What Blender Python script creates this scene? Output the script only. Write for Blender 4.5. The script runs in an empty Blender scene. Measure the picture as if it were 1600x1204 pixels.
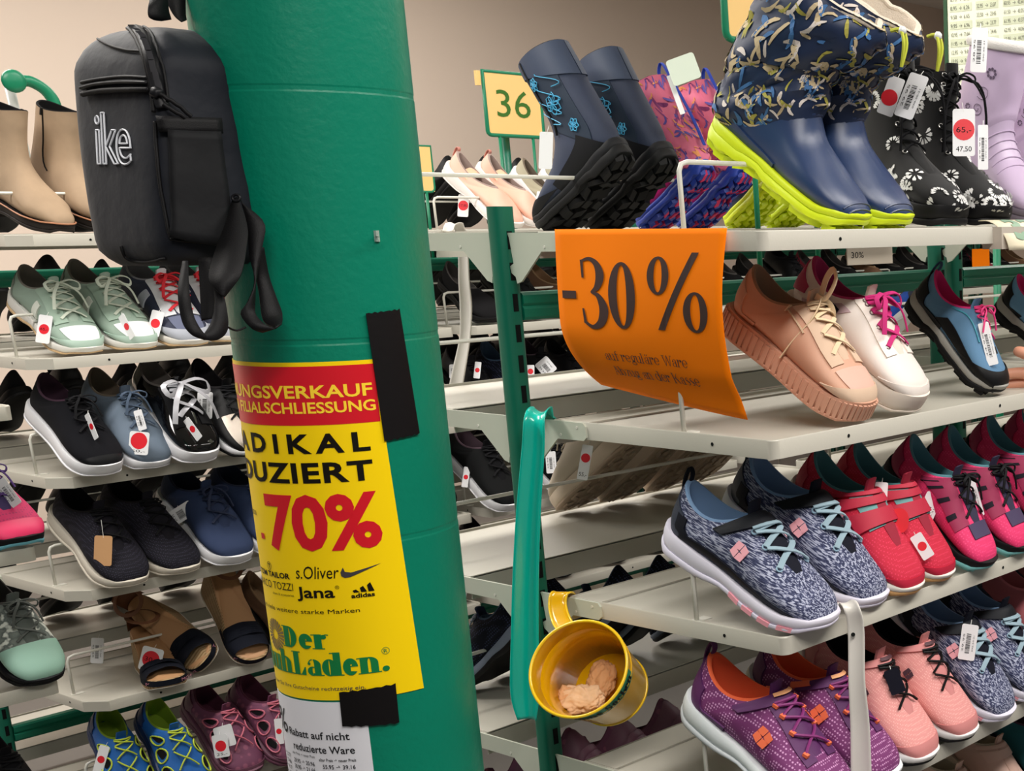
import bpy, bmesh, math, random
from math import sin, cos, pi, radians, atan2, sqrt
from mathutils import Vector, Matrix, noise
from mathutils.bvhtree import BVHTree
SC = bpy.context.scene
COL = SC.collection
random.seed(7)
H = 1.42                                    # camera height above the floor
# ---------------------------------------------------------------- camera (a crop of a wider photograph, hence the lens shift)
FX, PX, PY = 2204.46, 1656.93, 835.73
CAMM = Matrix(((0.84577, 0.10831, -0.52245), (0.53348, -0.18879, 0.82446), (-0.00935, -0.97603, -0.21744)))
_y, _p, _r = .564834, .219222, -.00961110
def _cam():
    ca, sa, cb, sb, cc, sc = cos(_y), sin(_y), cos(_p), sin(_p), cos(_r), sin(_r)
    R = Matrix(((cc, -sc, 0), (sc, cc, 0), (0, 0, 1))) @ Matrix(((1, 0, 0), (0, cb, -sb), (0, sb, cb))) @ Matrix(((ca, 0, sa), (0, 1, 0), (-sa, 0, ca)))
    c0, c1, c2 = [Vector((R[0][i], R[1][i], R[2][i])) for i in range(3)]
    return Matrix((c0, c2, -c1))
CAMM = _cam()
cam_data = bpy.data.cameras.new('camera'); cam = bpy.data.objects.new('camera', cam_data); COL.objects.link(cam)
cam_data.sensor_fit = 'HORIZONTAL'; cam_data.sensor_width = 36.0
cam_data.lens = FX / 1600 * 36; cam_data.shift_x = (800 - PX) / 1600; cam_data.shift_y = (PY - 602) / 1600
cam_data.clip_start = .05
_m = Matrix((CAMM.col[0], -CAMM.col[1], -CAMM.col[2])).transposed().to_4x4(); _m.translation = (0, 0, H)
cam.matrix_world = _m
SC.camera = cam
O = Vector((0, 0, H))
def ray(x, y): return CAMM @ Vector(((x - PX) / FX, (y - PY) / FX, 1))
def atY(x, y, Y): d = ray(x, y); return O + d * (Y / d.y)
def atX(x, y, X): d = ray(x, y); return O + d * (X / d.x)
def atZ(x, y, Z): d = ray(x, y); return O + d * ((Z - H) / d.z)
def atD(x, y, D): return O + ray(x, y) * D
# ---------------------------------------------------------------- world, lights, exposure
W = bpy.data.worlds.new('world'); SC.world = W; W.use_nodes = True
W.node_tree.nodes['Background'].inputs[0].default_value = (.93, .96, 1, 1)
W.node_tree.nodes['Background'].inputs[1].default_value = .12
SC.view_settings.view_transform = 'Standard'; SC.view_settings.look = 'None'
SC.view_settings.exposure = 0.38; SC.view_settings.gamma = 1
CEIL = 2.95
LAMPS = [(.2, .1, 2.0, 52), (.1, 2.4, 2.0, 46), (-2.75, .4, 1.5, 42), (-2.75, 2.6, 1.5, 20), (-5.2, 1.2, 1.8, 60), (-5.2, 3.8, 1.6, 26), (-1.7, 5.0, 1.8, 20), (.1, 5.2, 2.0, 20)]  # the pair nearest the back wall is added to brighten that wall
for i, (x, y, l, p) in enumerate(LAMPS):
    ld = bpy.data.lights.new('ceiling_lamp_light', 'AREA'); ld.shape = 'RECTANGLE'; ld.size = .35; ld.size_y = l; ld.energy = p
    ld.color = (1, .955, .90)
    lo = bpy.data.objects.new('ceiling_lamp_light', ld); lo.location = (x, y, CEIL - .06); COL.objects.link(lo)
# ---------------------------------------------------------------- materials
MATS = {}
def mat(key, color, rough=.6, metal=0, spec=.5, bump=0, bscale=200, var=0, vscale=6, coat=0, kind=None, c2=None, c3=None, scale=60, trans=0, sheen=0, stretch=None, bdist=.001):
    if key in MATS: return MATS[key]
    if max(color) < .035: color = tuple(c * .42 for c in color); spec = min(spec, .22)
    m = bpy.data.materials.new(key); m.use_nodes = True; MATS[key] = m
    nt = m.node_tree; N = nt.nodes; Lk = nt.links; b = N['Principled BSDF']
    col = (*color, 1)
    b.inputs['Base Color'].default_value = col; b.inputs['Roughness'].default_value = rough
    b.inputs['Metallic'].default_value = metal; b.inputs['Specular IOR Level'].default_value = spec
    b.inputs['Coat Weight'].default_value = coat; b.inputs['Transmission Weight'].default_value = trans
    b.inputs['Sheen Weight'].default_value = sheen
    tc = N.new('ShaderNodeTexCoord'); src = tc.outputs['Object']
    if stretch:
        mp = N.new('ShaderNodeMapping'); mp.inputs['Scale'].default_value = stretch; Lk.new(src, mp.inputs[0]); src = mp.outputs[0]
    def noise_(sc, det=3):
        n = N.new('ShaderNodeTexNoise'); n.inputs['Scale'].default_value = sc; n.inputs['Detail'].default_value = det; Lk.new(src, n.inputs['Vector']); return n.outputs[0]
    def ramp(fac, stops, const=False):
        r = N.new('ShaderNodeValToRGB'); Lk.new(fac, r.inputs[0]); e = r.color_ramp.elements
        if const: r.color_ramp.interpolation = 'CONSTANT'
        while len(e) < len(stops): e.new(.5)
        for el, (p, c) in zip(e, stops): el.position = p; el.color = (*c, 1)
        return r.outputs[0]
    out = None
    if var:
        out = ramp(noise_(vscale, 4), [(.3, [c * (1 - var) for c in color]), (.7, [min(1, c * (1 + var)) for c in color])])
    if kind == 'knit':
        out = ramp(noise_(scale, 2), [(.40, color), (.50, c2), (.58, c3 or color)])
    if kind == 'dots':
        v = N.new('ShaderNodeTexVoronoi'); v.inputs['Scale'].default_value = scale; v.inputs['Randomness'].default_value = .15; Lk.new(src, v.inputs['Vector'])
        out = ramp(v.outputs['Distance'], [(.28, c2), (.36, color)])
    if kind == 'stripes':
        w = N.new('ShaderNodeTexWave'); w.inputs['Scale'].default_value = scale; w.inputs['Distortion'].default_value = 1.5; Lk.new(src, w.inputs['Vector'])
        out = ramp(w.outputs[0], [(.3, color), (.7, c2)])
    if out is not None: Lk.new(out, b.inputs['Base Color'])
    if bump:
        bp = N.new('ShaderNodeBump'); bp.inputs['Strength'].default_value = bump; bp.inputs['Distance'].default_value = bdist
        Lk.new(noise_(bscale, 3), bp.inputs['Height']); Lk.new(bp.outputs[0], b.inputs['Normal'])
    return m
def srgb(r, g, b):
    f = lambda v: (v / 255 / 12.92) if v / 255 <= .04045 else ((v / 255 + .055) / 1.055) ** 2.4
    return (f(r), f(g), f(b))
S_ = srgb
def M(name, rgb, rough=.6, **k): return mat(name, srgb(*rgb), rough, **k)
# ---------------------------------------------------------------- mesh helpers
class MB:
    def __init__(s): s.v = []; s.f = []
    def add(s, vs, fs):
        o = len(s.v); s.v += [Vector(v) for v in vs]; s.f += [tuple(i + o for i in f) for f in fs]; return s
    def box(s, a, b, taper=0):
        (x0, y0, z0), (x1, y1, z1) = a, b
        return s.add([(x0, y0, z0), (x1, y0, z0), (x1, y1, z0), (x0, y1, z0), (x0, y0, z1), (x1, y0, z1), (x1, y1, z1), (x0, y1, z1)],
                     [(0, 3, 2, 1), (4, 5, 6, 7), (0, 1, 5, 4), (1, 2, 6, 5), (2, 3, 7, 6), (3, 0, 4, 7)])
    def obox(s, c, ax, ay, az):   # oriented box, half vectors
        c, ax, ay, az = map(Vector, (c, ax, ay, az)); vs = []
        for k in (-1, 1):
            for i, j in ((-1, -1), (1, -1), (1, 1), (-1, 1)): vs.append(c + ax * i + ay * j + az * k)
        return s.add(vs, [(0, 3, 2, 1), (4, 5, 6, 7), (0, 1, 5, 4), (1, 2, 6, 5), (2, 3, 7, 6), (3, 0, 4, 7)])
    def tube(s, pts, r, n=8, flat=1.0, up=None, caps=True, closed=False):
        pts = [Vector(p) for p in pts]; m = len(pts)
        rs = r if isinstance(r, (list, tuple)) else [r] * m
        prev = None; rings = []
        for i, p in enumerate(pts):
            a = pts[(i - 1) % m] if (closed or i) else p; b = pts[(i + 1) % m] if (closed or i < m - 1) else p
            t = (b - a).normalized() if (b - a).length > 1e-9 else Vector((1, 0, 0))
            if prev is None:
                ref = Vector(up) if up is not None else (Vector((0, 0, 1)) if abs(t.z) < .9 else Vector((1, 0, 0)))
            else: ref = prev
            nn = (ref - t * ref.dot(t))
            nn = nn.normalized() if nn.length > 1e-6 else t.orthogonal().normalized()
            prev = nn; bb = t.cross(nn)
            rings.append([p + nn * cos(2 * pi * k / n) * rs[i] * flat + bb * sin(2 * pi * k / n) * rs[i] for k in range(n)])
        vs = [v for R_ in rings for v in R_]; fs = []
        L_ = m if closed else m - 1
        for i in range(L_):
            j = (i + 1) % m
            for k in range(n): fs.append((i * n + k, i * n + (k + 1) % n, j * n + (k + 1) % n, j * n + k))
        if caps and not closed: fs += [tuple(range(n))[::-1], tuple((m - 1) * n + k for k in range(n))]
        return s.add(vs, fs)
    def prism(s, poly, vec):      # poly: 3d points, extruded by vec
        poly = [Vector(p) for p in poly]; vec = Vector(vec); n = len(poly)
        return s.add(poly + [p + vec for p in poly], [tuple(range(n))[::-1], tuple(range(n, 2 * n))] + [(i, (i + 1) % n, n + (i + 1) % n, n + i) for i in range(n)])
    def grid(s, fn, nu, nv, closev=False):
        vs = [fn(i / (nu - 1), j / (nv if closev else nv - 1)) for i in range(nu) for j in range(nv)]
        fs = []
        for i in range(nu - 1):
            for j in range(nv if closev else nv - 1):
                k = (j + 1) % nv
                fs.append((i * nv + j, (i + 1) * nv + j, (i + 1) * nv + k, i * nv + k))
        return s.add(vs, fs)
    def loft(s, rings, cap0=True, cap1=True):
        n = len(rings[0]); vs = [v for r in rings for v in r]; fs = []
        for i in range(len(rings) - 1):
            for k in range(n): fs.append((i * n + k, i * n + (k + 1) % n, (i + 1) * n + (k + 1) % n, (i + 1) * n + k))
        if cap0: fs.append(tuple(range(n))[::-1])
        if cap1: fs.append(tuple((len(rings) - 1) * n + k for k in range(n)))
        return s.add(vs, fs)
    def mesh(s, name, m=None, smooth=False, fix=False, origin=None):
        me = bpy.data.meshes.new(name); o = origin or Vector((0, 0, 0))
        me.from_pydata([tuple(v - o) for v in s.v], [], s.f)
        if fix:
            bm = bmesh.new(); bm.from_mesh(me); bmesh.ops.recalc_face_normals(bm, faces=bm.faces); bm.to_mesh(me); bm.free()
        if m: me.materials.append(m)
        if smooth:
            me.polygons.foreach_set('use_smooth', [True] * len(me.polygons))
            if smooth is not True: me.set_sharp_from_angle(angle=smooth)
        me.update(); return me
    def build(s, name, m, parent=None, smooth=False, fix=True, local=False):
        """world-space geometry; with a parent, stored relative to the (translation-only) parent chain"""
        if local: org = Vector((0, 0, 0))
        elif parent is not None:
            org = Vector((0, 0, 0)); q = parent
            while q is not None: org += q.location; q = q.parent
        else:
            lo = Vector([min(v[i] for v in s.v) for i in range(3)]); hi = Vector([max(v[i] for v in s.v) for i in range(3)])
            org = Vector(((lo.x + hi.x) / 2, (lo.y + hi.y) / 2, lo.z))
        ob = bpy.data.objects.new(name, s.mesh(name, m, smooth, fix, org)); COL.objects.link(ob)
        if parent is not None: ob.parent = parent
        elif not local: ob.location = org
        return ob
def tag(o, label=None, cat=None, group=None, kind=None):
    if label: o['label'] = label
    if cat: o['category'] = cat
    if group: o['group'] = group
    if kind: o['kind'] = kind
    return o
def empty(name, loc, label=None, cat=None, group=None, kind=None):
    e = bpy.data.objects.new(name, None); e.location = loc; e.empty_display_size = .05; COL.objects.link(e)
    return tag(e, label, cat, group, kind)
def catmull(P, t):
    n = len(P) - 1; t = max(0, min(.999999, t)) * n; i = int(t); f = t - i
    p0, p1, p2, p3 = P[max(i - 1, 0)], P[i], P[min(i + 1, n)], P[min(i + 2, n)]
    g = lambda a, b, c, d: .5 * (2 * b + (c - a) * f + (2 * a - 5 * b + 4 * c - d) * f * f + (3 * b - a - 3 * c + d) * f ** 3)
    if isinstance(p1, (int, float)): return g(p0, p1, p2, p3)
    return [g(a, b, c, d) for a, b, c, d in zip(p0, p1, p2, p3)]
def lin(pts, x):
    if x <= pts[0][0]: return pts[0][1]
    for (a, va), (b, vb) in zip(pts, pts[1:]):
        if x <= b:
            f = (x - a) / (b - a); f = f * f * (3 - 2 * f); return va + (vb - va) * f
    return pts[-1][1]
def spline(pts, n):
    P = [list(p) for p in pts]; return [Vector(catmull(P, i / (n - 1))) for i in range(n)]
# ---------------------------------------------------------------- flat lettering
_tc = {}
def text_mesh(body, bold=0.0, spacing=1.0):
    """unit text as (verts, faces), x from 0, capital height 1"""
    k = (body, bold, spacing)
    if k in _tc: return _tc[k]
    c = bpy.data.curves.new('lettering', 'FONT'); c.body = body; c.size = 1; c.offset = bold; c.space_character = spacing; c.resolution_u = 3
    o = bpy.data.objects.new('lettering', c); COL.objects.link(o)
    dg = bpy.context.evaluated_depsgraph_get(); me = bpy.data.meshes.new_from_object(o.evaluated_get(dg))
    vs = [v.co.copy() for v in me.vertices]; fs = [tuple(p.vertices) for p in me.polygons]
    bpy.data.meshes.remove(me); bpy.data.objects.remove(o); bpy.data.curves.remove(c)
    x0 = min((v.x for v in vs), default=0); x1 = max((v.x for v in vs), default=1)
    vs = [Vector(((v.x - x0), v.y / .70, 0)) for v in vs]
    _tc[k] = (vs, fs, x1 - x0); return _tc[k]
def warp(vs, fs, fn, step=None):
    """cut a flat mesh (x,y) into strips of width step and map it through fn -> MB"""
    bm = bmesh.new(); bv = [bm.verts.new((v.x, v.y, 0)) for v in vs]
    for f in fs:
        try: bm.faces.new([bv[i] for i in f])
        except ValueError: pass
    if step:
        x0 = min(v.x for v in vs); x1 = max(v.x for v in vs); x = x0 + step
        while x < x1:
            bmesh.ops.bisect_plane(bm, geom=bm.verts[:] + bm.edges[:] + bm.faces[:], plane_co=(x, 0, 0), plane_no=(1, 0, 0)); x += step
    bm.verts.index_update(); mb = MB()
    mb.add([fn(v.co.x, v.co.y) for v in bm.verts], [tuple(v.index for v in f.verts) for f in bm.faces]); bm.free(); return mb
def put_text(mb, body, x, y, w, h, fn, step=None, bold=0.0, spacing=1.0, skew=0):
    """lettering with lower left corner at (x,y), width w, cap height h, mapped through fn"""
    vs, fs, tw = text_mesh(body, bold, spacing); s = w / tw
    v2 = [Vector((x + v.x * s + v.y * h * skew, y + v.y * h, 0)) for v in vs]
    m2 = warp(v2, fs, fn, step); mb.add(m2.v, m2.f); return mb
# serif lettering drawn from stems, bars and bowls (units: x-height 1, cap height 1.45)
def g_ring(cx, cy, rx, ry, ix, iy, a0=0, a1=360, n=28):
    vs = []; fs = []
    m = n if a1 - a0 >= 360 else n + 1
    for k in range(m):
        a = radians(a0 + (a1 - a0) * k / n); vs += [(cx + rx * cos(a), cy + ry * sin(a)), (cx + ix * cos(a), cy + iy * sin(a))]
    for k in range(n):
        j = (k + 1) % m if a1 - a0 >= 360 else k + 1
        fs.append((2 * k, 2 * k + 1, 2 * j + 1, 2 * j))
    return vs, fs
def g_poly(*p): return list(p), [tuple(range(len(p)))]
def g_box(x0, y0, x1, y1): return g_poly((x0, y0), (x1, y0), (x1, y1), (x0, y1))
def glyph(ch, S, T):
    """S stem width, T hairline. returns list of shapes, advance"""
    A = 1.42; B = S; out = []; s = lambda *a: out.append(a[0])
    def stem(x, y0, y1, foot=True, head=False):
        out.append(g_box(x, y0, x + B, y1))
        if foot: out.append(g_box(x - .12, y0, x + B + .12, y0 + T))
        if head: out.append(g_poly((x - .16, y1 - T * 1.2), (x, y1 - T * 1.2), (x + B, y1 - T * .2), (x + B, y1), (x - .16, y1 - T * .3)))
    def bowl(cx, cy, rx, ry, a0=0, a1=360): out.append(g_ring(cx, cy, rx, ry, rx - B, ry - T, a0, a1))
    def arch(x, w):           # n/h/m shoulder from stem x to stem x+w
        out.append(g_ring(x + w * .5 + B * .5, .62, w * .5 + B * .5, .38, w * .5 - B * .5, .38 - T * 1.3, 0, 150))
    if ch == 'a':
        stem(.45, 0, .68, False); out.append(g_ring(.40, .68, .05 + B, .32, .05, .32 - T, 0, 90)); out.append(g_ring(.36, .68, .26, .32, .26 - T, .32 - T, 90, 170))
        out.append(g_ring(.1 + T, .72, .09, .09, 0, 0)); out.append(g_ring(.34, .27, .30, .28, .30 - B * .8, .28 - T, 60, 330)); out.append(g_box(.45 + B, 0, .6 + B, T)); ad = .72 + B * .6
    elif ch in 'bd':
        x = 0 if ch == 'b' else .62 - B * .2; stem(x, 0 if ch == 'd' else 0, A, ch == 'd', True)
        bowl(.36 + B * .3 if ch == 'b' else .33, .5, .34 + B * .15, .52); ad = .82 + B * .5
    elif ch in 'ce':
        out.append(g_ring(.36, .5, .36, .52, .36 - B, .52 - T, 40 if ch == 'c' else 20, 325))
        if ch == 'c': out.append(g_ring(.56, .78, .11, .11, 0, 0))
        else: out.append(g_box(.1, .50, .70, .50 + T)); out.append(g_ring(.36, .5, .36, .52, .36 - B * .8, .52 - T, 0, 40))
        ad = .82
    elif ch == 'f':
        stem(.1, 0, 1.15); out.append(g_ring(.1 + B + .14, 1.12, .14 + B, .36, .14, .36 - T, 70, 180)); out.append(g_box(-.05, .93, .48, .93 + T)); ad = .5
    elif ch == 'g':
        bowl(.33, .64, .30, .38); out.append(g_ring(.33, -.12, .36, .25, .36 - T * 1.4, .25 - T * 1.6)); out.append(g_box(.1, .12, .5, .28)); out.append(g_box(.52, .9, .76, .9 + T * 1.2)); ad = .8
    elif ch == 'h': stem(0, 0, A, True, True); arch(0, .5); stem(.5, 0, .62); ad = .78 + B * .6
    elif ch == 'n': stem(0, 0, 1.0, True, True); arch(0, .5); stem(.5, 0, .62); ad = .78 + B * .6
    elif ch == 'k': stem(0, 0, A, True, True); out.append(g_poly((B, .45), (.5, 1), (.5 + T, 1), (B, .35))); out.append(g_poly((B + .1, .6), (B + .1 + B, .75), (.62 + B, 0), (.62, 0))); ad = .8
    elif ch == 'o': bowl(.36, .5, .36, .52); ad = .84
    elif ch == 'i': stem(0, 0, 1.0, True, True); out.append(g_ring(B / 2, 1.3, .1, .1, 0, 0)); ad = .26 + B
    elif ch == 'l': stem(0, 0, A, True, True); ad = .26 + B
    elif ch == 'r': stem(0, 0, 1.0, True, True); out.append(g_ring(.45, .82, .14, .15, 0, 0)); out.append(g_ring(B + .22, .7, .24, .3, .24 - T, .3 - T, 60, 180)); ad = .62
    elif ch == 's': 
        out.append(g_ring(.30, .74, .26, .27, .26 - B * .8, .27 - T, 60, 250)); out.append(g_ring(.30, .28, .28, .29, .28 - B * .8, .29 - T, -120, 80)); out.append(g_poly((.08, .62), (.2, .72), (.52, .38), (.42, .26))); ad = .66
    elif ch == 'u': stem(0, .35, 1.0, False, True); stem(.5, 0, 1.0, False, True); out.append(g_ring(.5 * .5 + B * .5, .36, .25 + B * .5, .37, .25 - B * .5, .37 - T * 1.3, 180, 340)); out.append(g_box(.5 + B, 0, .62 + B, T)); ad = .76 + B * .6
    elif ch == 'z': out += [g_box(.05, 1 - T, .6, 1), g_box(.02, 0, .62, T), g_poly((.02, 0), (.02 + B, 0), (.6, 1), (.6 - B, 1))]; ad = .7
    elif ch == 'A': out += [g_poly((.1, 0), (.1 + T, 0), (.5 + T, A), (.5, A)), g_poly((.8 - B * .5, 0), (.8 + B * .5, 0), (.55, A), (.55 - B, A)), g_box(.25, .45, .75, .45 + T), g_box(0, 0, .3, T), g_box(.6, 0, 1.05, T)]; ad = 1.08
    elif ch == 'D': stem(.1, 0, A); out.append(g_box(-.02, A - T, .5, A)); out.append(g_box(.1, 0, .5, T)); out.append(g_ring(.42, A / 2, .5, A / 2, .5 - B, A / 2 - T, -90, 90)); ad = 1.04
    elif ch == 'K': stem(.1, 0, A); out.append(g_box(-.02, A - T, .1 + B + .12, A)); out.append(g_poly((.1 + B, .6), (.85, A), (.85 + T, A), (.1 + B, .5))); out.append(g_poly((.3 + B * .5, .75), (.3 + B * 1.5, .9), (.85 + B, 0), (.85, 0))); ad = 1.1
    elif ch == 'L': stem(.1, 0, A); out.append(g_box(-.02, A - T, .1 + B + .12, A)); out.append(g_box(.1, 0, .85, T)); out.append(g_poly((.85, 0), (.85, .5), (.85 - T, .5), (.55, T), (.55, 0))); ad = .92
    elif ch == 'S': out += [g_ring(.42, 1.04, .36, .4, .36 - B * .9, .4 - T, 50, 260), g_ring(.42, .38, .38, .4, .38 - B * .9, .4 - T, -130, 80), g_poly((.1, .86), (.3, .98), (.74, .55), (.6, .4)), g_box(.68, .95, .68 + T, A), g_box(.06, 0, .06 + T, .5)]; ad = .92
    elif ch == 'W':
        for k in (0, .55): out += [g_poly((.05 + k, A), (.05 + k + B, A), (.38 + k + B * .5, 0), (.38 + k, 0)), g_poly((.38 + k, 0), (.38 + k + T, 0), (.66 + k + T, A), (.66 + k, A))]
        out.append(g_box(-.08, A - T, .35, A)); out.append(g_box(1.1, A - T, 1.35, A)); ad = 1.35
    elif ch == 'ä':
        sh, ad = glyph('a', S, T); out += sh; out += [g_ring(.25, 1.25, .08, .08, 0, 0), g_ring(.5, 1.25, .08, .08, 0, 0)]
    elif ch == '.': out.append(g_ring(.2, .17, .17, .17, 0, 0)); ad = .45
    else: ad = .42
    return out, ad
def serif_text(mb, body, x, y, w, xh, fn, S=.2, T=.07, step=None):
    tot = sum(glyph(c, S, T)[1] for c in body); k = w / tot; cx = 0
    for c in body:
        sh, ad = glyph(c, S, T)
        for vs, fs in sh:
            v2 = [Vector((x + (cx + v[0]) * k, y + v[1] * xh, 0)) for v in vs]
            m2 = warp(v2, fs, fn, step); mb.add(m2.v, m2.f)
        cx += ad
    return mb
# ================================================================ SETTING
def quad_box(name, a, b, m): return tag(MB().box(a, b).build(name, m), kind='structure')
WALLM = M('wall_paint', (222, 204, 188), .85, bump=.15, bscale=90)
FLM = M('floor_vinyl', (96, 92, 88), .5, var=.1, vscale=3)
quad_box('floor', (-6.6, -3, -.1), (3, 9, 0), FLM)
quad_box('ceiling', (-6.6, -3, CEIL), (3, 9, CEIL + .1), M('ceiling_paint', (235, 233, 228), .9))
quad_box('wall_back', (-6.7, -3, 0), (-6.6, 9, CEIL), WALLM)
quad_box('wall_end', (-6.6, 9, 0), (3, 9.1, CEIL), WALLM)
LAMPG = bpy.data.materials.new('lamp_diffuser'); LAMPG.use_nodes = True
_b = LAMPG.node_tree.nodes['Principled BSDF']; _b.inputs['Emission Color'].default_value = (1, .96, .9, 1); _b.inputs['Emission Strength'].default_value = 2.5
for i, (x, y, l, p) in enumerate(LAMPS):
    e = empty('ceiling_lamp', (x, y, CEIL), 'long white ceiling lamp outside the photo, number ' + ['one', 'two', 'three', 'four', 'five (added wall washer)', 'six (added wall washer)', 'seven', 'eight'][i] + ' of the row', 'lamp', 'ceiling lamps')
    MB().box((x - .2, y - l / 2 - .03, CEIL - .05), (x + .2, y + l / 2 + .03, CEIL)).build('housing', M('white_enamel', (235, 235, 232), .4), e)
    MB().box((x - .17, y - l / 2, CEIL - .055), (x + .17, y + l / 2, CEIL - .05)).build('diffuser', LAMPG, e)
# ---- column
CX, CY, CR = -1.59, .946, .1077
GREENC = mat('column_green_paint', srgb(0, 120, 94), .38, bump=.55, bscale=110, bdist=.0012, spec=.28)
TH0 = atan2(-CY, -CX)
def cyl(s, z, dr=0.0):
    """point on the column: s metres to the right of the side facing the camera, absolute z"""
    a = TH0 + s / CR; return Vector((CX + (CR + dr) * cos(a), CY + (CR + dr) * sin(a), z))
mb = MB(); rings = []
for z, r in [(0, CR), (H - .352, CR), (H - .350, CR - .0005), (H - .346, CR - .0005), (H - .344, CR), (H - .126, CR), (H - .124, CR - .0006), (H - .120, CR - .0006), (H - .118, CR), (H + .140, CR), (H + .142, CR - .0005), (H + .146, CR - .0005), (H + .148, CR), (CEIL, CR)]:
    rings.append([Vector((CX + r * cos(2 * pi * k / 96), CY + r * sin(2 * pi * k / 96), z)) for k in range(96)])
mb.loft(rings, False, False)
tag(mb.build('column', GREENC, smooth=radians(7)), 'thick round green painted column in front of the racks', kind='structure')
# ---- racks
POST = M('post_green', (4, 98, 76), .4); BEAM = M('beam_green', (2, 112, 86), .4)
TRAY = M('tray_grey_enamel', (190, 186, 174), .42, bump=.1, bscale=300); BRK = M('bracket_grey', (196, 199, 184), .45)
WIRE = M('wire_grey_white', (214, 212, 202), .35)
SLOTM = M('slot_dark', (5, 12, 12), .8)
Z = [H - .008, H - .2605, H - .513, H - .761, H - 1.013, H - 1.266]
def post(parent, x, y, ztop, w=.030):
    r = .010; mb = MB(); prof = []
    for cx, cy, a0 in ((w / 2 - r, w / 2 - r, 0), (-w / 2 + r, w / 2 - r, 90), (-w / 2 + r, -w / 2 + r, 180), (w / 2 - r, -w / 2 + r, 270)):
        for k in range(5):
            a = radians(a0 + k * 22.5); prof.append((x + cx + r * cos(a), y + cy + r * sin(a)))
    mb.loft([[Vector((px, py, 0)) for px, py in prof], [Vector((px, py, ztop)) for px, py in prof]])
    p = mb.build('post', POST, parent, smooth=radians(40))
    sl = MB(); z = ztop - .045
    while z > .1:
        for sx in (-1, 1): sl.box((x + sx * w / 2 - .0006, y - .0035, z - .012), (x + sx * w / 2 + .0006, y + .0045, z + .012))
        z -= .0421
    o = sl.build('slot_row', SLOTM, p); tag(o, kind='stuff')
    return p
def beam(parent, x, y0, y1, z, h=.038):
    prof = [(-.011, -h / 2), (.011, -h / 2), (.013, -h / 2 + .004), (.013, -.004), (.010, 0), (.013, .004), (.013, h / 2 - .004), (.009, h / 2), (-.009, h / 2), (-.013, h / 2 - .004), (-.013, -h / 2 + .004)]
    mb = MB(); mb.loft([[Vector((x + a, y, z + b)) for a, b in prof] for y in (y0, y1)]); mb.build('crossbeam', BEAM, parent)
def tray(rack_, xf, xb, y0, y1, z, sx, label=None, chamfer=0, rail=True, bracket=True, xp=-1.70, rail_dx=.175, rail_h=.085, near_end=True, rail_y=.012):
    """xf: front edge x, xb: rear edge x, sx=+1 when the front faces +X"""
    h = .024; mb = MB(); c = chamfer; r = .012
    def outline(ins):
        xa = xf - sx * ins; xz = xb + sx * ins * .3; ya = y0 + ins; yb = y1 - ins; pts = []
        if c:
            pts += [(xa, ya + c * .75), (xa - sx * c, ya)]
        else:
            for k in range(5):
                a = radians(90 * k / 4); pts.append((xa - sx * (r - r * cos(a)), ya + r - r * sin(a)))
        pts += [(xz, ya), (xz, yb)]
        for k in range(5):
            a = radians(90 * (4 - k) / 4); pts.append((xa - sx * (r - r * cos(a)), yb - r + r * sin(a)))
        return pts
    lv = [(0, -h), (0, -.0015), (.0008, 0), (.0022, 0), (.0030, -.0015), (.0034, -.0045)]
    R_ = [[Vector((px, py, z + dz)) for px, py in outline(i)] for i, dz in lv]
    mb.loft([[Vector((px, py, z - h)) for px, py in outline(.003)]] + R_, False, True)
    e = mb.build('shelf_tray', TRAY, rack_, smooth=radians(30))
    # rear flange bent down and a folded crease in the pan
    MB().box((xb - .001, y0, z - .035), (xb + .001, y1, z - .003)).build('rear_flange', TRAY, e)
    MB().box((min(xb, xb + sx * .06), y0 + .006, z - .0042), (max(xb, xb + sx * .06), y1 - .006, z - .0015)).build('rear_step', TRAY, e)
    # small holes in the front lip
    hb = MB()
    for yy in (y0 + .14, (y0 + y1) / 2, y1 - .14): hb.tube([(xf + sx * .0003, yy, z - .012), (xf + sx * .0006, yy, z - .012)], .0025, 8)
    hb.tube([(xf - sx * .105, y0 - .0004, z - .012), (xf - sx * .105, y0 - .0007, z - .012)], .0025, 8)
    tag(hb.build('hole', SLOTM, e), kind='stuff')
    if bracket:
        for yb in ([y0 - .003, y1] if near_end else [y1]):
            x0 = xp + sx * .015; b = MB()
            poly = [(x0, z - .001), (xb - sx * .0, z - .001), (xb + sx * .062, z - .001), (xb + sx * .067, z - .006), (xb + sx * .067, z - .021), (xb + sx * .062, z - .0255), (x0 + sx * .068, z - .026), (x0 + sx * .022, z - .066), (x0 + sx * .012, z - .069), (x0 + sx * .010, z - .060), (x0 + sx * .002, z - .055), (x0, z - .046), (x0 + sx * .008, z - .042), (x0 + sx * .003, z - .008)]
            b.prism([(px, yb, pz) for px, pz in poly], (0, .003, 0)); b.build('bracket', BRK, e)
            rv = MB()
            for px, pz in ((xb + sx * .05, z - .008), (x0 + sx * .075, z - .020)): rv.tube([(px, yb - .0006, pz), (px, yb + .001, pz)], .0022, 8)
            tag(rv.build('rivet', WIRE, e), kind='stuff')
    if rail:
        xr = xf - sx * rail_dx; ya = y0 + (rail_y if not c else .02); yb = y1 - .02; rr = .0032; hh = rail_h
        pts = [(xr, ya, z - .004), (xr, ya - .002, z + hh - .012), (xr, ya + .002, z + hh - .003), (xr, ya + .012, z + hh), (xr, yb - .012, z + hh), (xr, yb - .002, z + hh - .003), (xr, yb, z + hh - .012), (xr, yb, z - .004)]
        MB().tube(pts, rr, 8).build('wire_rail', WIRE, e, smooth=True)
        ft = MB().box((xr - .008, ya - .005, z - .0046), (xr + .008, ya + .02, z - .0030)); ft.build('rail_foot', WIRE, e)
    return e
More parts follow.
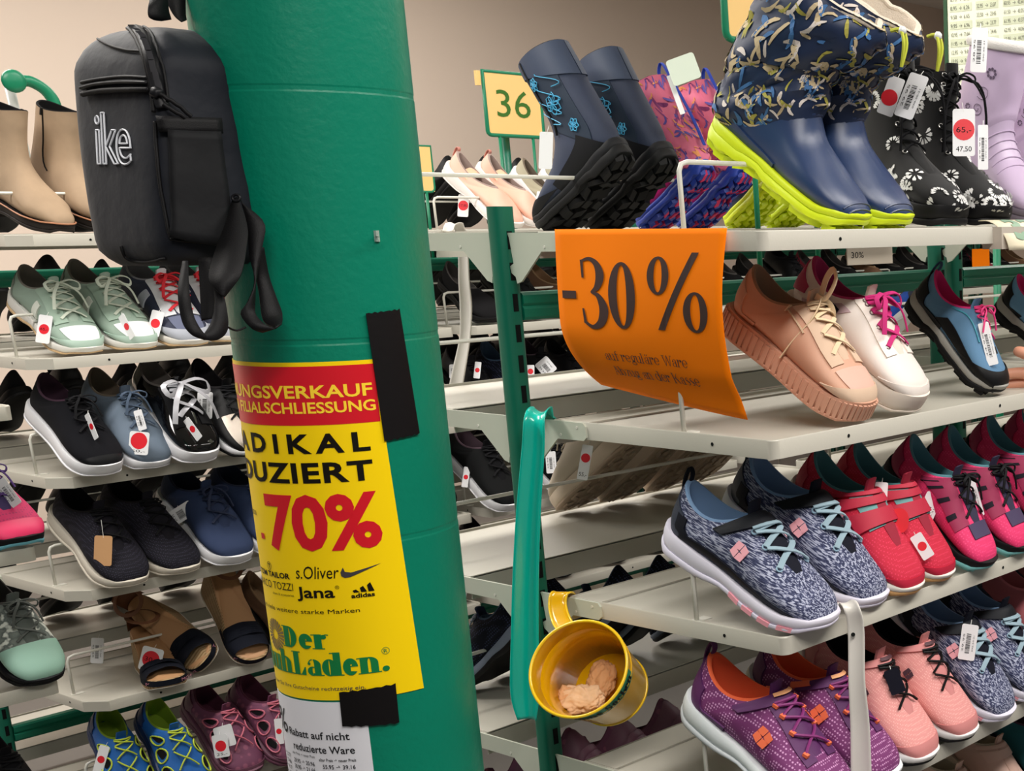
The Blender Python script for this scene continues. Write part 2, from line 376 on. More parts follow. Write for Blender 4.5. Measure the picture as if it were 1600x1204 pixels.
LV = ['top', 'second', 'third', 'fourth', 'fifth', 'sixth']
def rack(name, label, xp, y0, nb, ztop, xf_p, xb_p, xf_m, xb_m, side, chamfer=0, double=.05, skip=None, seg=1.0, first_near=True):
    e = empty(name, (xp, y0 + nb * seg / 2, 0), label, 'rack')
    for b in range(nb + 1):
        y = y0 + b * seg
        if b == 0: post(e, xp, y, ztop)
        else: post(e, xp, y - .012 - .01, ztop); post(e, xp, y + .035, ztop)
        MB().box((xp - .3, y - .02, .0), (xp + .3, y + .02, .04)).build('foot_bar', POST, e)
    for b in range(nb):
        ya = y0 + b * seg + (.015 if b == 0 else .05); yb = y0 + (b + 1) * seg - .037
        for z in ((H - .109, H - 1.175) if side == 'left' else (H - .109, H - 1.32)): beam(e, xp, ya, yb, z)
    for b in range(nb):
        ya = y0 + b * seg + (0 if b == 0 else .035); yb = y0 + (b + 1) * seg - .022
        for k, z in enumerate(Z):
            if skip and skip(b, k): continue
            tray(e, xf_p, xb_p, ya, yb, z, 1, None, chamfer if b == 0 else 0, xp=xp, rail_dx=.168 if side == 'right' else .13, rail_y=(.035 if k == 0 and side == 'right' else .012), near_end=(b == 0))
            tray(e, xf_m, xb_m, ya, yb, z, -1, None, 0, xp=xp, near_end=(b == 0))
    return e
rack('shoe_rack', 'green slotted post shoe rack on the right in front of the column', -1.70, 1.262, 2, H + .026, -1.216, -1.625, -2.155, -1.85, 'right')
rack('shoe_rack', 'green slotted post shoe rack on the left behind the backpack', -3.84, 1.343, 4, H + .02, -3.36, -3.77, -4.29, -3.99, 'left', chamfer=.045, skip=lambda b, k: b > 2 and k > 3)
# the corner of a third rack at the left border
e3 = empty('shoe_rack', (-3.18, .5, 0), 'green shoe rack cut by the left border of the photo', 'rack')
for y in (.05, 1.03): post(e3, -3.2, y, H - .1)
for z in (H - .64, H - 1.175): beam(e3, -3.2, .065, 1.015, z)
for k, z in enumerate((H - .283, H - .523, H - .760, H - 1.01)):
    tray(e3, -2.72, -3.13, .05, 1.044, z, 1, None, 0, xp=-3.2, rail_h=.05)
# ================================================================ SHOES
# a shoe is built 1 unit long (x from heel 0 to toe 1, z up from the ground) and scaled by its length
NU, NV = 46, 40
_SW = [0, .062, .100, .119, .125, .127, .138, .158, .172, .164, .134, .082, 0]
def sole_w(x): return max(0, catmull(_SW, math.acos(max(-1, min(1, 1 - 2 * x))) / pi))
# control sections: Fx Fz Bx Bz W sag
LOW = [(.985, .095, .99, .08, .02, 0), (.972, .128, .965, .072, .085, 0), (.935, .165, .92, .068, .130, 0), (.87, .195, .84, .066, .164, 0), (.78, .230, .74, .066, .176, 0), (.69, .270, .63, .068, .172, 0), (.62, .310, .50, .072, .156, 0), (.565, .342, .36, .082, .144, 0),
       (.525, .366, .22, .092, .138, .008), (.50, .380, .11, .100, .132, .02), (.485, .388, .045, .12, .126, .04), (.474, .392, .018, .20, .119, .062), (.466, .390, .022, .285, .110, .08), (.458, .382, .028, .365, .101, .09)]
SLIP = [(.985, .09, .99, .08, .02, 0), (.972, .118, .965, .07, .085, 0), (.935, .148, .92, .066, .126, 0), (.87, .175, .84, .064, .156, 0), (.79, .200, .76, .064, .168, 0), (.73, .222, .66, .066, .165, .0), (.69, .238, .54, .070, .148, .01), (.66, .248, .38, .08, .134, .03),
        (.64, .254, .24, .09, .128, .05), (.63, .256, .12, .10, .120, .06), (.625, .256, .05, .12, .112, .065), (.62, .254, .02, .18, .104, .065), (.615, .252, .022, .235, .094, .065), (.61, .248, .028, .285, .086, .065)]
ANKLE = LOW[:6] + [(.585, .325, .50, .072, .152, 0), (.52, .38, .38, .082, .134, 0), (.475, .44, .20, .095, .126, 0), (.455, .52, .07, .12, .118, 0), (.445, .60, .025, .22, .112, 0), (.44, .68, .035, .36, .112, 0), (.435, .72, .05, .50, .118, 0), (.43, .77, .055, .64, .124, .0), (.43, .80, .055, .78, .128, .03)]
TALL = LOW[:6] + [(.585, .325, .50, .072, .152, 0), (.53, .39, .38, .082, .138, 0), (.485, .46, .20, .095, .132, 0), (.465, .55, .07, .12, .126, 0), (.46, .65, .025, .22, .124, 0), (.465, .76, .03, .38, .136, 0), (.47, .86, .04, .56, .142, 0), (.475, .95, .045, .76, .145, .0), (.47, 1.01, .05, .96, .142, .0)]
class Last:
    def __init__(s, secs, side=1, dz=0, toe_w=1.0, low_p=.62, top_p=.86, w=1.0, wr=None, toe_z=1.0):
        s.secs = []
        for i, (fx, fz, bx, bz, ww, sg) in enumerate(secs):
            k = toe_w if i < 4 else 1
            s.secs.append((fx, (fz - .06) * (toe_z if i < 5 else 1) + .06 + dz, bx, bz + dz, ww * k * w, sg))
        s.side = side; s.lp = low_p; s.tp = top_p; s.wr = wr
    def P0(s, u, ph):
        fx, fz, bx, bz, W_, sg = catmull(s.secs, u); c, sn = cos(ph), sin(ph)
        p = s.tp if c > 0 else s.lp + (s.tp - s.lp) * max(0, min(1, 1 + c * 2.5))
        if u > .75: p = p + (1 - p) * (u - .75) * 4
        y = W_ * (1 if sn >= 0 else -1) * abs(sn) ** p
        x = (fx + bx) / 2 + (fx - bx) / 2 * c; z = (fz + bz) / 2 + (fz - bz) / 2 * c - sg * sn * sn
        return Vector((x, y + s.side * bend(x), z))
    def N(s, u, ph):
        e = .01; a = s.P0(min(u + e, 1), ph) - s.P0(max(u - e, 0), ph); b = s.P0(u, ph + e) - s.P0(u, ph - e)
        n = a.cross(b)
        if n.length < 1e-10: return Vector((1, 0, 0))
        n.normalize(); return n
    def P(s, u, ph, off=0.0):
        p = s.P0(u, ph)
        if s.wr: off += s.wr(u, ph)
        return p + s.N(u, ph) * off * s.sg if off else p
    sg = 1
def bend(x): return -.055 * max(0, x - .45) ** 1.5 + .02 * max(0, .4 - x)
# orientation of N: checked once
_L = Last(LOW); _n = _L.N(.35, .3); Last.sg = 1 if _n.z > 0 else -1
def m_upper(L, u1=1.0):
    mb = MB(); rings = [[L.P(u1 * i / (NU - 1), 2 * pi * k / NV) for k in range(NV)] for i in range(NU)]
    mb.loft(rings, True, False); return mb
def m_lining(L, th=.012, floor=.15, depth_x=(.10, .50), lip=True):
    mb = MB(); top = [L.P(1.0, 2 * pi * k / NV) for k in range(NV)]
    c = sum(top, Vector()) / NV
    fl = [Vector(((depth_x[0] + depth_x[1]) / 2 + (depth_x[1] - depth_x[0]) / 2 * cos(2 * pi * k / NV), .085 * sin(2 * pi * k / NV), floor)) for k in range(NV)]
    rings = []
    for q in range(8):
        t = q / 7
        if q == 0: rings.append([p + Vector((0, 0, 0)) for p in top])
        elif q == 1: rings.append([p + (c - p) * .05 + Vector((0, 0, .008)) for p in top])
        elif q == 2: rings.append([p + (c - p) * .12 + Vector((0, 0, .004)) for p in top])
        else:
            f = (q - 2) / 5; rings.append([(p + (c - p) * .14) * (1 - f) + g * f + Vector((0, 0, -.01 * sin(pi * f))) for p, g in zip(top, fl)])
    mb.loft(rings, False, True); return mb
def soleouter(n=30, grow=0.0, toe=1.0, side=1, w=1.0):
    pts = []
    for k in range(n): 
        x = .5 - .5 * cos(pi * k / n); pts.append((x, sole_w(x)))
    for k in range(n):
        x = .5 + .5 * cos(pi * k / n); pts.append((x, -sole_w(x)))
    out = []
    for x, y in pts:
        if x > .7: y *= 1 - (1 - toe) * (x - .7) / .3 * 1.4
        y *= w; l = sqrt((x - .5) ** 2 * .2 + y * y) + 1e-6
        out.append(Vector((x + (x - .5) * grow * 1.2, y * (1 + grow / .15) + side * bend(x), 0)))
    return out
SOLES = {
 'runner': dict(zb=[(0, .045), (.08, .006), (.3, 0), (.45, .02), (.62, 0), (.78, 0), (.9, .022), (1, .065)], zt=[(0, .150), (.1, .128), (.35, .108), (.6, .088), (.8, .084), (.95, .105), (1, .118)]),
 'cup': dict(zb=[(0, .012), (.05, 0), (.8, 0), (.92, .010), (1, .035)], zt=[(0, .118), (.2, .11), (.6, .092), (.85, .094), (1, .115)]),
 'thin': dict(zb=[(0, .01), (.05, 0), (.3, 0), (.45, .01), (.8, 0), (.92, .012), (1, .05)], zt=[(0, .10), (.3, .09), (.6, .08), (.85, .082), (1, .10)]),
 'hike': dict(zb=[(0, .04), (.06, .01), (.28, 0), (.30, .03), (.42, .03), (.45, .004), (.8, 0), (.92, .025), (1, .075)], zt=[(0, .16), (.1, .135), (.35, .112), (.6, .09), (.8, .086), (.95, .12), (1, .135)]),
}
def m_sole(kind, side=1, dz=0, z0=0.0, z1=1.0, grow=.0, bulge=.02, toe=1.0, ridges=0, lug=0, w=1.0, n=30, top_in=.3):
    S = SOLES[kind]; o = soleouter(n, grow, toe, side, w); c = [Vector((p.x, side * bend(p.x), 0)) for p in o]
    mb = MB(); rings = []
    for lv, ins in ((0, .10), (.06, .03), (.3, -bulge * .6), (.6, -bulge), (.9, -bulge * .3), (1, .02), (1, top_in)):
        ring = []
        t = z0 + (z1 - z0) * lv
        for i, (p, q) in enumerate(zip(o, c)):
            zb, zt = lin(S['zb'], p.x), lin(S['zt'], p.x) + dz
            z = zb + (zt - zb) * t
            inn = ins
            if ridges and .05 < lv < .95: inn += (.035 if (i * ridges) % 2 else -.01)
            if lug and lv < .1 and z0 == 0: z += .016 if (i // lug) % 2 else 0
            pp = p + (q - p) * inn
            if p.x < .06 or p.x > .94: pp.x += (.5 - p.x) * inn * .12
            ring.append(Vector((pp.x, pp.y, z)))
        rings.append(ring)
    mb.loft(rings, True, True); return mb
def m_patch(L, fn, off=.006, nu=12, nv=16, skirt=True):
    """fn(p,q)->(u,phi); a piece of material lying on the upper, with its own edge"""
    mb = MB(); top = [[L.P(*fn(i / (nu - 1), j / (nv - 1)), off) for j in range(nv)] for i in range(nu)]
    vs = [v for r in top for v in r]; fs = [(i * nv + j, i * nv + j + 1, (i + 1) * nv + j + 1, (i + 1) * nv + j) for i in range(nu - 1) for j in range(nv - 1)]
    if skirt:
        bd = [(0, j) for j in range(nv)] + [(i, nv - 1) for i in range(1, nu)] + [(nu - 1, j) for j in range(nv - 2, -1, -1)] + [(i, 0) for i in range(nu - 2, 0, -1)]
        o = len(vs); vs += [L.P(*fn(i / (nu - 1), j / (nv - 1)), -.002) for i, j in bd]
        for k in range(len(bd)):
            k2 = (k + 1) % len(bd); a = bd[k][0] * nv + bd[k][1]; b = bd[k2][0] * nv + bd[k2][1]
            fs.append((a, b, o + k2, o + k))
    mb.add(vs, fs); return mb
def rect_patch(u0, u1, a0, a1): return lambda p, q: (u0 + (u1 - u0) * p, radians(a0 + (a1 - a0) * q))
def toe_cap(u1=.24, rise=.10, full=105):   # front bumper, higher at the sides of the toe
    def fn(p, q):
        a = radians(-full + 2 * full * q); return (p * (u1 + rise * (abs(a) / radians(full)) ** 2), a)
    return fn
def heel_cap(u0=.62, a=70):
    def fn(p, q):
        ph = radians(180 - a + 2 * a * q); k = abs(q - .5) * 2; return (u0 + .04 * k + (.97 - u0 - .10 * k) * p, ph)
    return fn
def guard(a0=62, a1=112, u0=.1, u1=.6):
    return [lambda p, q, s=s: (u0 + (u1 - u0) * p, s * radians(a0 + (a1 - a0) * q)) for s in (1, -1)]
def m_tongue(L, u0=.30, w=20, extra=.07, off=.004):
    mb = MB(); rows = []
    for i in range(10):
        t = i / 9; u = u0 + (.98 - u0) * min(t / .8, 1)
        ex = max(0, (t - .8) / .2) * extra
        ww = w * (.35 + .65 * min(1, t * 4)); oo = -.004 if i == 0 else off
        rows.append([L.P(u, radians(a * ww / 2), oo + (.008 if abs(a) < 1.5 and i else 0)) + Vector((-ex * .25, 0, ex)) for a in (-2, -1, 0, 1, 2)])
    th = Vector((-.014, 0, -.012))
    vs = [v for r in rows for v in r] + [v + th for r in rows for v in r]; n = 50; fs = []
    for i in range(9):
        for j in range(4):
            a = i * 5 + j; fs += [(a, a + 1, a + 6, a + 5), (a + n, a + n + 5, a + n + 6, a + n + 1)]
        fs += [(i * 5, i * 5 + 5, i * 5 + 5 + n, i * 5 + n), (i * 5 + 4, i * 5 + 4 + n, i * 5 + 9 + n, i * 5 + 9)]
    fs += [tuple(45 + k for k in range(5)) + tuple(45 + n + k for k in (4, 3, 2, 1, 0))]
    mb.add(vs, fs); return mb
def m_laces(L, u0=.44, u1=.80, rows=5, a=26, r=.008, off=.016, bow=True, flat=.5, cross=True, big=1.0, droop=None):
    mb = MB()
    for k in range(rows):
        u = u0 + (u1 - u0) * k / max(1, rows - 1); du = (u1 - u0) / max(1, rows - 1) * (.9 if cross else .12)
        for s in ((1, -1) if cross else (1,)):
            uu = min(u + du, u1 + .03)
            pts = [L.P(u + (uu - u) * t, radians(s * a * (1 - 2 * t)), off + .010 * sin(pi * t) + (.003 * s)) for t in (0, .2, .4, .6, .8, 1)]
            mb.tube(pts, r, 6, flat)
    if bow:
        c = L.P(u1, 0, off + .014); b = big
        for s in (1, -1):
            mb.tube(spline([c, c + Vector((.03, s * .05 * b, .035 * b)), c + Vector((.05, s * .10 * b, .02 * b)), c + Vector((.07 * b, s * .085 * b, -.01)), c + Vector((.04, s * .03, .0)), c], 16), r, 6, flat)
            mb.tube(spline([c, c + Vector((.05, s * .03, .02)), c + Vector((.10 * b, s * .075 * b, -.02 * b)), c + Vector((.16 * b, s * .10 * b, -.09 * b))], 12), r, 6, flat)
        mb.obox(c, (.014, 0, 0), (0, .014, 0), (0, 0, .012))
    return mb
def m_eyelets(L, u0=.44, u1=.80, rows=5, a=26, r=.010, off=.008):
    mb = MB()
    for k in range(rows):
        u = u0 + (u1 - u0) * k / max(1, rows - 1)
        for s in (1, -1):
            c = L.P(u, radians(s * a), off); n = L.N(u, radians(s * a)) * L.sg; t = n.orthogonal().normalized(); b = n.cross(t)
            mb.tube([c + t * cos(x) * r + b * sin(x) * r for x in [2 * pi * i / 10 for i in range(10)]], r * .33, 5, closed=True)
    return mb
def m_strap(L, u0, u1, a0=-75, a1=75, off=.014, th=.012):
    return m_patch(L, rect_patch(u0, u1, a0, a1), off, 5, 22)
def m_wide_strap(L, uc=.77, h0=.17, h1=.07, a0=-70, a1=78, off=.020):
    def fn(p, q):
        a = a0 + (a1 - a0) * q; k = min(1, abs(a) / 75); return (min(.985, uc + (h0 + (h1 - h0) * k) * (2 * p - 1) - .03 * k), radians(a))
    return m_patch(L, fn, off, 7, 22)
def m_strokes(L, n, seed, u0=.45, u1=.98, ln=.05, wd=.008, off=.003, a0=-180, a1=180, curl=.5):
    """short painted strokes"""
    rnd = random.Random(seed); mb = MB()
    for _ in range(n):
        u, a = rnd.uniform(u0, u1), radians(rnd.uniform(a0, a1)); th = rnd.uniform(0, pi); l = ln * rnd.uniform(.5, 1.2); w = wd * rnd.uniform(.7, 1.3); cv = rnd.uniform(-curl, curl)
        vs = []
        for i in range(5):
            t = (i / 4 - .5) * l; h = th + cv * (i / 4 - .5) * 2; ww = w * (1 - (abs(i - 2) / 2) ** 3 * .6)
            for s in (-1, 1):
                du = t * cos(h) - s * ww * sin(h); da = t * sin(h) + s * ww * cos(h)
                uu = min(.995, max(0, u + du * 1.0)); vs.append(L.P(uu, a + da * 5.5, off))
        mb.add(vs, [(2 * i, 2 * i + 1, 2 * i + 3, 2 * i + 2) for i in range(4)])
    return mb
def m_lugs(kind, side=1, nx=9, ny=4, h=.022, gap=.25, seed=1, w=.92, toe=1.0):
    """tread blocks under the sole"""
    S = SOLES[kind]; rnd = random.Random(seed); mb = MB()
    for i in range(nx):
        x0 = .03 + .93 * i / nx; x1 = x0 + .93 / nx * (1 - gap); xm = (x0 + x1) / 2; hw = sole_w(xm) * w
        if xm > .7: hw *= 1 - (1 - toe) * (xm - .7) / .3 * 1.4
        for j in range(ny):
            y0 = -hw + 2 * hw * j / ny; y1 = y0 + 2 * hw / ny * (1 - gap); sk = .025 * (1 if j < ny / 2 else -1) * (1 if i % 2 else -.6)
            zb0, zb1 = lin(S['zb'], x0), lin(S['zb'], x1); hh = h * rnd.uniform(.8, 1.1)
            if xm in (0,): continue
            vs = []
            for dz in (0.006, -hh):
                k = 1 if dz > 0 else .86
                cx, cy = xm, (y0 + y1) / 2
                for (a, b, zz) in ((x0 - sk, y0, zb0), (x1 - sk, y0, zb1), (x1 + sk, y1, zb1), (x0 + sk, y1, zb0)):
                    vs.append((cx + (a - cx) * k, cy + (b - cy) * k + side * bend(cx), zz + dz))
            mb.add(vs, [(0, 1, 2, 3), (7, 6, 5, 4), (0, 4, 5, 1), (1, 5, 6, 2), (2, 6, 7, 3), (3, 7, 4, 0)])
    return mb
def m_ribs(kind, side=1, dz=0, n=34, h0=.12, h1=.9, grow=.004, w=1.0):
    S = SOLES[kind]; mb = MB(); o = soleouter(n, grow + .004, 1, side, w)
    for i in range(len(o)):
        a, b = o[i], o[(i + 1) % len(o)]
        if (b - a).length < .012: continue
        q0, q1 = a.lerp(b, .12), a.lerp(b, .80); zb = lin(S['zb'], q0.x); zt = lin(S['zt'], q0.x) + dz
        nn = Vector((q0.y - q1.y, q1.x - q0.x, 0)).normalized() * .012
        z0, z1 = zb + (zt - zb) * h0, zb + (zt - zb) * h1
        mb.add([(v.x + d.x, v.y + d.y, z) for z in (z0, z1) for d in (Vector(), nn) for v in (q0, q1)], [(0, 1, 5, 4), (2, 6, 7, 3), (0, 4, 6, 2), (1, 3, 7, 5), (4, 5, 7, 6), (0, 2, 3, 1)])
    return mb
def m_loop(L, u=1.0, a=180, h=.07, w=.02, r=.006):
    c = L.P(u, radians(a), .004); mb = MB()
    mb.tube(spline([c + Vector((-.008, 0, -.07)), c + Vector((-.016, 0, 0)), c + Vector((-.006, 0, h)), c + Vector((.018, 0, h * .6)), c + Vector((.016, 0, -.03))], 14), w, 6, r / w, up=(1, 0, 0)); return mb
def m_star(L, u, a, size, off=.012, su=1):
    """small embossed star badge on the side"""
    c = L.P(u, radians(a), off); n = L.N(u, radians(a)) * L.sg; t = (L.P(u - .02, radians(a)) - L.P(u + .02, radians(a))).normalized(); b = n.cross(t)
    mb = MB()
    for k, (dx, dy, rot) in enumerate(((-.5, .3, .6), (.5, .3, -.6), (-.5, -.35, -.5), (.5, -.35, .5))):
        h = .5
        q = [(-.45, -.4), (.45, -.25), (.45, .45), (-.45, .3)]
        if dx > 0: q = [(-x, y) for x, y in q][::-1]
        if dy < 0: q = [(x, -y) for x, y in q][::-1]
        mb.prism([c + t * (dx + x) * size * .5 + b * (dy + y) * size * .6 for x, y in q], n * .003)
    return mb
WHOLE = {'upper', 'midsole', 'outsole', 'lining', 'tongue', 'laces', 'toggle_lace', 'zip', 'ribbon', 'lace_ends', 'cord_lock', 'wedge', 'drawcord', 'cord_stopper', 'heel_loop'}
def is_stuff(n): return n.endswith(('_dashes', '_print', 'tread', 'eyelets', 'woven_letters', 'sole_pod', 'sole_ribs', 'toe_ridges', 'ridges', 'vent')) 
def islands(mb):
    par = list(range(len(mb.v)))
    def f(a):
        while par[a] != a: par[a] = par[par[a]]; a = par[a]
        return a
    for fc in mb.f:
        r = f(fc[0])
        for q in fc[1:]: par[f(q)] = r
    g = {}
    for i, fc in enumerate(mb.f): g.setdefault(f(fc[0]), []).append(fc)
    if len(g) < 2: return [mb]
    out = []
    for fs in g.values():
        ids = sorted({i for fc in fs for i in fc}); mp = {a: b for b, a in enumerate(ids)}
        m = MB(); m.v = [mb.v[i] for i in ids]; m.f = [tuple(mp[i] for i in fc) for fc in fs]; out.append(m)
    return out
# ---- cache of part meshes per style and side
_mesh_cache = {}
def shoe_parts(style, side):
    k = (style, side)
    if k not in _mesh_cache:
        out = []
        for name, mbd, m, smooth, sub in STYLES[style](side):
            sm = smooth if smooth is not None else radians(45)
            for piece in (islands(mbd) if name not in WHOLE and not is_stuff(name) else [mbd]): out.append((name, piece.mesh(name, m, sm, True), sub))
        _mesh_cache[k] = out
    return _mesh_cache[k]
def solve(T, heel, L, far=True):
    d = ray(*heel).normalized(); Tc = T - O; b = d.dot(Tc); c = Tc.dot(Tc) - L * L; disc = b * b - c
    s = sqrt(max(disc, 0)); P = O + d * (b + s if far else b - s); return T, P
def put_shoe(name, label, cat, group, style, toe, heel, z, L, side=1, X=None, yawt=None, far=True, roll=0, yaw=None, pitch=None, T=None, scale=None, noz=False, ground=None):
    """toe/heel: picture positions of the toe tip and of the lower back of the heel; the shoe then rests on the tray at height z"""
    if X is not None: T = atX(*toe, X); T.z = z
    elif T is None: T = atZ(*toe, z)
    else: T = Vector(T)
    if yaw is None and yawt is not None:
        d = ray(*heel); c_, s_ = cos(radians(yawt)), sin(radians(yawt)); t_ = (T.x * s_ - T.y * c_) / (d.x * s_ - d.y * c_); v = T - (O + d * t_)
        L = v.length; yaw = radians(yawt); pitch = math.asin(-v.z / L)
    elif yaw is None:
        T2, P = solve(T, heel, L, far)
        v = T2 - P; yaw = atan2(v.y, v.x); pitch = math.asin(max(-1, min(1, -v.z / v.length)))
    else: yaw = radians(yaw); pitch = radians(pitch)
    Rm = Matrix.Rotation(yaw, 4, 'Z') @ Matrix.Rotation(pitch, 4, 'Y') @ Matrix.Rotation(radians(roll), 4, 'X')
    parts = shoe_parts(style, side)
    zmin = min((Rm @ (v.co * L)).z for _, me, _s in parts[:3] for v in me.vertices)
    fwd = Rm @ Vector((L, 0, 0)); org = T - fwd.to_3d()
    if not noz: org.z = z - zmin + .0006
    root = empty(name, org, label, cat, group); root.rotation_euler = Rm.to_euler(); root.scale = (L, L, L)
    last = None
    for pn, me, sub in parts:
        ob = bpy.data.objects.new(pn, me); COL.objects.link(ob); ob.parent = last if (sub and last) else root
        if is_stuff(pn): ob['kind'] = 'stuff'
        if not sub: last = ob
    root['_y'] = yaw; Mx = Matrix.LocRotScale(org, Rm.to_3x3().to_quaternion(), Vector((L, L, L)))
    SHOE.append((root, Mx, style, side)); root['_i'] = len(SHOE) - 1
    return root
SHOE = []
_bvh = {}
def hit_depth(root, px, py):
    _, Mx, style, side = SHOE[root['_i']]; k = (style, side)
    if k not in _bvh:
        vs = []; fs = []
        for _, me, _s in shoe_parts(style, side):
            o = len(vs); vs += [v.co.copy() for v in me.vertices]; fs += [tuple(i + o for i in p.vertices) for p in me.polygons]
        _bvh[k] = BVHTree.FromPolygons(vs, fs)
    inv = Mx.inverted(); o = inv @ O; d = (inv.to_3x3() @ ray(px, py)).normalized(); h = _bvh[k].ray_cast(o, d)
    if h[0] is None: return None
    w = Mx @ h[0]; return (CAMM.transposed() @ (w - O)).z
TAGW = M('tag_white', (238, 238, 240), .5); TAGR = M('sticker_red', (226, 30, 46), .5); INK = M('print_black', (25, 24, 26), .6); KRAFT = M('tag_kraft', (196, 150, 104), .7)
def price_tag(root, px, py, w, h, rot=0, red=True, text=None, depth=None, lift=.012, turn=0, body=None, bars=None, round_=.12, string=True, red_c=(0, 0), red_r=.36, num=None, toppx=None):
    """tag card centred at picture position px,py; w,h in picture pixels; rot in degrees clockwise; child of the shoe"""
    d = depth or hit_depth(root, px, py)
    if d is None:
        r_ = SHOE[root['_i']][1].translation if '_i' in root else root.location
        d = (CAMM.transposed() @ (Vector(r_) - O)).z
    d -= lift; c = atD(px, py, d); s = d / FX
    ex = (CAMM.col[0]).normalized(); ey = (-CAMM.col[1]).normalized(); ez = ex.cross(ey)
    a = radians(-rot); X = ex * cos(a) + ey * sin(a); Y = -ex * sin(a) + ey * cos(a)
    if turn: X = X * cos(radians(turn)) + ez * sin(radians(turn)); w = w / max(.2, cos(radians(turn)))
    n = X.cross(Y); W2, H2 = w * s / 2, h * s / 2; R = min(W2, H2) * 2 * round_
    def pt(x, y, o=0): return c + X * x + Y * y + n * o
    poly = []
    for cx, cy, a0 in ((W2 - R, H2 - R, 0), (-W2 + R, H2 - R, 90), (-W2 + R, -H2 + R, 180), (W2 - R, -H2 + R, 270)):
        for k in range(4): t = radians(a0 + 30 * k); poly.append((cx + R * cos(t), cy + R * sin(t)))
    def link(mb, nm, m, par):
        me = mb.mesh(nm, m, False, True); ob = bpy.data.objects.new(nm, me); COL.objects.link(ob)
        ob.parent = par; return ob
    card = link(MB().prism([pt(x, y, -.0003) for x, y in poly], n * .0006), 'price_tag', body or TAGW, root)
    Mi = (Matrix(SHOE[root['_i']][1]) if '_i' in root else Matrix.Translation(root.location)).inverted()
    card.matrix_parent_inverse = Mi
    if red:
        cx, cy = red_c[0] * W2, red_c[1] * H2; rr = W2 * 2 * red_r
        link(MB().prism([pt(cx + rr * cos(2 * pi * k / 20), cy + rr * sin(2 * pi * k / 20), .0004) for k in range(20)], n * .0002), 'sticker', TAGR, card)
        if num:
            mb = MB(); put_text(mb, num, cx - rr * .7, cy - rr * .25, rr * 1.4, rr * .5, lambda x, y: pt(x, y, .0008)); link(mb, 'handwriting', INK, card)
    if bars is None: bars = not red
    if bars:
        rnd = random.Random(int(px * 7 + py)); mb = MB(); x = -W2 * .35; 
        y = -H2 * .62
        while y < H2 * .45:
            t = rnd.uniform(.012, .045) * H2; mb.add([pt(-W2 * .3, y, .0005), pt(W2 * .25, y, .0005), pt(W2 * .25, y + t, .0005), pt(-W2 * .3, y + t, .0005)], [(0, 1, 2, 3)]); y += t + rnd.uniform(.012, .04) * H2
        link(mb, 'barcode', INK, card)
        mb = MB(); 
        tx = text or '29.95'
        put_text(mb, tx, -H2 * .55, 0, H2 * 1.0, W2 * .22, lambda x, y: pt(-W2 * .55 - y + W2 * .05, x, .0005)); put_text(mb, '090-50-21', -H2 * .5, 0, H2 * .9, W2 * .16, lambda x, y: pt(W2 * .66 - y, x, .0005)); link(mb, 'print', INK, card)
    elif text:
        mb = MB(); put_text(mb, text, -W2 * .7, -H2 * .8, W2 * 1.4, H2 * .22, lambda x, y: pt(x, y, .0005)); link(mb, 'handwriting', INK, card)
    if string:
        tp = atD(*toppx, d) if toppx else pt(0, H2 * 1.25, -.006)
        mb = MB(); mb.tube([pt(0, H2 * .86, 0), tp], .0005, 5); link(mb, 'string', M('string_clear', (225, 225, 220), .3), card)
    return card
# ---------------------------------------------------------------- the kinds of shoe
STYLES = {}
def base(side, secs=LOW, sole='runner', up=None, lin_=None, mid=None, outm=None, split=.30, dz=0, grow=.0, toe=1.0, w=1.0, ridges=0, lug=0, floor=.15, toe_z=1.0, wr=None, bulge=.02, low_p=.62, depth_x=(.10, .50), tread=None, tread_m=None, tongue=None, tw=20, text_=.07, top_p=.86, t0=.30):
    if secs is LOW: w *= 1.07
    L = Last(secs, side, dz, toe, low_p, top_p, w, wr, toe_z)
    P = [('upper', m_upper(L), up, None, 0),
         ('midsole', m_sole(sole, side, dz, split, 1.0, grow, bulge, toe, ridges, 0, w), mid, None, 0),
         ('outsole', m_sole(sole, side, dz, 0, split + .02, grow + .001, bulge * .6, toe, 0, lug, w, top_in=.1), outm or mid, None, 0),
         ('lining', m_lining(L, floor=floor + dz, depth_x=depth_x), lin_, None, 0)]
    if tread: P.append(('tread', m_lugs(sole, side, *tread, toe=toe), tread_m or outm or mid, False, 0))
    if tongue: P.append(('tongue', m_tongue(L, t0, tw, text_), tongue, None, 0))
    return L, P
def add(P, name, mb, m, smooth=None, sub=0): P.append((name, mb, m, smooth, sub))
def merge(*mbs):
    o = MB()
    for m in mbs: o.add(m.v, m.f)
    return o
LEA = dict(bump=.25, bscale=900)
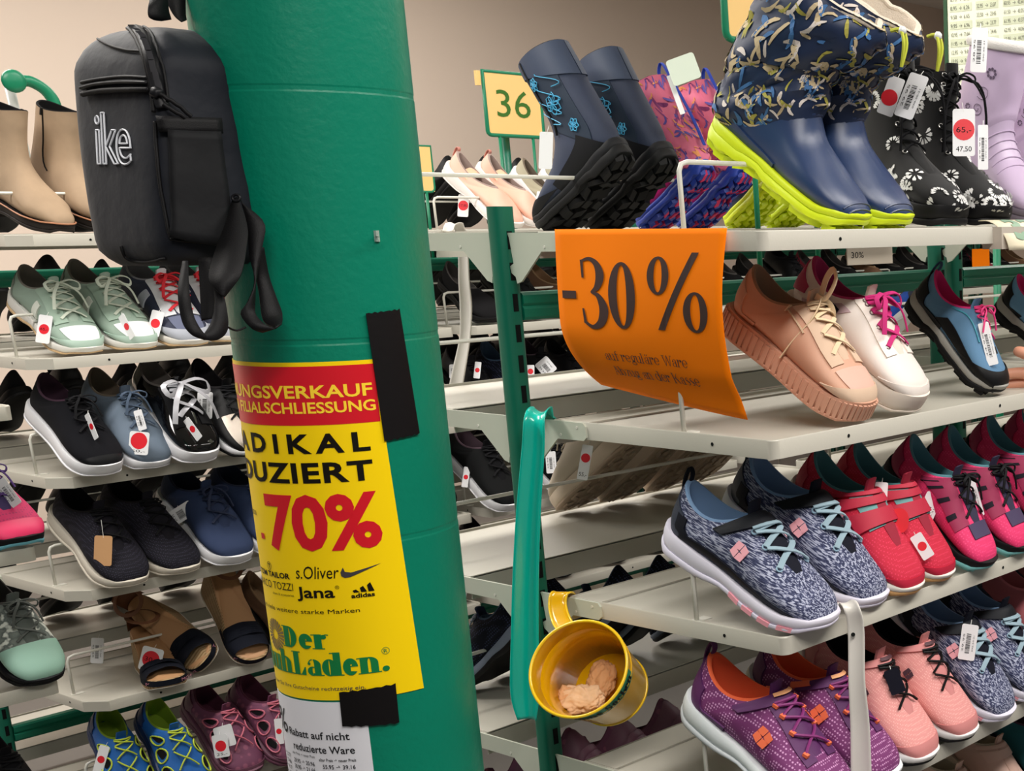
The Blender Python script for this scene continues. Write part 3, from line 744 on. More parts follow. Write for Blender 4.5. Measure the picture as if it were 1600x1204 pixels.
def st_beige(side):
    c = M('beige_leather', (206, 158, 132), .55, **LEA); c2 = M('beige_suede', (214, 184, 158), .8, bump=.4, bscale=1500); s = M('beige_rubber', (205, 155, 130), .6)
    L, P = base(side, LOW, 'cup', c, M('beige_lining', (150, 120, 96), .9), s, s, .12, dz=.035, ridges=1, grow=.004, tongue=c2, bulge=.01)
    add(P, 'toe_panel', m_patch(L, rect_patch(.04, .28, -44, 44), .006), M('beige_toe', (216, 172, 154), .5, **LEA))
    add(P, 'toe_cap', m_patch(L, toe_cap(.15, .14), .010, 12, 26), c2)
    for a in (1, -1): add(P, 'eyestay', m_patch(L, rect_patch(.30, .86, a * 14, a * 46), .010, 14, 8), c2)
    add(P, 'heel_counter', m_patch(L, heel_cap(.60, 55), .007), c)
    for a in (1, -1):
        add(P, 'zip', merge(MB().tube([L.P(.82 - .32 * t, radians(a * (52 + 8 * t)), .012) for t in [i / 9 for i in range(10)]], .006, 5), MB().obox(L.P(.80, radians(a * 52), .018), (.004, 0, 0), (0, .010, 0), (.008, 0, .022))), M('zip_beige', (196, 170, 140), .35))
    add(P, 'eyelets', m_eyelets(L, .35, .80, 5), M('eyelet_beige', (190, 165, 140), .4))
    add(P, 'sole_ribs', m_ribs('cup', side, .035), s, False)
    lc = M('lace_cream', (228, 204, 168), .85, bump=.3, bscale=2500)
    lb = m_laces(L, .35, .80, 5, r=.014, flat=.3, bow=False)
    c0 = L.P(.86, 0, .035)
    lb.tube(spline([c0, c0 + Vector((-.02, .01, .10)), c0 + Vector((.0, .0, .17)), c0 + Vector((.05, -.02, .14)), c0 + Vector((.04, -.01, .03)), c0], 18), .019, 6, .3, up=(0, 1, 0))
    for s in (1, -1): lb.tube(spline([c0, c0 + Vector((.04, s * .05, -.02)), c0 + Vector((.06, s * .10, -.09)), c0 + Vector((.04, s * .15, -.22)), c0 + Vector((.02, s * .165, -.34)) if s * side < 0 else c0 + Vector((.13, s * .10, -.13))], 18), .017, 6, .3, up=(1, 0, 0))
    lb.obox(c0, (.02, 0, 0), (0, .022, 0), (0, 0, .018))
    add(P, 'laces', lb, lc); return P
STYLES['beige'] = st_beige
def st_whitepink(side):
    c = M('offwhite_leather', (232, 222, 214), .45, **LEA); s = M('offwhite_rubber', (226, 214, 200), .6); mg = M('magenta_fabric', (170, 30, 92), .75)
    L, P = base(side, LOW, 'cup', c, mg, s, s, .10, dz=.03, grow=.004, tongue=M('tongue_cream', (222, 210, 196), .8), bulge=.008)
    add(P, 'toe_cap', m_patch(L, toe_cap(.12, .16), .007, 12, 26), c)
    for a in (1, -1):
        add(P, 'eyestay', m_patch(L, rect_patch(.32, .88, a * 14, a * 42), .009, 14, 8), M('eyestay_white', (236, 226, 216), .5))
        add(P, 'side_star', m_star(L, .66, a * 85, .09), M('navy_patch', (28, 28, 52), .6))
    add(P, 'heel_tab', m_patch(L, heel_cap(.80, 62), .009), M('magenta_leather', (176, 36, 84), .5))
    add(P, 'side_panel', merge(*[m_patch(L, rect_patch(.62, .80, a * 60, a * 120), .006) for a in (1, -1)]), M('mauve_suede', (190, 164, 170), .85))
    add(P, 'eyelets', m_eyelets(L, .36, .80, 5, r=.013), M('eyelet_steel', (190, 188, 184), .25, metal=.8))
    add(P, 'laces', m_laces(L, .36, .82, 5, r=.016, flat=.35, big=1.2), M('lace_magenta', (190, 30, 110), .8)); return P
STYLES['whitepink'] = st_whitepink
def st_hikeblue(side):
    c = M('blue_knit', (98, 140, 172), .8, kind='stripes', c2=srgb(74, 112, 148), scale=60, bump=.3, bscale=900)
    L, P = base(side, LOW, 'hike', c, M('lining_hotpink', (214, 30, 110), .8), M('midsole_grey', (150, 148, 142), .6), M('outsole_black', (22, 22, 24), .6), .42, tread=(9, 4, .03), tongue=c, tw=22)
    k = M('black_tpu', (26, 26, 28), .45, bump=.5, bscale=1200)
    add(P, 'toe_cap', m_patch(L, toe_cap(.20, .20, 112), .012, 14, 28), k)
    add(P, 'heel_counter', m_patch(L, heel_cap(.52, 62), .012), k)
    add(P, 'mudguard', merge(*[m_patch(L, g, .009) for g in guard(86, 122, .26, .62)]), k)
    add(P, 'piping', merge(*[MB().tube([L.P(.40 + .5 * t, radians(a * (34 + 30 * t * t)), .006) for t in [i / 11 for i in range(12)]], .006, 6) for a in (1, -1)]), M('teal_piping', (60, 150, 170), .5))
    add(P, 'laces', m_laces(L, .40, .84, 5, a=20, r=.007, flat=1, bow=True, big=1.0), M('cord_pink', (232, 60, 130), .6))
    add(P, 'cord_lock', MB().obox(L.P(.74, 0, .04), (.018, 0, .01), (0, .016, 0), (-.008, 0, .018)), M('black_plastic', (18, 18, 20), .35))
    add(P, 'cord_keeper', MB().obox(L.P(.33, 0, .018), (.024, 0, -.012), (0, .026, 0), (.003, 0, .008)), k)
    add(P, 'heel_loop', m_loop(L, h=.06), M('navy_webbing', (36, 60, 92), .8)); return P
STYLES['hikeblue'] = st_hikeblue
def st_navyknit(side):
    c = M('navy_heather_knit', (34, 40, 72), .85, kind='knit', c2=srgb(70, 76, 110), c3=srgb(170, 174, 194), scale=60, stretch=(.35, 1.6, 3.2), bump=.35, bscale=500)
    L, P = base(side, LOW, 'runner', c, M('lining_lightblue', (120, 152, 190), .85, bump=.4, bscale=1200), M('midsole_lilac_white', (222, 218, 232), .55), M('outsole_lilac_white', (216, 212, 228), .55), .30, grow=.008, tongue=M('navy_mesh', (24, 28, 48), .8))
    nv = M('navy_synthetic', (34, 42, 60), .5, **LEA)
    add(P, 'heel_counter', m_patch(L, heel_cap(.58, 60), .008), nv)
    add(P, 'sole_band', merge(*[m_patch(L, g, .010) for g in guard(112, 132, .0, .9)]), M('navy_band', (24, 26, 44), .6))
    add(P, 'strap', m_wide_strap(L), M('strap_navy', (30, 34, 44), .55, **LEA))
    add(P, 'eyelets', m_eyelets(L, .36, .59, 3, a=30, r=.014), M('eyelet_lightblue', (140, 170, 190), .5))
    add(P, 'laces', m_laces(L, .36, .59, 3, a=30, r=.017, flat=.35, bow=False), M('lace_greyblue', (140, 164, 176), .8))
    add(P, 'side_badge', merge(*[m_star(L, .52, a * 70, .085) for a in (1, -1)]), M('badge_pink', (236, 168, 178), .5))
    mb = MB()
    for sd in (1, -1):
        for x0 in (.52, .62, .73, .84):
            pts = soleouter(30, .012, 1, side); xs = [x0, x0 + .07]
            for_ = []
            for x in xs:
                y = sd * sole_w(x) * 1.165 + side * bend(x); zb = lin(SOLES['runner']['zb'], x) + .006
                for_.append(Vector((x, y, zb)))
            a, b = for_; mb.prism([a, b, b + Vector((0, 0, .022)), a + Vector((0, 0, .022))], (0, -sd * .02, 0))
    add(P, 'sole_pod', mb, M('pod_pink', (236, 160, 172), .55), False)
    add(P, 'heel_loop', m_loop(L, h=.06, w=.016), M('loop_navy', (28, 30, 44), .8)); return P
STYLES['navyknit'] = st_navyknit
def st_redvelcro(side):
    c = M('raspberry_mesh', (196, 22, 56), .75, kind='dots', c2=srgb(216, 50, 84), scale=70, bump=.4, bscale=900); k = M('raspberry_strap', (182, 20, 54), .6, **LEA)
    L, P = base(side, LOW, 'runner', c, M('lining_teal', (70, 124, 128), .85), M('midsole_white', (226, 222, 214), .55), M('outsole_gum', (196, 150, 96), .6), .45, grow=.004, tongue=M('raspberry_tongue', (150, 24, 50), .8))
    add(P, 'toe_cap', m_patch(L, toe_cap(.12, .12), .007, 10, 26), k)
    for u in (.44, .59, .74): add(P, 'strap', m_strap(L, u, u + .105, -80, 80, .024), k)
    add(P, 'trim', m_strap(L, .43, .88, -52, 52, .009), M('trim_teal', (96, 150, 150), .6))
    add(P, 'heel_counter', m_patch(L, heel_cap(.58, 55), .007), k); return P
STYLES['redvelcro'] = st_redvelcro
def st_pinktrail(side):
    c = M('fuchsia_mesh', (222, 44, 104), .7, kind='dots', c2=srgb(240, 70, 128), scale=60, bump=.3, bscale=900); k = M('plum_overlay', (148, 20, 72), .6, **LEA)
    L, P = base(side, LOW, 'hike', c, M('lining_teal2', (84, 138, 148), .85), M('midsole_black', (30, 30, 34), .6), M('outsole_mint', (120, 190, 190), .6), .34, tread=(8, 4, .022), tread_m=M('tread_mint', (120, 190, 190), .6), tongue=M('navy_tongue', (44, 40, 66), .8))
    add(P, 'toe_cap', m_patch(L, toe_cap(.07, .10), .010, 10, 26), M('toe_black', (26, 26, 30), .6))
    add(P, 'side_overlay', merge(*[m_patch(L, rect_patch(.34, .86, a * 26, a * 78), .008, 12, 10) for a in (1, -1)]), k)
    add(P, 'vent', merge(*[m_patch(L, rect_patch(.40 + .11 * i, .43 + .11 * i, a * 52, a * 80), .012, 3, 6) for a in (1, -1) for i in range(4)]), M('vent_dark', (40, 30, 50), .7))
    add(P, 'toe_overlay', m_patch(L, rect_patch(.26, .34, -30, 30), .008), M('indigo_overlay', (62, 50, 84), .7))
    add(P, 'heel_counter', m_patch(L, heel_cap(.55, 60), .009), k)
    add(P, 'eyelets', m_eyelets(L, .38, .80, 4, a=26), M('eyelet_dark', (40, 34, 50), .5))
    add(P, 'laces', m_laces(L, .38, .82, 4, r=.010, flat=.7), M('lace_black', (20, 20, 26), .7)); return P
STYLES['pinktrail'] = st_pinktrail
def st_purple(side):
    c = M('purple_mesh', (116, 46, 104), .75, kind='dots', c2=srgb(206, 150, 196), scale=64, bump=.3, bscale=800); k = M('purple_overlay', (84, 28, 88), .6, **LEA); o = M('orange_coral', (240, 112, 72), .7)
    L, P = base(side, LOW, 'runner', c, M('lining_orange', (236, 100, 56), .8), M('midsole_palegrey', (226, 232, 234), .5), M('outsole_purple_grey', (205, 210, 214), .55), .25, grow=.010, bulge=.045, tongue=k)
    add(P, 'heel_counter', m_patch(L, heel_cap(.56, 58), .009), k)
    add(P, 'eyestay', merge(*[m_patch(L, rect_patch(.30, .84, a * 10, a * 34), .008, 12, 6) for a in (1, -1)]), k)
    add(P, 'strap', m_wide_strap(L, .80, .15, .075, -72, 72, .020), k)
    s2 = m_patch(L, rect_patch(.745, .895, side * 50, side * 74), .025, 5, 6); add(P, 'strap_tip', s2, o)
    add(P, 'strap_lettering', m_patch(L, lambda p, q: (.78 + .07 * p, radians(side * (-20 + 38 * q))), .034, 3, 8, False), M('lettering_peach', (238, 170, 120), .6))
    add(P, 'side_badge', merge(*[m_star(L, .50, a * 70, .09) for a in (1, -1)]), o)
    lo = MB()
    for i in range(4):
        for a in (1, -1):
            cc = L.P(.34 + .105 * i, radians(a * 24), .016); lo.obox(cc, (.014, 0, 0), (0, .011, 0), (0, 0, .008))
    add(P, 'lace_loop', lo, o, False)
    add(P, 'laces', m_laces(L, .34, .66, 4, a=24, r=.008, flat=1, bow=False), M('cord_violet', (130, 40, 110), .6))
    add(P, 'heel_loop', m_loop(L, h=.05), k); return P
STYLES['purple'] = st_purple
def st_pinklico(side):
    c = M('rose_mesh', (222, 148, 144), .75, kind='dots', c2=srgb(238, 180, 172), scale=90, bump=.3, bscale=900); k = M('rose_overlay', (206, 132, 130), .6, **LEA)
    L, P = base(side, LOW, 'runner', c, M('lining_black', (18, 18, 22), .85), M('midsole_white2', (228, 226, 226), .55), M('outsole_black2', (24, 22, 26), .6), .34, grow=.006, tongue=k)
    add(P, 'toe_cap', m_patch(L, toe_cap(.16, .10), .005, 10, 26), k)
    add(P, 'heel_counter', m_patch(L, heel_cap(.58, 60), .008), k)
    add(P, 'strap', m_wide_strap(L, .82, .13, .06, -64, 64, .018), k)
    add(P, 'strap_lettering', m_patch(L, rect_patch(.79, .86, -16, 14), .032, 3, 8, False), M('lettering_dark', (70, 30, 40), .6))
    add(P, 'side_badge', merge(*[m_star(L, .52, a * 74, .06) for a in (1, -1)]), M('badge_dark', (60, 40, 52), .5))
    add(P, 'laces', m_laces(L, .36, .68, 4, a=24, r=.008, flat=1, bow=False), M('cord_black', (16, 16, 18), .6)); return P
STYLES['pinklico'] = st_pinklico
def simple(style, secs, sole, up, lining, mid, outm, split=.3, laces=None, tongue=None, cap=None, counter=None, bow=True, **k):
    def f(side):
        L, P = base(side, secs, sole, up, lining, mid, outm, split, tongue=tongue, **k)
        if cap: add(P, 'toe_cap', m_patch(L, toe_cap(*cap[1:]), .006, 10, 26), cap[0])
        if counter: add(P, 'heel_counter', m_patch(L, heel_cap(.58, 58), .006), counter)
        if laces: add(P, 'laces', m_laces(L, .36, .82, 5, r=.010, flat=.5, bow=bow), laces); 
        return P
    STYLES[style] = f
def st_mint(side):
    c = M('sage_mesh', (140, 160, 146), .8, bump=.4, bscale=700); g = M('sage_leather', (166, 190, 176), .5, **LEA); wht = M('toe_white', (222, 226, 226), .5)
    L, P = base(side, LOW, 'runner', c, M('lining_taupe', (112, 108, 100), .85), M('midsole_white3', (216, 214, 208), .55), M('outsole_tan', (190, 160, 120), .6), .2, grow=.004, tongue=M('sage_tongue', (150, 168, 154), .8))
    add(P, 'toe_panel', m_patch(L, rect_patch(.06, .28, -46, 46), .005), wht)
    add(P, 'toe_cap', m_patch(L, toe_cap(.13, .16), .009, 12, 26), g)
    add(P, 'eyestay', merge(*[m_patch(L, rect_patch(.31, .90, a * 14, a * 50), .009, 12, 8) for a in (1, -1)]), M('sage_suede', (150, 172, 156), .8))
    add(P, 'side_stripe', merge(*[m_patch(L, lambda p, q, a=a: (.50 + .06 * p - .05 * q, radians(a * (62 + 44 * q))), .012, 4, 10) for a in (1, -1)]), M('stripe_pale', (206, 210, 200), .6))
    add(P, 'heel_counter', m_patch(L, heel_cap(.60, 55), .007), M('sage_dark', (112, 120, 110), .7))
    add(P, 'laces', m_laces(L, .34, .84, 6, r=.013, flat=.35, big=1.3), M('lace_sage', (198, 206, 190), .85)); return P
STYLES['mint'] = st_mint
def st_redlace(side):
    c = M('navy_nylon', (34, 40, 62), .7, bump=.3, bscale=700); g = M('grey_suede', (168, 172, 182), .8, bump=.3, bscale=1200)
    L, P = base(side, LOW, 'runner', c, M('lining_grey', (120, 120, 126), .85), M('midsole_cream', (220, 216, 208), .55), M('outsole_tan', (190, 160, 120), .6), .22, grow=.004, tongue=M('tongue_lightgrey', (206, 208, 212), .8))
    add(P, 'toe_cap', m_patch(L, toe_cap(.17, .18), .009, 12, 26), g)
    add(P, 'toe_panel', m_patch(L, rect_patch(.15, .30, -40, 40), .005), M('slate_mesh', (92, 98, 122), .8))
    add(P, 'eyestay', merge(*[m_patch(L, rect_patch(.31, .90, a * 14, a * 46), .009, 12, 8) for a in (1, -1)]), M('white_suede', (206, 208, 212), .8))
    add(P, 'side_stripe', merge(*[m_patch(L, lambda p, q, a=a: (.52 + .07 * p - .05 * q, radians(a * (56 + 48 * q))), .012, 4, 10) for a in (1, -1)]), g)
    add(P, 'laces', m_laces(L, .34, .84, 6, r=.013, flat=.35, big=1.1), M('lace_red', (212, 40, 52), .8)); return P
STYLES['redlace'] = st_redlace
DKL = M('lining_dark', (40, 36, 40), .9); WHR = M('rubber_white', (226, 226, 230), .5)
simple('canvas', LOW, 'cup', M('black_navy_canvas', (20, 21, 30), .9, bump=.5, bscale=900), M('lining_plum', (64, 38, 56), .9), WHR, WHR, .1, M('lace_black2', (18, 18, 24), .8), M('tongue_black', (20, 20, 26), .9), (M('toe_dark_leather', (34, 36, 40), .4), .16, .04), dz=.015, grow=.004)
simple('greyblue', LOW, 'thin', M('greyblue_suede', (96, 110, 126), .85, bump=.3, bscale=1200), M('lining_taupe2', (104, 92, 78), .9), WHR, WHR, .1, M('lace_slate', (60, 76, 96), .8), M('tongue_slate', (84, 98, 116), .9), dz=.005)
def st_patent(side):
    pt = M('black_patent', (10, 10, 14), .08, coat=.6); L, P = base(side, LOW, 'cup', pt, M('lining_grey3', (96, 90, 86), .9), WHR, WHR, .1, dz=.02, grow=.004, tongue=pt)
    add(P, 'eyestay', merge(*[m_patch(L, rect_patch(.31, .90, a * 14, a * 50), .008, 12, 8) for a in (1, -1)]), M('black_suede', (20, 20, 24), .9))
    add(P, 'ribbon', m_laces(L, .38, .84, 4, r=.022, flat=.15, big=1.8), M('ribbon_silver', (180, 180, 186), .35, metal=.3)); return P
STYLES['patent'] = st_patent
def st_silver(side):
    c = M('black_leather', (20, 20, 24), .45, **LEA); L, P = base(side, LOW, 'runner', c, DKL, WHR, M('outsole_black3', (24, 24, 26), .6), .3, tongue=c)
    add(P, 'toe_panel', m_patch(L, rect_patch(.12, .40, -50, 50), .006), M('silver_foil', (170, 160, 150), .25, metal=.9, bump=.6, bscale=260))
    add(P, 'laces', m_laces(L, .36, .82, 5, r=.009, bow=False), M('lace_black2', (18, 18, 24), .8)); return P
STYLES['silver'] = st_silver
simple('darkrunner', LOW, 'runner', M('dark_knit', (40, 38, 50), .85, kind='dots', c2=srgb(52, 50, 64), scale=80, bump=.3, bscale=800), DKL, M('midsole_stone', (206, 198, 184), .6), M('outsole_stone', (206, 198, 184), .6), .2, M('lace_black2', (18, 18, 24), .8), M('tongue_dark', (34, 32, 42), .9), bow=False)
simple('navysneak', LOW, 'cup', M('navy_suede', (34, 50, 84), .85, bump=.4, bscale=1200), M('lining_navy', (28, 36, 58), .9), WHR, WHR, .1, M('lace_navy', (22, 34, 62), .8), M('tongue_navy', (30, 44, 76), .9), w=1.02)
simple('blacksneak', LOW, 'cup', M('black_knit', (24, 26, 28), .85, bump=.4, bscale=900), M('lining_plumgrey', (70, 52, 62), .9), WHR, WHR, .1, M('lace_black2', (18, 18, 24), .8), M('tongue_black', (20, 20, 26), .9), bow=False)
simple('darkshoe', LOW, 'thin', M('dark_leather', (18, 18, 22), .5, **LEA), DKL, M('sole_dark', (26, 25, 27), .6), M('sole_dark', (26, 25, 27), .6), .3, M('lace_black2', (18, 18, 24), .8), M('tongue_black', (20, 20, 26), .9), bow=False)
simple('navydark', LOW, 'runner', M('dark_navy_mesh', (26, 32, 52), .8, kind='dots', c2=srgb(60, 66, 96), scale=50), M('lining_blue2', (60, 84, 110), .9), M('midsole_slate', (120, 130, 150), .6), M('sole_dark', (26, 25, 27), .6), .4, M('lace_grey2', (130, 140, 155), .8), M('tongue_navy', (30, 44, 76), .9), bow=False)
simple('slipper', SLIP, 'thin', M('dark_felt', (30, 29, 32), .95, bump=.4, bscale=500), M('lining_grey4', (70, 66, 64), .95), M('sole_dark', (26, 25, 27), .6), M('sole_dark', (26, 25, 27), .6), .3, floor=.13, depth_x=(.08, .56))
simple('brownslip', SLIP, 'thin', M('brown_suede', (110, 78, 56), .9, bump=.4, bscale=500), M('lining_tan', (150, 120, 90), .95), M('sole_dark', (26, 25, 27), .6), M('sole_dark', (26, 25, 27), .6), .3, floor=.13, depth_x=(.08, .56))
simple('redslip', SLIP, 'thin', M('wine_felt', (130, 24, 48), .9), M('lining_grey4', (70, 66, 64), .95), M('sole_dark', (26, 25, 27), .6), M('sole_dark', (26, 25, 27), .6), .3, floor=.13, depth_x=(.08, .56))
simple('olive', SLIP, 'runner', M('olive_leather', (164, 158, 134), .6, **LEA), M('lining_taupe2', (104, 92, 78), .9), WHR, WHR, .1, floor=.15, depth_x=(.08, .56))
simple('beigeknit', LOW, 'cup', M('sand_knit', (196, 184, 166), .9, bump=.5, bscale=600), M('lining_sand', (170, 158, 140), .9), M('rubber_sand', (196, 180, 160), .7), M('rubber_sand2', (168, 148, 128), .8, bump=.6, bscale=300), .15, M('lace_sand', (206, 196, 178), .8), M('tongue_sand', (190, 178, 160), .9), ridges=1, dz=.02, tread=(12, 3, .006, .3))
simple('magtrail', LOW, 'hike', M('magenta_mesh', (206, 30, 96), .7, kind='dots', c2=srgb(170, 30, 90), scale=50), M('lining_violet', (60, 40, 84), .9), M('midsole_black4', (30, 30, 36), .6), M('outsole_skyblue', (110, 180, 196), .6), .35, M('lace_violet', (74, 44, 110), .8), M('tongue_violet', (60, 46, 90), .9), (M('toe_fuchsia', (232, 40, 100), .5), .24, .04))
simple('mintrunner', LOW, 'runner', M('grey_print_knit', (120, 128, 122), .8, kind='knit', c2=srgb(90, 98, 94), c3=srgb(220, 224, 214), scale=14), M('lining_grey4', (70, 66, 64), .95), M('midsole_black4', (52, 54, 56), .6), M('sole_dark', (26, 25, 27), .6), .4, M('lace_grey5', (80, 84, 80), .8), M('tongue_grey5', (90, 96, 92), .9), (M('toe_mint', (158, 200, 182), .5), .34, .02), grow=.006)
simple('hike2', LOW, 'hike', M('sky_knit', (120, 170, 206), .8, kind='stripes', c2=srgb(90, 140, 180), scale=60), M('lining_hotpink', (214, 30, 110), .8), M('midsole_grey', (150, 148, 142), .6), M('outsole_black', (22, 22, 24), .6), .42, M('cord_pink', (232, 60, 130), .6), M('tongue_sky', (110, 160, 200), .9), (M('black_tpu', (26, 26, 28), .45), .20, .2), M('black_tpu', (26, 26, 28), .45), tread=(9, 4, .03))
simple('roseveil', LOW, 'runner', M('dusty_rose', (168, 92, 98), .8), M('lining_rose', (190, 110, 116), .9), M('midsole_teal5', (90, 150, 160), .6), M('sole_dark', (26, 25, 27), .6), .4, M('lace_rose', (226, 150, 140), .8), M('tongue_navy', (30, 44, 76), .9), counter=M('counter_navy', (30, 36, 58), .6))
simple('beigevelcro', LOW, 'cup', M('blush_leather', (200, 166, 152), .6, **LEA), M('lining_sand', (170, 158, 140), .9), M('rubber_sand', (196, 180, 160), .7), M('rubber_sand', (196, 180, 160), .7), .1, None, M('tongue_blush', (190, 156, 142), .9), dz=.01)
_bv = STYLES['beigevelcro']
def st_bv(side):
    P = _bv(side); L = Last(LOW, side, .01)
    for u in (.55, .74): add(P, 'strap', m_strap(L, u, u + .13, -64, 64, .014), M('blush_strap', (206, 172, 158), .6))
    return P
STYLES['beigevelcro'] = st_bv
simple('tealkid', LOW, 'runner', M('teal_knit', (24, 96, 104), .8), M('lining_plum', (90, 24, 56), .9), M('midsole_black4', (52, 54, 56), .6), M('sole_dark', (26, 25, 27), .6), .4, M('lace_black2', (18, 18, 24), .8), M('tongue_teal', (20, 80, 90), .9))
simple('bluekid', LOW, 'runner', M('royal_knit', (24, 84, 190), .75), M('lining_navy', (28, 36, 58), .9), WHR, WHR, .1, M('lace_white', (225, 225, 230), .8), M('tongue_navy', (30, 44, 76), .9), counter=M('counter_navy', (30, 36, 58), .6), grow=.006, bulge=.05)
# ---- mary janes
def st_maryjane(side):
    c = M('blush_calf', (232, 182, 160), .45, **LEA)
    L, P = base(side, SLIP, 'runner', c, M('lining_greige', (160, 140, 132), .8), M('midsole_white6', (232, 226, 222), .5), M('midsole_white6', (232, 226, 222), .5), .1, floor=.15, depth_x=(.08, .60), grow=.002)
    mb = MB(); a = L.P(.86, radians(-96), .006); b = L.P(.86, radians(96), .006); top = (L.P(.95, 0, 0) + L.P(.95, radians(180), 0)) / 2
    pts = [a + (b - a) * t + Vector((0, 0, .075 * sin(pi * t))) for t in [i / 10 for i in range(11)]]
    mb.tube(pts, .05, 8, .12, up=(0, 0, 1)); add(P, 'strap', mb, M('strap_blush', (232, 184, 150), .5))
    add(P, 'heel_loop', m_loop(L, h=.03, w=.022), M('loop_rose', (196, 130, 118), .6)); return P
STYLES['maryjane'] = st_maryjane
# ---- ankle boots
def st_tanboot(side):
    c = M('taupe_nubuck', (160, 136, 110), .8, bump=.3, bscale=700, var=.12, vscale=5)
    L, P = base(side, ANKLE, 'thin', c, M('boot_lining_black', (22, 20, 22), .95), M('boot_sole_dark', (44, 36, 32), .6), M('boot_sole_dark', (44, 36, 32), .6), .3, floor=.3, depth_x=(.10, .42), toe=.80, w=.92)
    add(P, 'welt', MB().tube([Vector((p.x, p.y * 1.0, lin(SOLES['thin']['zt'], p.x) + .004)) for p in soleouter(30, .004, .80, side, .95)], .006, 5, closed=True), M('welt_tan', (170, 116, 84), .6))
    s = side
    for a, nm in ((s * 92, 'zip'), ):
        mb = MB(); pts = [L.P(.60 + .39 * t, radians(a + 8 * (1 - t)), .004) for t in [i / 12 for i in range(13)]]; mb.tube(pts, .007, 5, .5)
        mb.obox(L.P(.97, radians(a), .012), (.008, 0, 0), (0, .006, 0), (0, 0, .028)); add(P, 'zip', mb, M('zip_black', (24, 22, 22), .4))
    add(P, 'elastic_gusset', m_patch(L, lambda p, q: (.66 + .33 * p, radians(-s * (92 + (q - .5) * (26 + 20 * p)))), .004, 10, 8), M('gusset_grey', (78, 74, 72), .9, bump=.5, bscale=900))
    hl = MB(); o = [p for p in soleouter(30, -.01, .8, side, .95) if p.x < .24]
    hl.prism([Vector((p.x, p.y, -.075)) for p in o], (0, 0, .085)); add(P, 'heel', hl, M('boot_sole_dark', (44, 36, 32), .6), False)
    return P
STYLES['tanboot'] = st_tanboot
def st_floralboot(side):
    c = M('black_velvet', (14, 14, 17), .8, sheen=.3)
    L, P = base(side, ANKLE, 'cup', c, M('boot_lining_black', (22, 20, 22), .95), M('rubber_black', (34, 34, 36), .5), M('rubber_black', (34, 34, 36), .5), .3, floor=.3, depth_x=(.10, .42), dz=.03, tongue=c, grow=.01, text_=.06)
    rnd = random.Random(3 + side); mb = MB()      # white daisies
    for k in range(64):
        u = rnd.uniform(.02, .95); a = rnd.uniform(-170, 170)
        if u > .45 and abs(a) < 28: continue
        n = rnd.randint(7, 9); hole = rnd.uniform(.018, .024); R_ = rnd.uniform(.050, .066)
        ang0 = rnd.uniform(0, 6); span = rnd.uniform(3.2, 6.0)
        c0 = L.P(u, radians(a), .003); nn = L.N(u, radians(a)) * L.sg; t = nn.orthogonal().normalized(); b = nn.cross(t)
        for j in range(n):
            th = ang0 + span * j / n
            for w_ in (0,):
                def q(r, dth): return c0 + t * cos(th + dth) * r + b * sin(th + dth) * r + nn * (.007 - r * r * 3.0)
                mb.add([q(hole, 0), q(R_ * .8, -.26), q(R_, -.10), q(R_ * .88, 0), q(R_, .10), q(R_ * .8, .26)], [(0, 1, 2, 3), (0, 3, 4, 5)])
    add(P, 'daisy_print', mb, M('print_white', (224, 224, 222), .8), False)
    add(P, 'eyelets', m_eyelets(L, .46, .96, 7, a=26, r=.012), M('eyelet_steel', (190, 188, 184), .25, metal=.8))
    add(P, 'laces', m_laces(L, .46, .93, 7, a=26, r=.008, flat=.8, big=1.0), M('lace_black2', (18, 18, 24), .8))
    lb = MB(); c0 = L.P(.93, 0, .03)
    for s in (1, -1): lb.tube(spline([c0, c0 + Vector((.10, s * .10, -.02)), c0 + Vector((.13, s * .16, -.18)), c0 + Vector((.16, s * .17, -.42))], 14), .008, 6)
    add(P, 'lace_ends', lb, M('lace_black2', (18, 18, 24), .8))
    add(P, 'heel_loop', m_loop(L, h=.07, w=.028), M('loop_black', (20, 20, 24), .8)); return P
STYLES['floralboot'] = st_floralboot
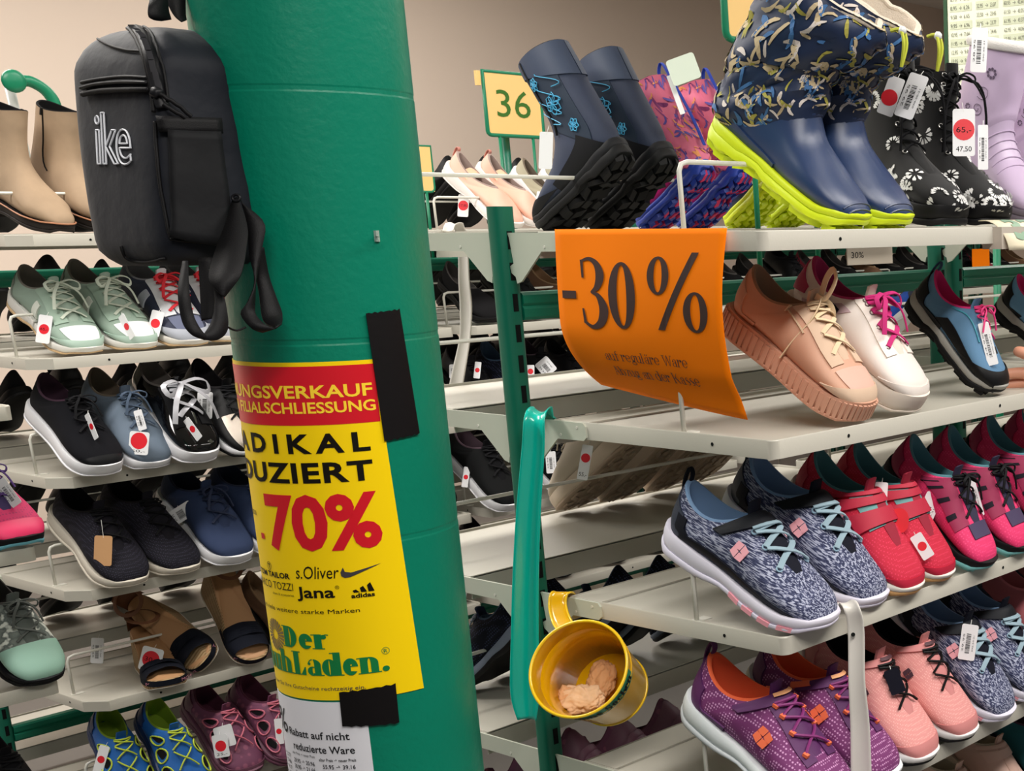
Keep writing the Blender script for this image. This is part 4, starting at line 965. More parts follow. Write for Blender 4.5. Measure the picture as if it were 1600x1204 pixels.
def st_navyboot(side):     # turned away: sole, heel and shaft are what shows
    c = M('navy_softshell', (40, 50, 74), .7, bump=.25, bscale=500, var=.1); d = M('navy_shaft', (26, 42, 62), .75)
    L, P = base(side, TALL, 'hike', c, DKL, M('rubber_navyblack', (34, 36, 42), .6), M('rubber_black7', (26, 27, 30), .6), .5, floor=.35, depth_x=(.10, .42), tread=(8, 3, .030, .16), grow=.006)
    add(P, 'toe_cap', m_patch(L, toe_cap(.20, .20, 120), .010, 12, 28), M('rubber_navyblack', (34, 36, 42), .6))
    add(P, 'heel_counter', m_patch(L, lambda p, q: (.40 + .26 * p, radians(180 - 80 + 160 * q)), .010), M('rubber_navyblack', (34, 36, 42), .6))
    add(P, 'shaft_panel', merge(*[m_patch(L, lambda p, q, a=a: (.64 + .30 * p, radians(a * (44 + 84 * q))), .006, 12, 12) for a in (1, -1)]), d)
    add(P, 'collar', m_patch(L, rect_patch(.90, .995, -179, 179), .010, 6, 34), M('navy_collar', (52, 64, 88), .6))
    lb = M('print_skyblue', (70, 170, 214), .5); fl = MB(); 
    for sd in (1, -1):
        for (u0, a0, R_) in ((.79, 88, .075), (.87, 70, .045), (.71, 104, .045)):
            c0 = L.P(u0, radians(sd * a0), .016); nn = L.N(u0, radians(sd * a0)) * L.sg; t = nn.orthogonal().normalized(); b = nn.cross(t)
            for j in range(6):
                th = 2 * pi * j / 6 + u0 * 9; pts = []
                for k in range(11):
                    x = k / 10; r = R_ * (x if x < .5 else 1 - x) * 2; w_ = .22 * sin(pi * x * 1.0) * (1 if x < .5 else -1)
                    r2 = R_ * (1 - abs(2 * x - 1)); off = .028 * R_ / .07 * sin(2 * pi * x)
                    dd = t * cos(th) + b * sin(th); pp = -t * sin(th) + b * cos(th)
                    pts.append(c0 + dd * r2 + pp * off + nn * (.002 - r2 * r2 * 2.0))
                fl.tube(pts, .0036, 4)
        for q in range(4):
            fl.tube([L.P(.68 + .06 * q + .05 * t, radians(sd * (60 + 15 * q + 20 * sin(t * 5))), .016) for t in [i / 9 for i in range(10)]], .0034, 4)
    add(P, 'flower_print', fl, lb, False)
    add(P, 'heel_badge', MB().tube([L.P(.57, pi, .016), L.P(.57, pi, .022)], .030, 14), M('badge_skyblue', (130, 200, 220), .4))
    add(P, 'zip', MB().tube([L.P(.62 + .36 * t, radians(side * 60), .012) for t in [i / 12 for i in range(13)]], .008, 5), M('zip_black', (24, 22, 22), .4)); return P
STYLES['navyboot'] = st_navyboot
def puffy(u, ph):
    e0_ = .52 - .05 * cos(ph)
    if u < e0_: return 0
    k = min(1, (u - e0_) / .07); n = noise.noise(Vector((u * 16, sin(ph) * 1.6, cos(ph) * 1.6))) 
    return k * (.035 + .028 * abs(sin(u * 31 + 1.4 * sin(ph * 2) + n * 2)) + .015 * n)
def cuffboot(side, low, cuffm, strokes, solem, lining, secs=None, lugn=0, draw=None, wr=puffy, flat=None, fl_=.35, dx_=(.10, .42)):
    L, P = base(side, secs or TALL, 'hike', cuffm, lining, solem, solem, .55, floor=fl_, depth_x=dx_, wr=wr, tread=(9, 4, .032), grow=.008, lug=2)
    L0 = Last(secs or TALL, side)
    add(P, 'rubber_foot', m_patch(L0, lambda p, q: (.01 + (.555 - .065 * cos(2 * pi * q)) * p, pi * 2 * q), .010, 26, 34, False), low)
    add(P, 'rubber_rim', MB().tube([L0.P(.56 - .065 * cos(2 * pi * q / 36), 2 * pi * q / 36, .012) for q in range(36)], .008, 6, closed=True), low)
    add(P, 'toe_ridges', merge(*[MB().tube([L0.P(.06 + .035 * i, radians(a), .012) for a in range(-70, 71, 14)], .005, 5) for i in range(3)]), low)
    rnd = 0
    for nm, n, seed, m in strokes: add(P, nm, m_strokes(L, int(n * 2.2), seed, .53, .995, .058, .0055, .005), m, False)
    return L, P
def st_rainboot(side):
    low = M('navy_rubber', (34, 54, 92), .32, spec=.6, bump=.15, bscale=900); cf = M('navy_nylon2', (24, 40, 72), .5); lime = M('lime_rubber', (208, 226, 20), .45)
    S2 = TALL[:12] + [(.50, .72, .03, .42, .160, 0), (.58, .80, .03, .64, .180, 0), (.62, .89, .06, .84, .185, .0), (.61, .92, .12, .97, .150, .0)]
    L, P = cuffboot(side, low, cf, [('tan_dashes', 80, 11, M('dash_tan', (196, 176, 140), .7)), ('blue_dashes', 70, 12, M('dash_blue', (56, 104, 156), .7)), ('olive_dashes', 60, 13, M('dash_olive', (168, 160, 70), .7)), ('white_dashes', 45, 14, M('dash_white', (216, 206, 200), .7))], lime, M('lining_fleece', (222, 208, 190), 1, bump=1, bscale=160), S2, fl_=.74, dx_=(.14, .54))
    add(P, 'heel_reinforcement', m_patch(Last(S2, side), lambda p, q: (.42 + .22 * p, radians(180 - 55 + 110 * q)), .018, 10, 12), low)
    add(P, 'fleece_trim', MB().tube([L.P(1, 2 * pi * k / 40, -.022) for k in range(40)], .014, 8, closed=True), M('lining_fleece', (222, 208, 190), 1, bump=1, bscale=160))
    dr = MB(); c0 = L.P(.97, radians(10), .03)
    for s in (.01, -.01): dr.tube(spline([c0, c0 + Vector((.05, s, .03)), c0 + Vector((.10, s * 1.5, -.02)), c0 + Vector((.13, 0, -.12))], 12), .009, 6)
    add(P, 'drawcord', dr, M('cord_lime', (190, 196, 60), .7)); add(P, 'cord_stopper', MB().loft([[c0 + Vector((.055 + .022 * cos(a) * cos(b), .022 * sin(a) * cos(b), .03 + .022 * sin(b))) for a in [2 * pi * i / 10 for i in range(10)]] for b in (-1.4, -.8, 0, .8, 1.4)]), M('clear_plastic', (225, 228, 225), .1, spec=.8))
    return P
STYLES['rainboot'] = st_rainboot
def st_pinkboot(side):
    low = M('magenta_rubber', (206, 40, 128), .4); cf = M('coral_pink_nylon', (222, 112, 146), .6); bl = M('royal_rubber', (36, 62, 160), .5)
    L, P = cuffboot(side, low, cf, [('plum_dashes', 60, 21, M('dash_plum', (140, 60, 120), .7)), ('orange_dashes', 55, 22, M('dash_orange', (230, 150, 90), .7)), ('violet_dashes', 50, 23, M('dash_violet', (100, 84, 170), .7))], bl, DKL)
    add(P, 'pink_tread', m_lugs('hike', side, 5, 3, .036, .55, 5, .8), M('tread_pink', (214, 50, 100), .6), False)
    lp = MB(); lp.tube(spline([L.P(.72, pi, .045), L.P(.84, pi, .06), L.P(.97, pi, .05), L.P(1, pi, .03) + Vector((0, 0, .09)), L.P(1, pi, .0) + Vector((.05, 0, .03)), L.P(.97, pi, -.02)], 18), .020, 6, .2, up=(1, 0, 0))
    add(P, 'pull_loop', lp, M('webbing_royal', (24, 60, 180), .7)); return P
STYLES['pinkboot'] = st_pinkboot
def st_lilac(side):
    low = M('lilac_rubber', (196, 176, 204), .4); cf = M('lilac_nylon', (206, 184, 214), .6)
    wr = lambda u, ph: (0 if u < .66 else .02 + .010 * noise.noise(Vector((u * 9, sin(ph) * 2, cos(ph) * 2))))
    L, P = base(side, TALL, 'cup', cf, M('lining_fleece', (222, 208, 190), 1), M('rubber_greylilac', (110, 100, 112), .6), M('rubber_greylilac', (110, 100, 112), .6), .5, floor=.35, depth_x=(.10, .42), wr=wr, grow=.008)
    L0 = Last(TALL, side)
    add(P, 'rubber_foot', m_patch(L0, lambda p, q: (.01 + .64 * p, pi * 2 * q), .010, 26, 34, False), low)
    add(P, 'ridges', merge(*[MB().tube([L0.P(.40 + .05 * i, radians(a), .014) for a in range(-64, 65, 16)], .005, 5) for i in range(5)]), low)
    add(P, 'fleece_trim', MB().tube([L.P(1, 2 * pi * k / 40, -.002) for k in range(40)], .035, 8, closed=True), M('fleece_white', (236, 232, 228), 1, bump=1, bscale=160))
    fl = MB()
    for (u, a, R_) in ((.88, 60, .036), (.80, 95, .022), (.74, 84, .020)):
        for sd in (1, -1):
            c0 = L.P(u, radians(sd * a), .006); nn = L.N(u, radians(sd * a)) * L.sg; t = nn.orthogonal().normalized(); b = nn.cross(t)
            for j in range(8):
                th = 2 * pi * j / 8; cc = c0 + (t * cos(th) + b * sin(th)) * R_ * .75
                fl.add([cc + (t * cos(x) + b * sin(x)) * R_ * .28 for x in [2 * pi * i / 8 for i in range(8)]], [tuple(range(8))])
    for sd in (1, -1):
        for (u, a, r0) in ((.82, 70, .05), (.77, 76, .045)):
            c0 = L.P(u, radians(sd * a), .007); nn = L.N(u, radians(sd * a)) * L.sg; t = nn.orthogonal().normalized(); b = nn.cross(t)
            fl.tube([c0 + (t * cos(x) + b * sin(x)) * r0 * (1 - x / 11) for x in [i * .4 for i in range(24)]], .0022, 4)
    add(P, 'flower_print', fl, M('print_grey_violet', (96, 80, 104), .7), False); return P
STYLES['lilac'] = st_lilac
# ---- closed sandals
def st_sandal(side, c, trim, lining, solem, hx):
    L, P = base(side, LOW, 'hike', c, lining, solem, solem, .5, grow=.004, tongue=c, lug=2)
    add(P, 'toe_cap', m_patch(L, toe_cap(.12, .12, 110), .010, 10, 26), hx)
    op = M('opening_dark', (30, 24, 30), .9)
    for a in (1, -1):
        for u in (.30, .45, .60):
            add(P, 'opening', m_patch(L, lambda p, q, u=u, a=a: (u + .05 * sin(pi * q) * (2 * p - 1) + .04 * q, radians(a * (42 + 36 * q))), .004, 4, 10), op)
            add(P, 'rim', MB().tube([L.P(u + .06 * cos(x), radians(a * (60 + 22 * sin(x))), .008) for x in [2 * pi * i / 14 for i in range(14)]], .007, 5, closed=True), trim)
    add(P, 'toggle_lace', m_laces(L, .30, .80, 4, a=22, r=.007, flat=1, bow=False, cross=True), trim)
    add(P, 'heel_band', m_patch(L, heel_cap(.72, 80), .010), hx); return P
STYLES['bluesandal'] = lambda s: st_sandal(s, M('azure_neoprene', (20, 96, 176), .6), M('trim_lime', (196, 214, 60), .6), M('lining_lime', (120, 150, 30), .8), M('navy_rubber2', (28, 52, 96), .5), M('navy_rubber2', (28, 52, 96), .5))
STYLES['plumsandal'] = lambda s: st_sandal(s, M('plum_neoprene', (112, 60, 88), .65, kind='dots', c2=srgb(140, 80, 104), scale=14), M('trim_pink', (206, 110, 130), .6), M('lining_plum5', (84, 34, 56), .8), M('plum_rubber', (110, 66, 86), .55), M('plum_rubber', (110, 66, 86), .55))
# ---- wedge sandals
def st_espadrille(side):
    rope = M('rope', (188, 158, 118), .9, kind='stripes', c2=srgb(150, 118, 80), scale=60, stretch=(.2, .2, 3), bump=.8, bscale=300); nv = M('navy_canvas', (26, 32, 50), .85, bump=.4, bscale=800); tan = M('tan_insole', (186, 140, 98), .55); br = M('brown_strap', (124, 80, 54), .6)
    zt = [(0, .34), (.18, .32), (.45, .20), (.65, .10), (.85, .08), (1, .09)]; zb = [(0, 0), (.9, .0), (1, .02)]
    def lay(t0, t1, ins=(.02, 0, 0, .02)):
        o = soleouter(30, 0, 1, side, .92); rings = []
        for t, i_ in zip((t0, t0 + (t1 - t0) * .1, t0 + (t1 - t0) * .9, t1), ins): rings.append([Vector((.5 + (p.x - .5) * (1 - i_), p.y * (1 - i_), lin(zb, p.x) + (lin(zt, p.x) - lin(zb, p.x)) * t)) for p in o])
        return MB().loft(rings)
    P = [('wedge', lay(.05, .98), rope, None, 0), ('outsole', lay(0, .06), M('sole_white8', (214, 208, 196), .6), None, 0), ('insole', lay(.98, 1.03, (.04, .05, .06, .08)), tan, None, 0)]
    def band(x0, x1, h, m, nm, y=1.0, lean=0):
        mb = MB(); vs = []; fs = []
        for i in range(8):
            x = x0 + (x1 - x0) * i / 7; hw = sole_w(x) * .95 * y; z0 = lin(zt, x) * .9
            for j in range(15):
                a = pi * j / 14; vs.append((x + lean * sin(a), hw * cos(a) + side * bend(x), z0 + h * sin(a) ** .8 * (1 + .05 * sin(i * 3 + j))))
        for i in range(7):
            for j in range(14): fs.append((i * 15 + j, i * 15 + j + 1, (i + 1) * 15 + j + 1, (i + 1) * 15 + j))
        mb.add(vs, fs); P.append((nm, mb, m, None, 0))
    band(.64, .90, .095, nv, 'toe_band'); band(.70, .78, .108, nv, 'bow_wrap')
    band(.93, .985, .0, nv, 'front_wrap', 1)
    mb = MB()      # navy stripe around the wedge front with woven letters
    o = [p for p in soleouter(40, .004, 1, side, .93) if p.x > .55]
    mb2 = [Vector((p.x, p.y, .035)) for p in o]; mb.add(mb2 + [v + Vector((0, 0, .05)) for v in mb2], [(i, i + 1, i + 1 + len(o), i + len(o)) for i in range(len(o) - 1)])
    P.append(('woven_band', mb, nv, False, 0))
    tm = MB(); f = lambda x, y: Vector((.988 - abs(x) ** 2 * 2.6, -x + 0, .045 + y))
    put_text(tm, 'TOMTAILOR TOM', -.17, 0, .34, .026, lambda x, y: f(x, y), step=.02); P.append(('woven_letters', tm, M('letters_pink', (200, 130, 150), .8), False, 1))
    st = MB(); z = .34
    pts = [Vector((.20 + .02 * cos(a) - .16 * cos(a), .115 * sin(a), z + .13 + .03 * cos(a))) for a in [2 * pi * i / 28 for i in range(28)]]
    st.tube(pts, .020, 6, .2, up=(0, 0, 1), closed=True); P.append(('ankle_strap', st, br, None, 0))
    hc = MB(); hc.grid(lambda p, q: Vector((.09 - .09 * cos(radians(-70 + 140 * q)) , .105 * sin(radians(-70 + 140 * q)), z - .02 + .17 * p)), 5, 12); P.append(('heel_band', hc, br, None, 0))
    return P
STYLES['espadrille'] = st_espadrille
# ================================================================ SHOES ON THE RACKS
ZT = [z + .0012 for z in Z]
def shoe(name, style, L, k, toe, heel, label, group=None, cat='shoe', side=1, **kw):
    if 'far' not in kw and 'X' not in kw and style not in ('bluesandal',): kw.setdefault('yawt', 7)
    return put_shoe(name, label, cat, group, style, toe, heel, ZT[k] if isinstance(k, int) else k, L, side, **kw)
# ---- right rack, second tray
s_beige = shoe('platform_sneaker', 'beige', .248, 1, (1345, 657), (1131, 500), 'beige lace-up sneaker with thick ribbed sole and long cream laces')
s_white = shoe('lace_up_sneaker', 'whitepink', .245, 1, (1421, 645), (1222, 478), 'white sneaker with magenta laces and magenta lining', side=-1)
s_hike = shoe('hiking_shoe', 'hikeblue', .232, 1, (1556, 612), (1415, 462), 'blue hiking shoe with pink cord laces and black toe cap on the tray')
s_hike2 = shoe('hiking_shoe', 'hike2', .232, 1, (1700, 590), (1552, 472), 'sky blue hiking shoe with pink lining held by a hand at the right border', side=-1)
shoe('kids_sneaker', 'bluekid', .18, 1, (1372, 528), (1450, 470), 'bright blue sneaker with white sole on the far tray behind the beige and white ones', far=False)
# ---- right rack, third tray
G = 'navy heather velcro sneakers on the third tray'
s_n1 = shoe('velcro_sneaker', 'navyknit', .240, 2, (1292, 978), (1040, 832), 'navy heather sneaker frontmost at the corner of the third tray', G)
s_n2 = shoe('velcro_sneaker', 'navyknit', .240, 2, (1360, 946), (1132, 775), 'navy heather sneaker just behind the frontmost one of the third tray', G, side=-1)
G = 'raspberry three strap sneakers'
s_r1 = shoe('velcro_sneaker', 'redvelcro', .222, 2, (1424, 925), (1228, 758), 'raspberry red three strap sneaker next to the navy heather pair', G)
s_r2 = shoe('velcro_sneaker', 'redvelcro', .222, 2, (1467, 907), (1290, 740), 'raspberry red three strap sneaker with a round red sticker hanging on it', G, side=-1)
G = 'fuchsia trail sneakers with teal lining'
s_p1 = shoe('trail_sneaker', 'pinktrail', .225, 2, (1538, 885), (1375, 722), 'fuchsia trail sneaker with teal lining standing next to the raspberry pair', G)
s_p2 = shoe('trail_sneaker', 'pinktrail', .225, 2, (1590, 864), (1436, 705), 'fuchsia trail sneaker with a long white barcode tag, second of the trail row', G, side=-1)
s_p3 = shoe('trail_sneaker', 'pinktrail', .225, 2, (1652, 842), (1496, 690), 'fuchsia trail sneaker with a black hang tag, third of the trail row', G)
s_p4 = shoe('trail_sneaker', 'pinktrail', .225, 2, (1704, 824), (1552, 674), 'fuchsia trail sneaker cut by the right border, last of the trail row', G, side=-1)
# ---- right rack, fourth tray
G = 'purple sneakers with orange lining'
s_u1 = shoe('velcro_sneaker', 'purple', .248, 3, (1318, 1262), (1070, 1092), 'purple sneaker with orange lining frontmost on the fourth tray', G)
s_u2 = shoe('velcro_sneaker', 'purple', .248, 3, (1382, 1220), (1166, 1052), 'purple sneaker with orange lining and a barcode tag in its laces', G, side=-1)
G = 'rose pink sneakers with black laces'
s_k1 = shoe('velcro_sneaker', 'pinklico', .242, 3, (1448, 1186), (1244, 1022), 'rose pink sneaker with black laces next to the white shoehorn', G)
s_k2 = shoe('velcro_sneaker', 'pinklico', .242, 3, (1505, 1154), (1318, 992), 'rose pink sneaker with black laces, right one of its pair', G, side=-1)
G = 'navy heather velcro sneakers on the fourth tray'
s_n3 = shoe('velcro_sneaker', 'navyknit', .235, 3, (1568, 1120), (1386, 955), 'navy heather sneaker on the fourth tray beside the rose pink pair', G)
s_n4 = shoe('velcro_sneaker', 'navyknit', .235, 3, (1617, 1092), (1446, 930), 'navy heather sneaker at the right border of the fourth tray', G, side=-1)
shoe('velcro_sneaker', 'roseveil', .22, 3, (1668, 1058), (1504, 900), 'dark rose sneaker with rose laces in the shade under the fuchsia trail row', 'dusty rose sneakers')
shoe('velcro_sneaker', 'roseveil', .22, 3, (1716, 1034), (1560, 872), 'dark rose sneaker cut by the right border under the fuchsia trail row', 'dusty rose sneakers', side=-1)
# ---- right rack, fifth tray
G = 'blush velcro shoes at the lower right border'
shoe('velcro_sneaker', 'beigevelcro', .21, 4, (1545, 1330), (1392, 1190), 'blush beige velcro shoe lowest at the right, toe below the photo', G)
shoe('velcro_sneaker', 'beigevelcro', .21, 4, (1608, 1290), (1452, 1150), 'blush beige velcro shoe behind the lowest one at the right', G, side=-1)
shoe('lace_up_sneaker', 'tealkid', .21, 4, (1672, 1262), (1512, 1108), 'teal sneaker with plum lining in the lower right corner', 'teal sneakers in the corner')
shoe('lace_up_sneaker', 'tealkid', .21, 4, (1724, 1232), (1566, 1078), 'teal sneaker cut by the right border in the lower right corner', 'teal sneakers in the corner', side=-1)
# ---- right rack, far trays: shoes turned away with their soles towards us
G = 'sand coloured knit sneakers leaning on the far tray'
s_s1 = shoe('knit_sneaker', 'beigeknit', .25, 2, (884, 797), (1000, 682), 'sand knit sneaker sole towards us with a red sticker tag on it', G, far=False)
shoe('knit_sneaker', 'beigeknit', .25, 2, (958, 783), (1072, 668), 'sand knit sneaker sole towards us, second under the orange sign', G, far=False, side=-1)
shoe('knit_sneaker', 'beigeknit', .25, 2, (1022, 768), (1134, 655), 'sand knit sneaker sole towards us, third under the orange sign', G, far=False)
shoe('knit_sneaker', 'beigeknit', .25, 2, (1082, 754), (1194, 642), 'sand knit sneaker sole towards us, hidden behind the navy heather pair', G, far=False, side=-1)
G = 'dark navy sneakers on the far side of the fourth level'
for i, (tx, ty) in enumerate(((735, 1075), (790, 1052), (900, 1035), (962, 1018), (1034, 1000), (1096, 985))):
    shoe('dark_sneaker', 'navydark', .22, 3, (tx, ty), (tx + 112, ty - 108), ['dark navy sneaker with grey sole beside the teal shoehorn', 'dark navy sneaker behind the teal shoehorn'][i] if i < 2 else 'dark navy sneaker in the shade behind the yellow bucket, ' + ['', '', 'first', 'second', 'third', 'fourth'][i] + ' from the left', G, far=False, side=1 if i % 2 == 0 else -1)
G = 'plum closed sandals on the lowest far tray'
for i, (tx, ty) in enumerate(((760, 1330), (830, 1300), (905, 1275), (975, 1250), (1050, 1225), (1130, 1195))):
    shoe('closed_sandal', 'plumsandal', .22, 4, (tx, ty), (tx + 110, ty - 122), 'plum sandal in the shade under the yellow bucket, ' + ['first', 'second', 'third', 'fourth', 'fifth', 'sixth'][i] + ' from the left', G, cat='sandal', far=False, side=1 if i % 2 == 0 else -1)
# ---- right rack, top tray
G = 'navy winter boots with sky blue flower print'
s_b1 = shoe('winter_boot', 'navyboot', .245, 0, (856, 356), (984, 232), 'navy winter boot with sky blue flower, left of its pair, next to the 36 sign', G, 'boot', X=-2.09, far=False)
s_b2 = shoe('winter_boot', 'navyboot', .245, 0, (938, 356), (1050, 238), 'navy winter boot, right one of its pair, in front of the pink boots', G, 'boot', X=-2.09, far=False, side=-1)
G = 'pink patterned snow boots with royal blue soles'
s_q1 = shoe('snow_boot', 'pinkboot', .21, 0, (1010, 356), (1112, 258), 'pink patterned snow boot with royal blue sole and a folded paper tag', G, 'boot', X=-2.09, far=False)
s_q2 = shoe('snow_boot', 'pinkboot', .21, 0, (1078, 356), (1168, 262), 'pink patterned snow boot nearest to the dashed navy boots', G, 'boot', X=-2.09, far=False, side=-1)
G = 'dashed navy snow boots with lime soles'
shoe('snow_boot', 'rainboot', .235, 0, (1150, 354), (1238, 262), 'navy boot with lime sole turned away behind the front pair', G, 'boot', X=-2.09, far=False)
shoe('snow_boot', 'rainboot', .235, 0, (1216, 354), (1300, 264), 'navy boot with lime sole turned away, mostly hidden by the front pair', G, 'boot', X=-2.09, far=False, side=-1)
s_g1 = shoe('snow_boot', 'rainboot', .262, 0, (1338, 350), (1108, 200), 'navy rubber boot with lime sole and dashed cuff, front one of the big pair', G, 'boot', X=-1.245)
s_g2 = shoe('snow_boot', 'rainboot', .262, 0, (1398, 350), (1186, 208), 'navy rubber boot with lime sole and dashed cuff, rear one of the big pair', G, 'boot', X=-1.245, side=-1)
G = 'black lace-up boots with white daisies'
s_f1 = shoe('lace_up_boot', 'floralboot', .25, 0, (1496, 346), (1330, 300), 'black daisy lace-up boot with a white barcode tag on its laces', G, 'boot', X=-1.25)
s_f2 = shoe('lace_up_boot', 'floralboot', .25, 0, (1556, 346), (1400, 296), 'black daisy lace-up boot with a red sticker tag at its shaft', G, 'boot', X=-1.25, side=-1)
G = 'lilac snow boots with grey flower print'
s_l1 = shoe('snow_boot', 'lilac', .25, 0, (1640, 346), (1478, 282), 'lilac snow boot with grey flower print and white fleece at the right border', G, 'boot', X=-1.25)
shoe('snow_boot', 'lilac', .25, 0, (1712, 346), (1548, 280), 'lilac snow boot almost outside the right border', G, 'boot', X=-1.25, side=-1)
# ---- left rack
G = 'taupe ankle boots'
s_t1 = shoe('ankle_boot', 'tanboot', .28, 0, (108, 360), (-32, 305), 'taupe nubuck ankle boot at the left border', G, 'boot', X=-3.40)
s_t2 = shoe('ankle_boot', 'tanboot', .28, 0, (186, 360), (50, 300), 'taupe nubuck ankle boot next to the black backpack', G, 'boot', X=-3.40, side=-1)
G = 'sage green sneakers'
s_m1 = shoe('lace_up_sneaker', 'mint', .265, 1, (140, 552), (22, 462), 'sage green sneaker with white toe, left one, tag with a round red sticker', G)
s_m2 = shoe('lace_up_sneaker', 'mint', .265, 1, (218, 546), (100, 452), 'sage green sneaker with white toe, right one of its pair', G, side=-1)
G = 'navy and grey sneakers with red laces'
s_d1 = shoe('lace_up_sneaker', 'redlace', .265, 1, (306, 540), (186, 446), 'navy and grey sneaker with red laces beside the sage green pair', G)
s_d2 = shoe('lace_up_sneaker', 'redlace', .265, 1, (366, 534), (248, 440), 'navy and grey sneaker with red laces behind the backpack strap', G, side=-1)
s_c1 = shoe('canvas_sneaker', 'canvas', .27, 2, (170, 742), (50, 636), 'black canvas sneaker with plum lining and white rubber sole')
s_c2 = shoe('lace_up_sneaker', 'greyblue', .265, 2, (247, 730), (128, 622), 'grey blue suede sneaker with white sole and a red sticker price tag')
s_c3 = shoe('lace_up_sneaker', 'patent', .265, 2, (321, 722), (205, 606), 'black patent sneaker with a silver ribbon bow')
s_c4 = shoe('lace_up_sneaker', 'silver', .265, 2, (398, 712), (285, 600), 'black sneaker with silver toe beside the column')
G = 'dark knit slip-on runners'
s_e1 = shoe('slip_on_runner', 'darkrunner', .275, 3, (210, 914), (84, 796), 'dark knit runner with stone sole and a brown paper tag', G)
s_e2 = shoe('slip_on_runner', 'darkrunner', .275, 3, (285, 896), (160, 782), 'dark knit runner with stone sole, right one of its pair', G, side=-1)
G = 'navy suede sneakers'
s_e3 = shoe('lace_up_sneaker', 'navysneak', .265, 3, (376, 880), (252, 770), 'navy suede sneaker with white sole and a white tag', G)
s_e4 = shoe('lace_up_sneaker', 'navysneak', .265, 3, (446, 868), (328, 760), 'navy suede sneaker half hidden by the column', G, side=-1)
G = 'navy wedge sandals'
s_w1 = put_shoe('wedge_sandal', 'navy wedge sandal with brown ankle strap and woven lettering', 'sandal', G, 'espadrille', (270, 1076), None, ZT[4], .27, 1, yaw=-14, pitch=0)
s_w2 = put_shoe('wedge_sandal', 'navy wedge sandal tipped on its side showing the rope wedge', 'sandal', G, 'espadrille', (330, 1052), None, ZT[4], .27, -1, yaw=-8, pitch=18, roll=48)
s_w3 = put_shoe('wedge_sandal', 'navy wedge sandal leaning next to the column, insole visible', 'sandal', G, 'espadrille', (402, 1036), None, ZT[4], .27, 1, yaw=-4, pitch=38)
shoe('slip_on_shoe', 'brownslip', .25, 4, (470, 1018), (372, 915), 'brown suede slip-on half hidden by the column')
G = 'azure blue closed sandals'
s_v1 = shoe('closed_sandal', 'bluesandal', .25, 5, (215, 1256), (150, 1118), 'azure blue sandal with lime trim, left one', G, 'sandal')
s_v2 = shoe('closed_sandal', 'bluesandal', .25, 5, (300, 1240), (222, 1108), 'azure blue sandal with lime trim, right one', G, 'sandal', side=-1)
G = 'plum closed sandals at the column'
s_x1 = shoe('closed_sandal', 'plumsandal', .26, 5, (392, 1208), (288, 1092), 'plum dotted sandal with pink rims, left one, red sticker tag', G, 'sandal')
s_x2 = shoe('closed_sandal', 'plumsandal', .26, 5, (462, 1192), (360, 1078), 'plum dotted sandal with pink rims touching the column', G, 'sandal', side=-1)
# ---- rack at the left border
s_y1 = shoe('trail_sneaker', 'magtrail', .265, H - .523 + .001, (45, 855), (-95, 765), 'magenta trail sneaker with sky blue sole at the left border')
s_y2 = shoe('running_shoe', 'mintrunner', .28, H - .760 + .001, (74, 1066), (-52, 930), 'grey patterned running shoe with mint toe at the left border')
shoe('running_shoe', 'darkshoe', .28, H - 1.01 + .001, (55, 1300), (-60, 1160), 'black running shoe in the lower left corner')
# ---- left rack seen between column and right rack
G = 'blush mary jane shoes'
s_j1 = shoe('mary_jane', 'maryjane', .26, 0, (806, 356), (692, 262), 'blush mary jane with a red sticker tag behind the slotted post', G, X=-3.42, yawt=14)
s_j2 = shoe('mary_jane', 'maryjane', .26, 0, (842, 350), (742, 262), 'blush mary jane, right one of its pair, toe behind the slotted post', G, X=-3.42, side=-1, yawt=14)
G = 'olive leather shoes'
s_o1 = shoe('slip_on_shoe', 'olive', .25, 0, (890, 352), (796, 268), 'olive slip-on with white sole and a red sticker tag', G, X=-3.42)
shoe('slip_on_shoe', 'olive', .25, 0, (936, 350), (842, 268), 'olive slip-on hidden behind the navy winter boot', G, X=-3.42, side=-1)
ORD = ['first', 'second', 'third', 'fourth', 'fifth', 'sixth', 'seventh', 'eighth', 'ninth', 'tenth', 'eleventh', 'twelfth', 'thirteenth']
DG = 'dark shoes in the far rows'
def far_row(n, k, X, y0, y1, style='darkshoe', yaw=180, pitch=32, L=.26, lab='dark shoe in the shaded far row of the left rack', group=DG, name='dark_shoe', jit=4):
    out = []
    for i in range(n):
        y = y0 + (y1 - y0) * (i / max(1, n - 1)); st = style if isinstance(style, str) else style[i % len(style)]
        x = X
        out += [put_shoe(name, lab + ', ' + ORD[i] + ' from the left', 'shoe', group, st, None, None, ZT[k], L, 1 if i % 2 else -1, T=(x, y, ZT[k]), yaw=yaw + random.uniform(-jit, jit), pitch=pitch + random.uniform(-4, 4))]
    return out
far_row(7, 1, -4.27, 1.43, 2.25, ['darkshoe', 'slipper'], lab='black shoe seen from behind above the sage green pair', group='black shoes behind the sage green pair')
far_row(6, 0, -4.27, 2.44, 3.15, ['darkshoe'], lab='black shoe behind the blush mary janes', group='black shoes behind the mary janes', L=.28, pitch=38)
far_row(2, 0, -4.27, 1.66, 1.86, ['darkshoe'], lab='black shoe behind the taupe ankle boots', group='black shoes behind the taupe boots')
for k in (2, 3): far_row(7, k, -4.27, 1.45, 2.25, ['darkshoe', 'slipper'], lab=f'dark shoe in the shade behind the {LV[k]} left tray')
far_row(6, 4, -4.27, 1.5, 2.25, ['darkshoe', 'slipper'], lab='dark shoe in the shade behind the wedge sandals')
far_row(6, 1, -3.40, 2.46, 3.22, ['slipper', 'darkshoe', 'brownslip'], yaw=-4, pitch=24, lab='dark slipper on the second left tray behind the slotted post', group='dark slippers behind the slotted post')
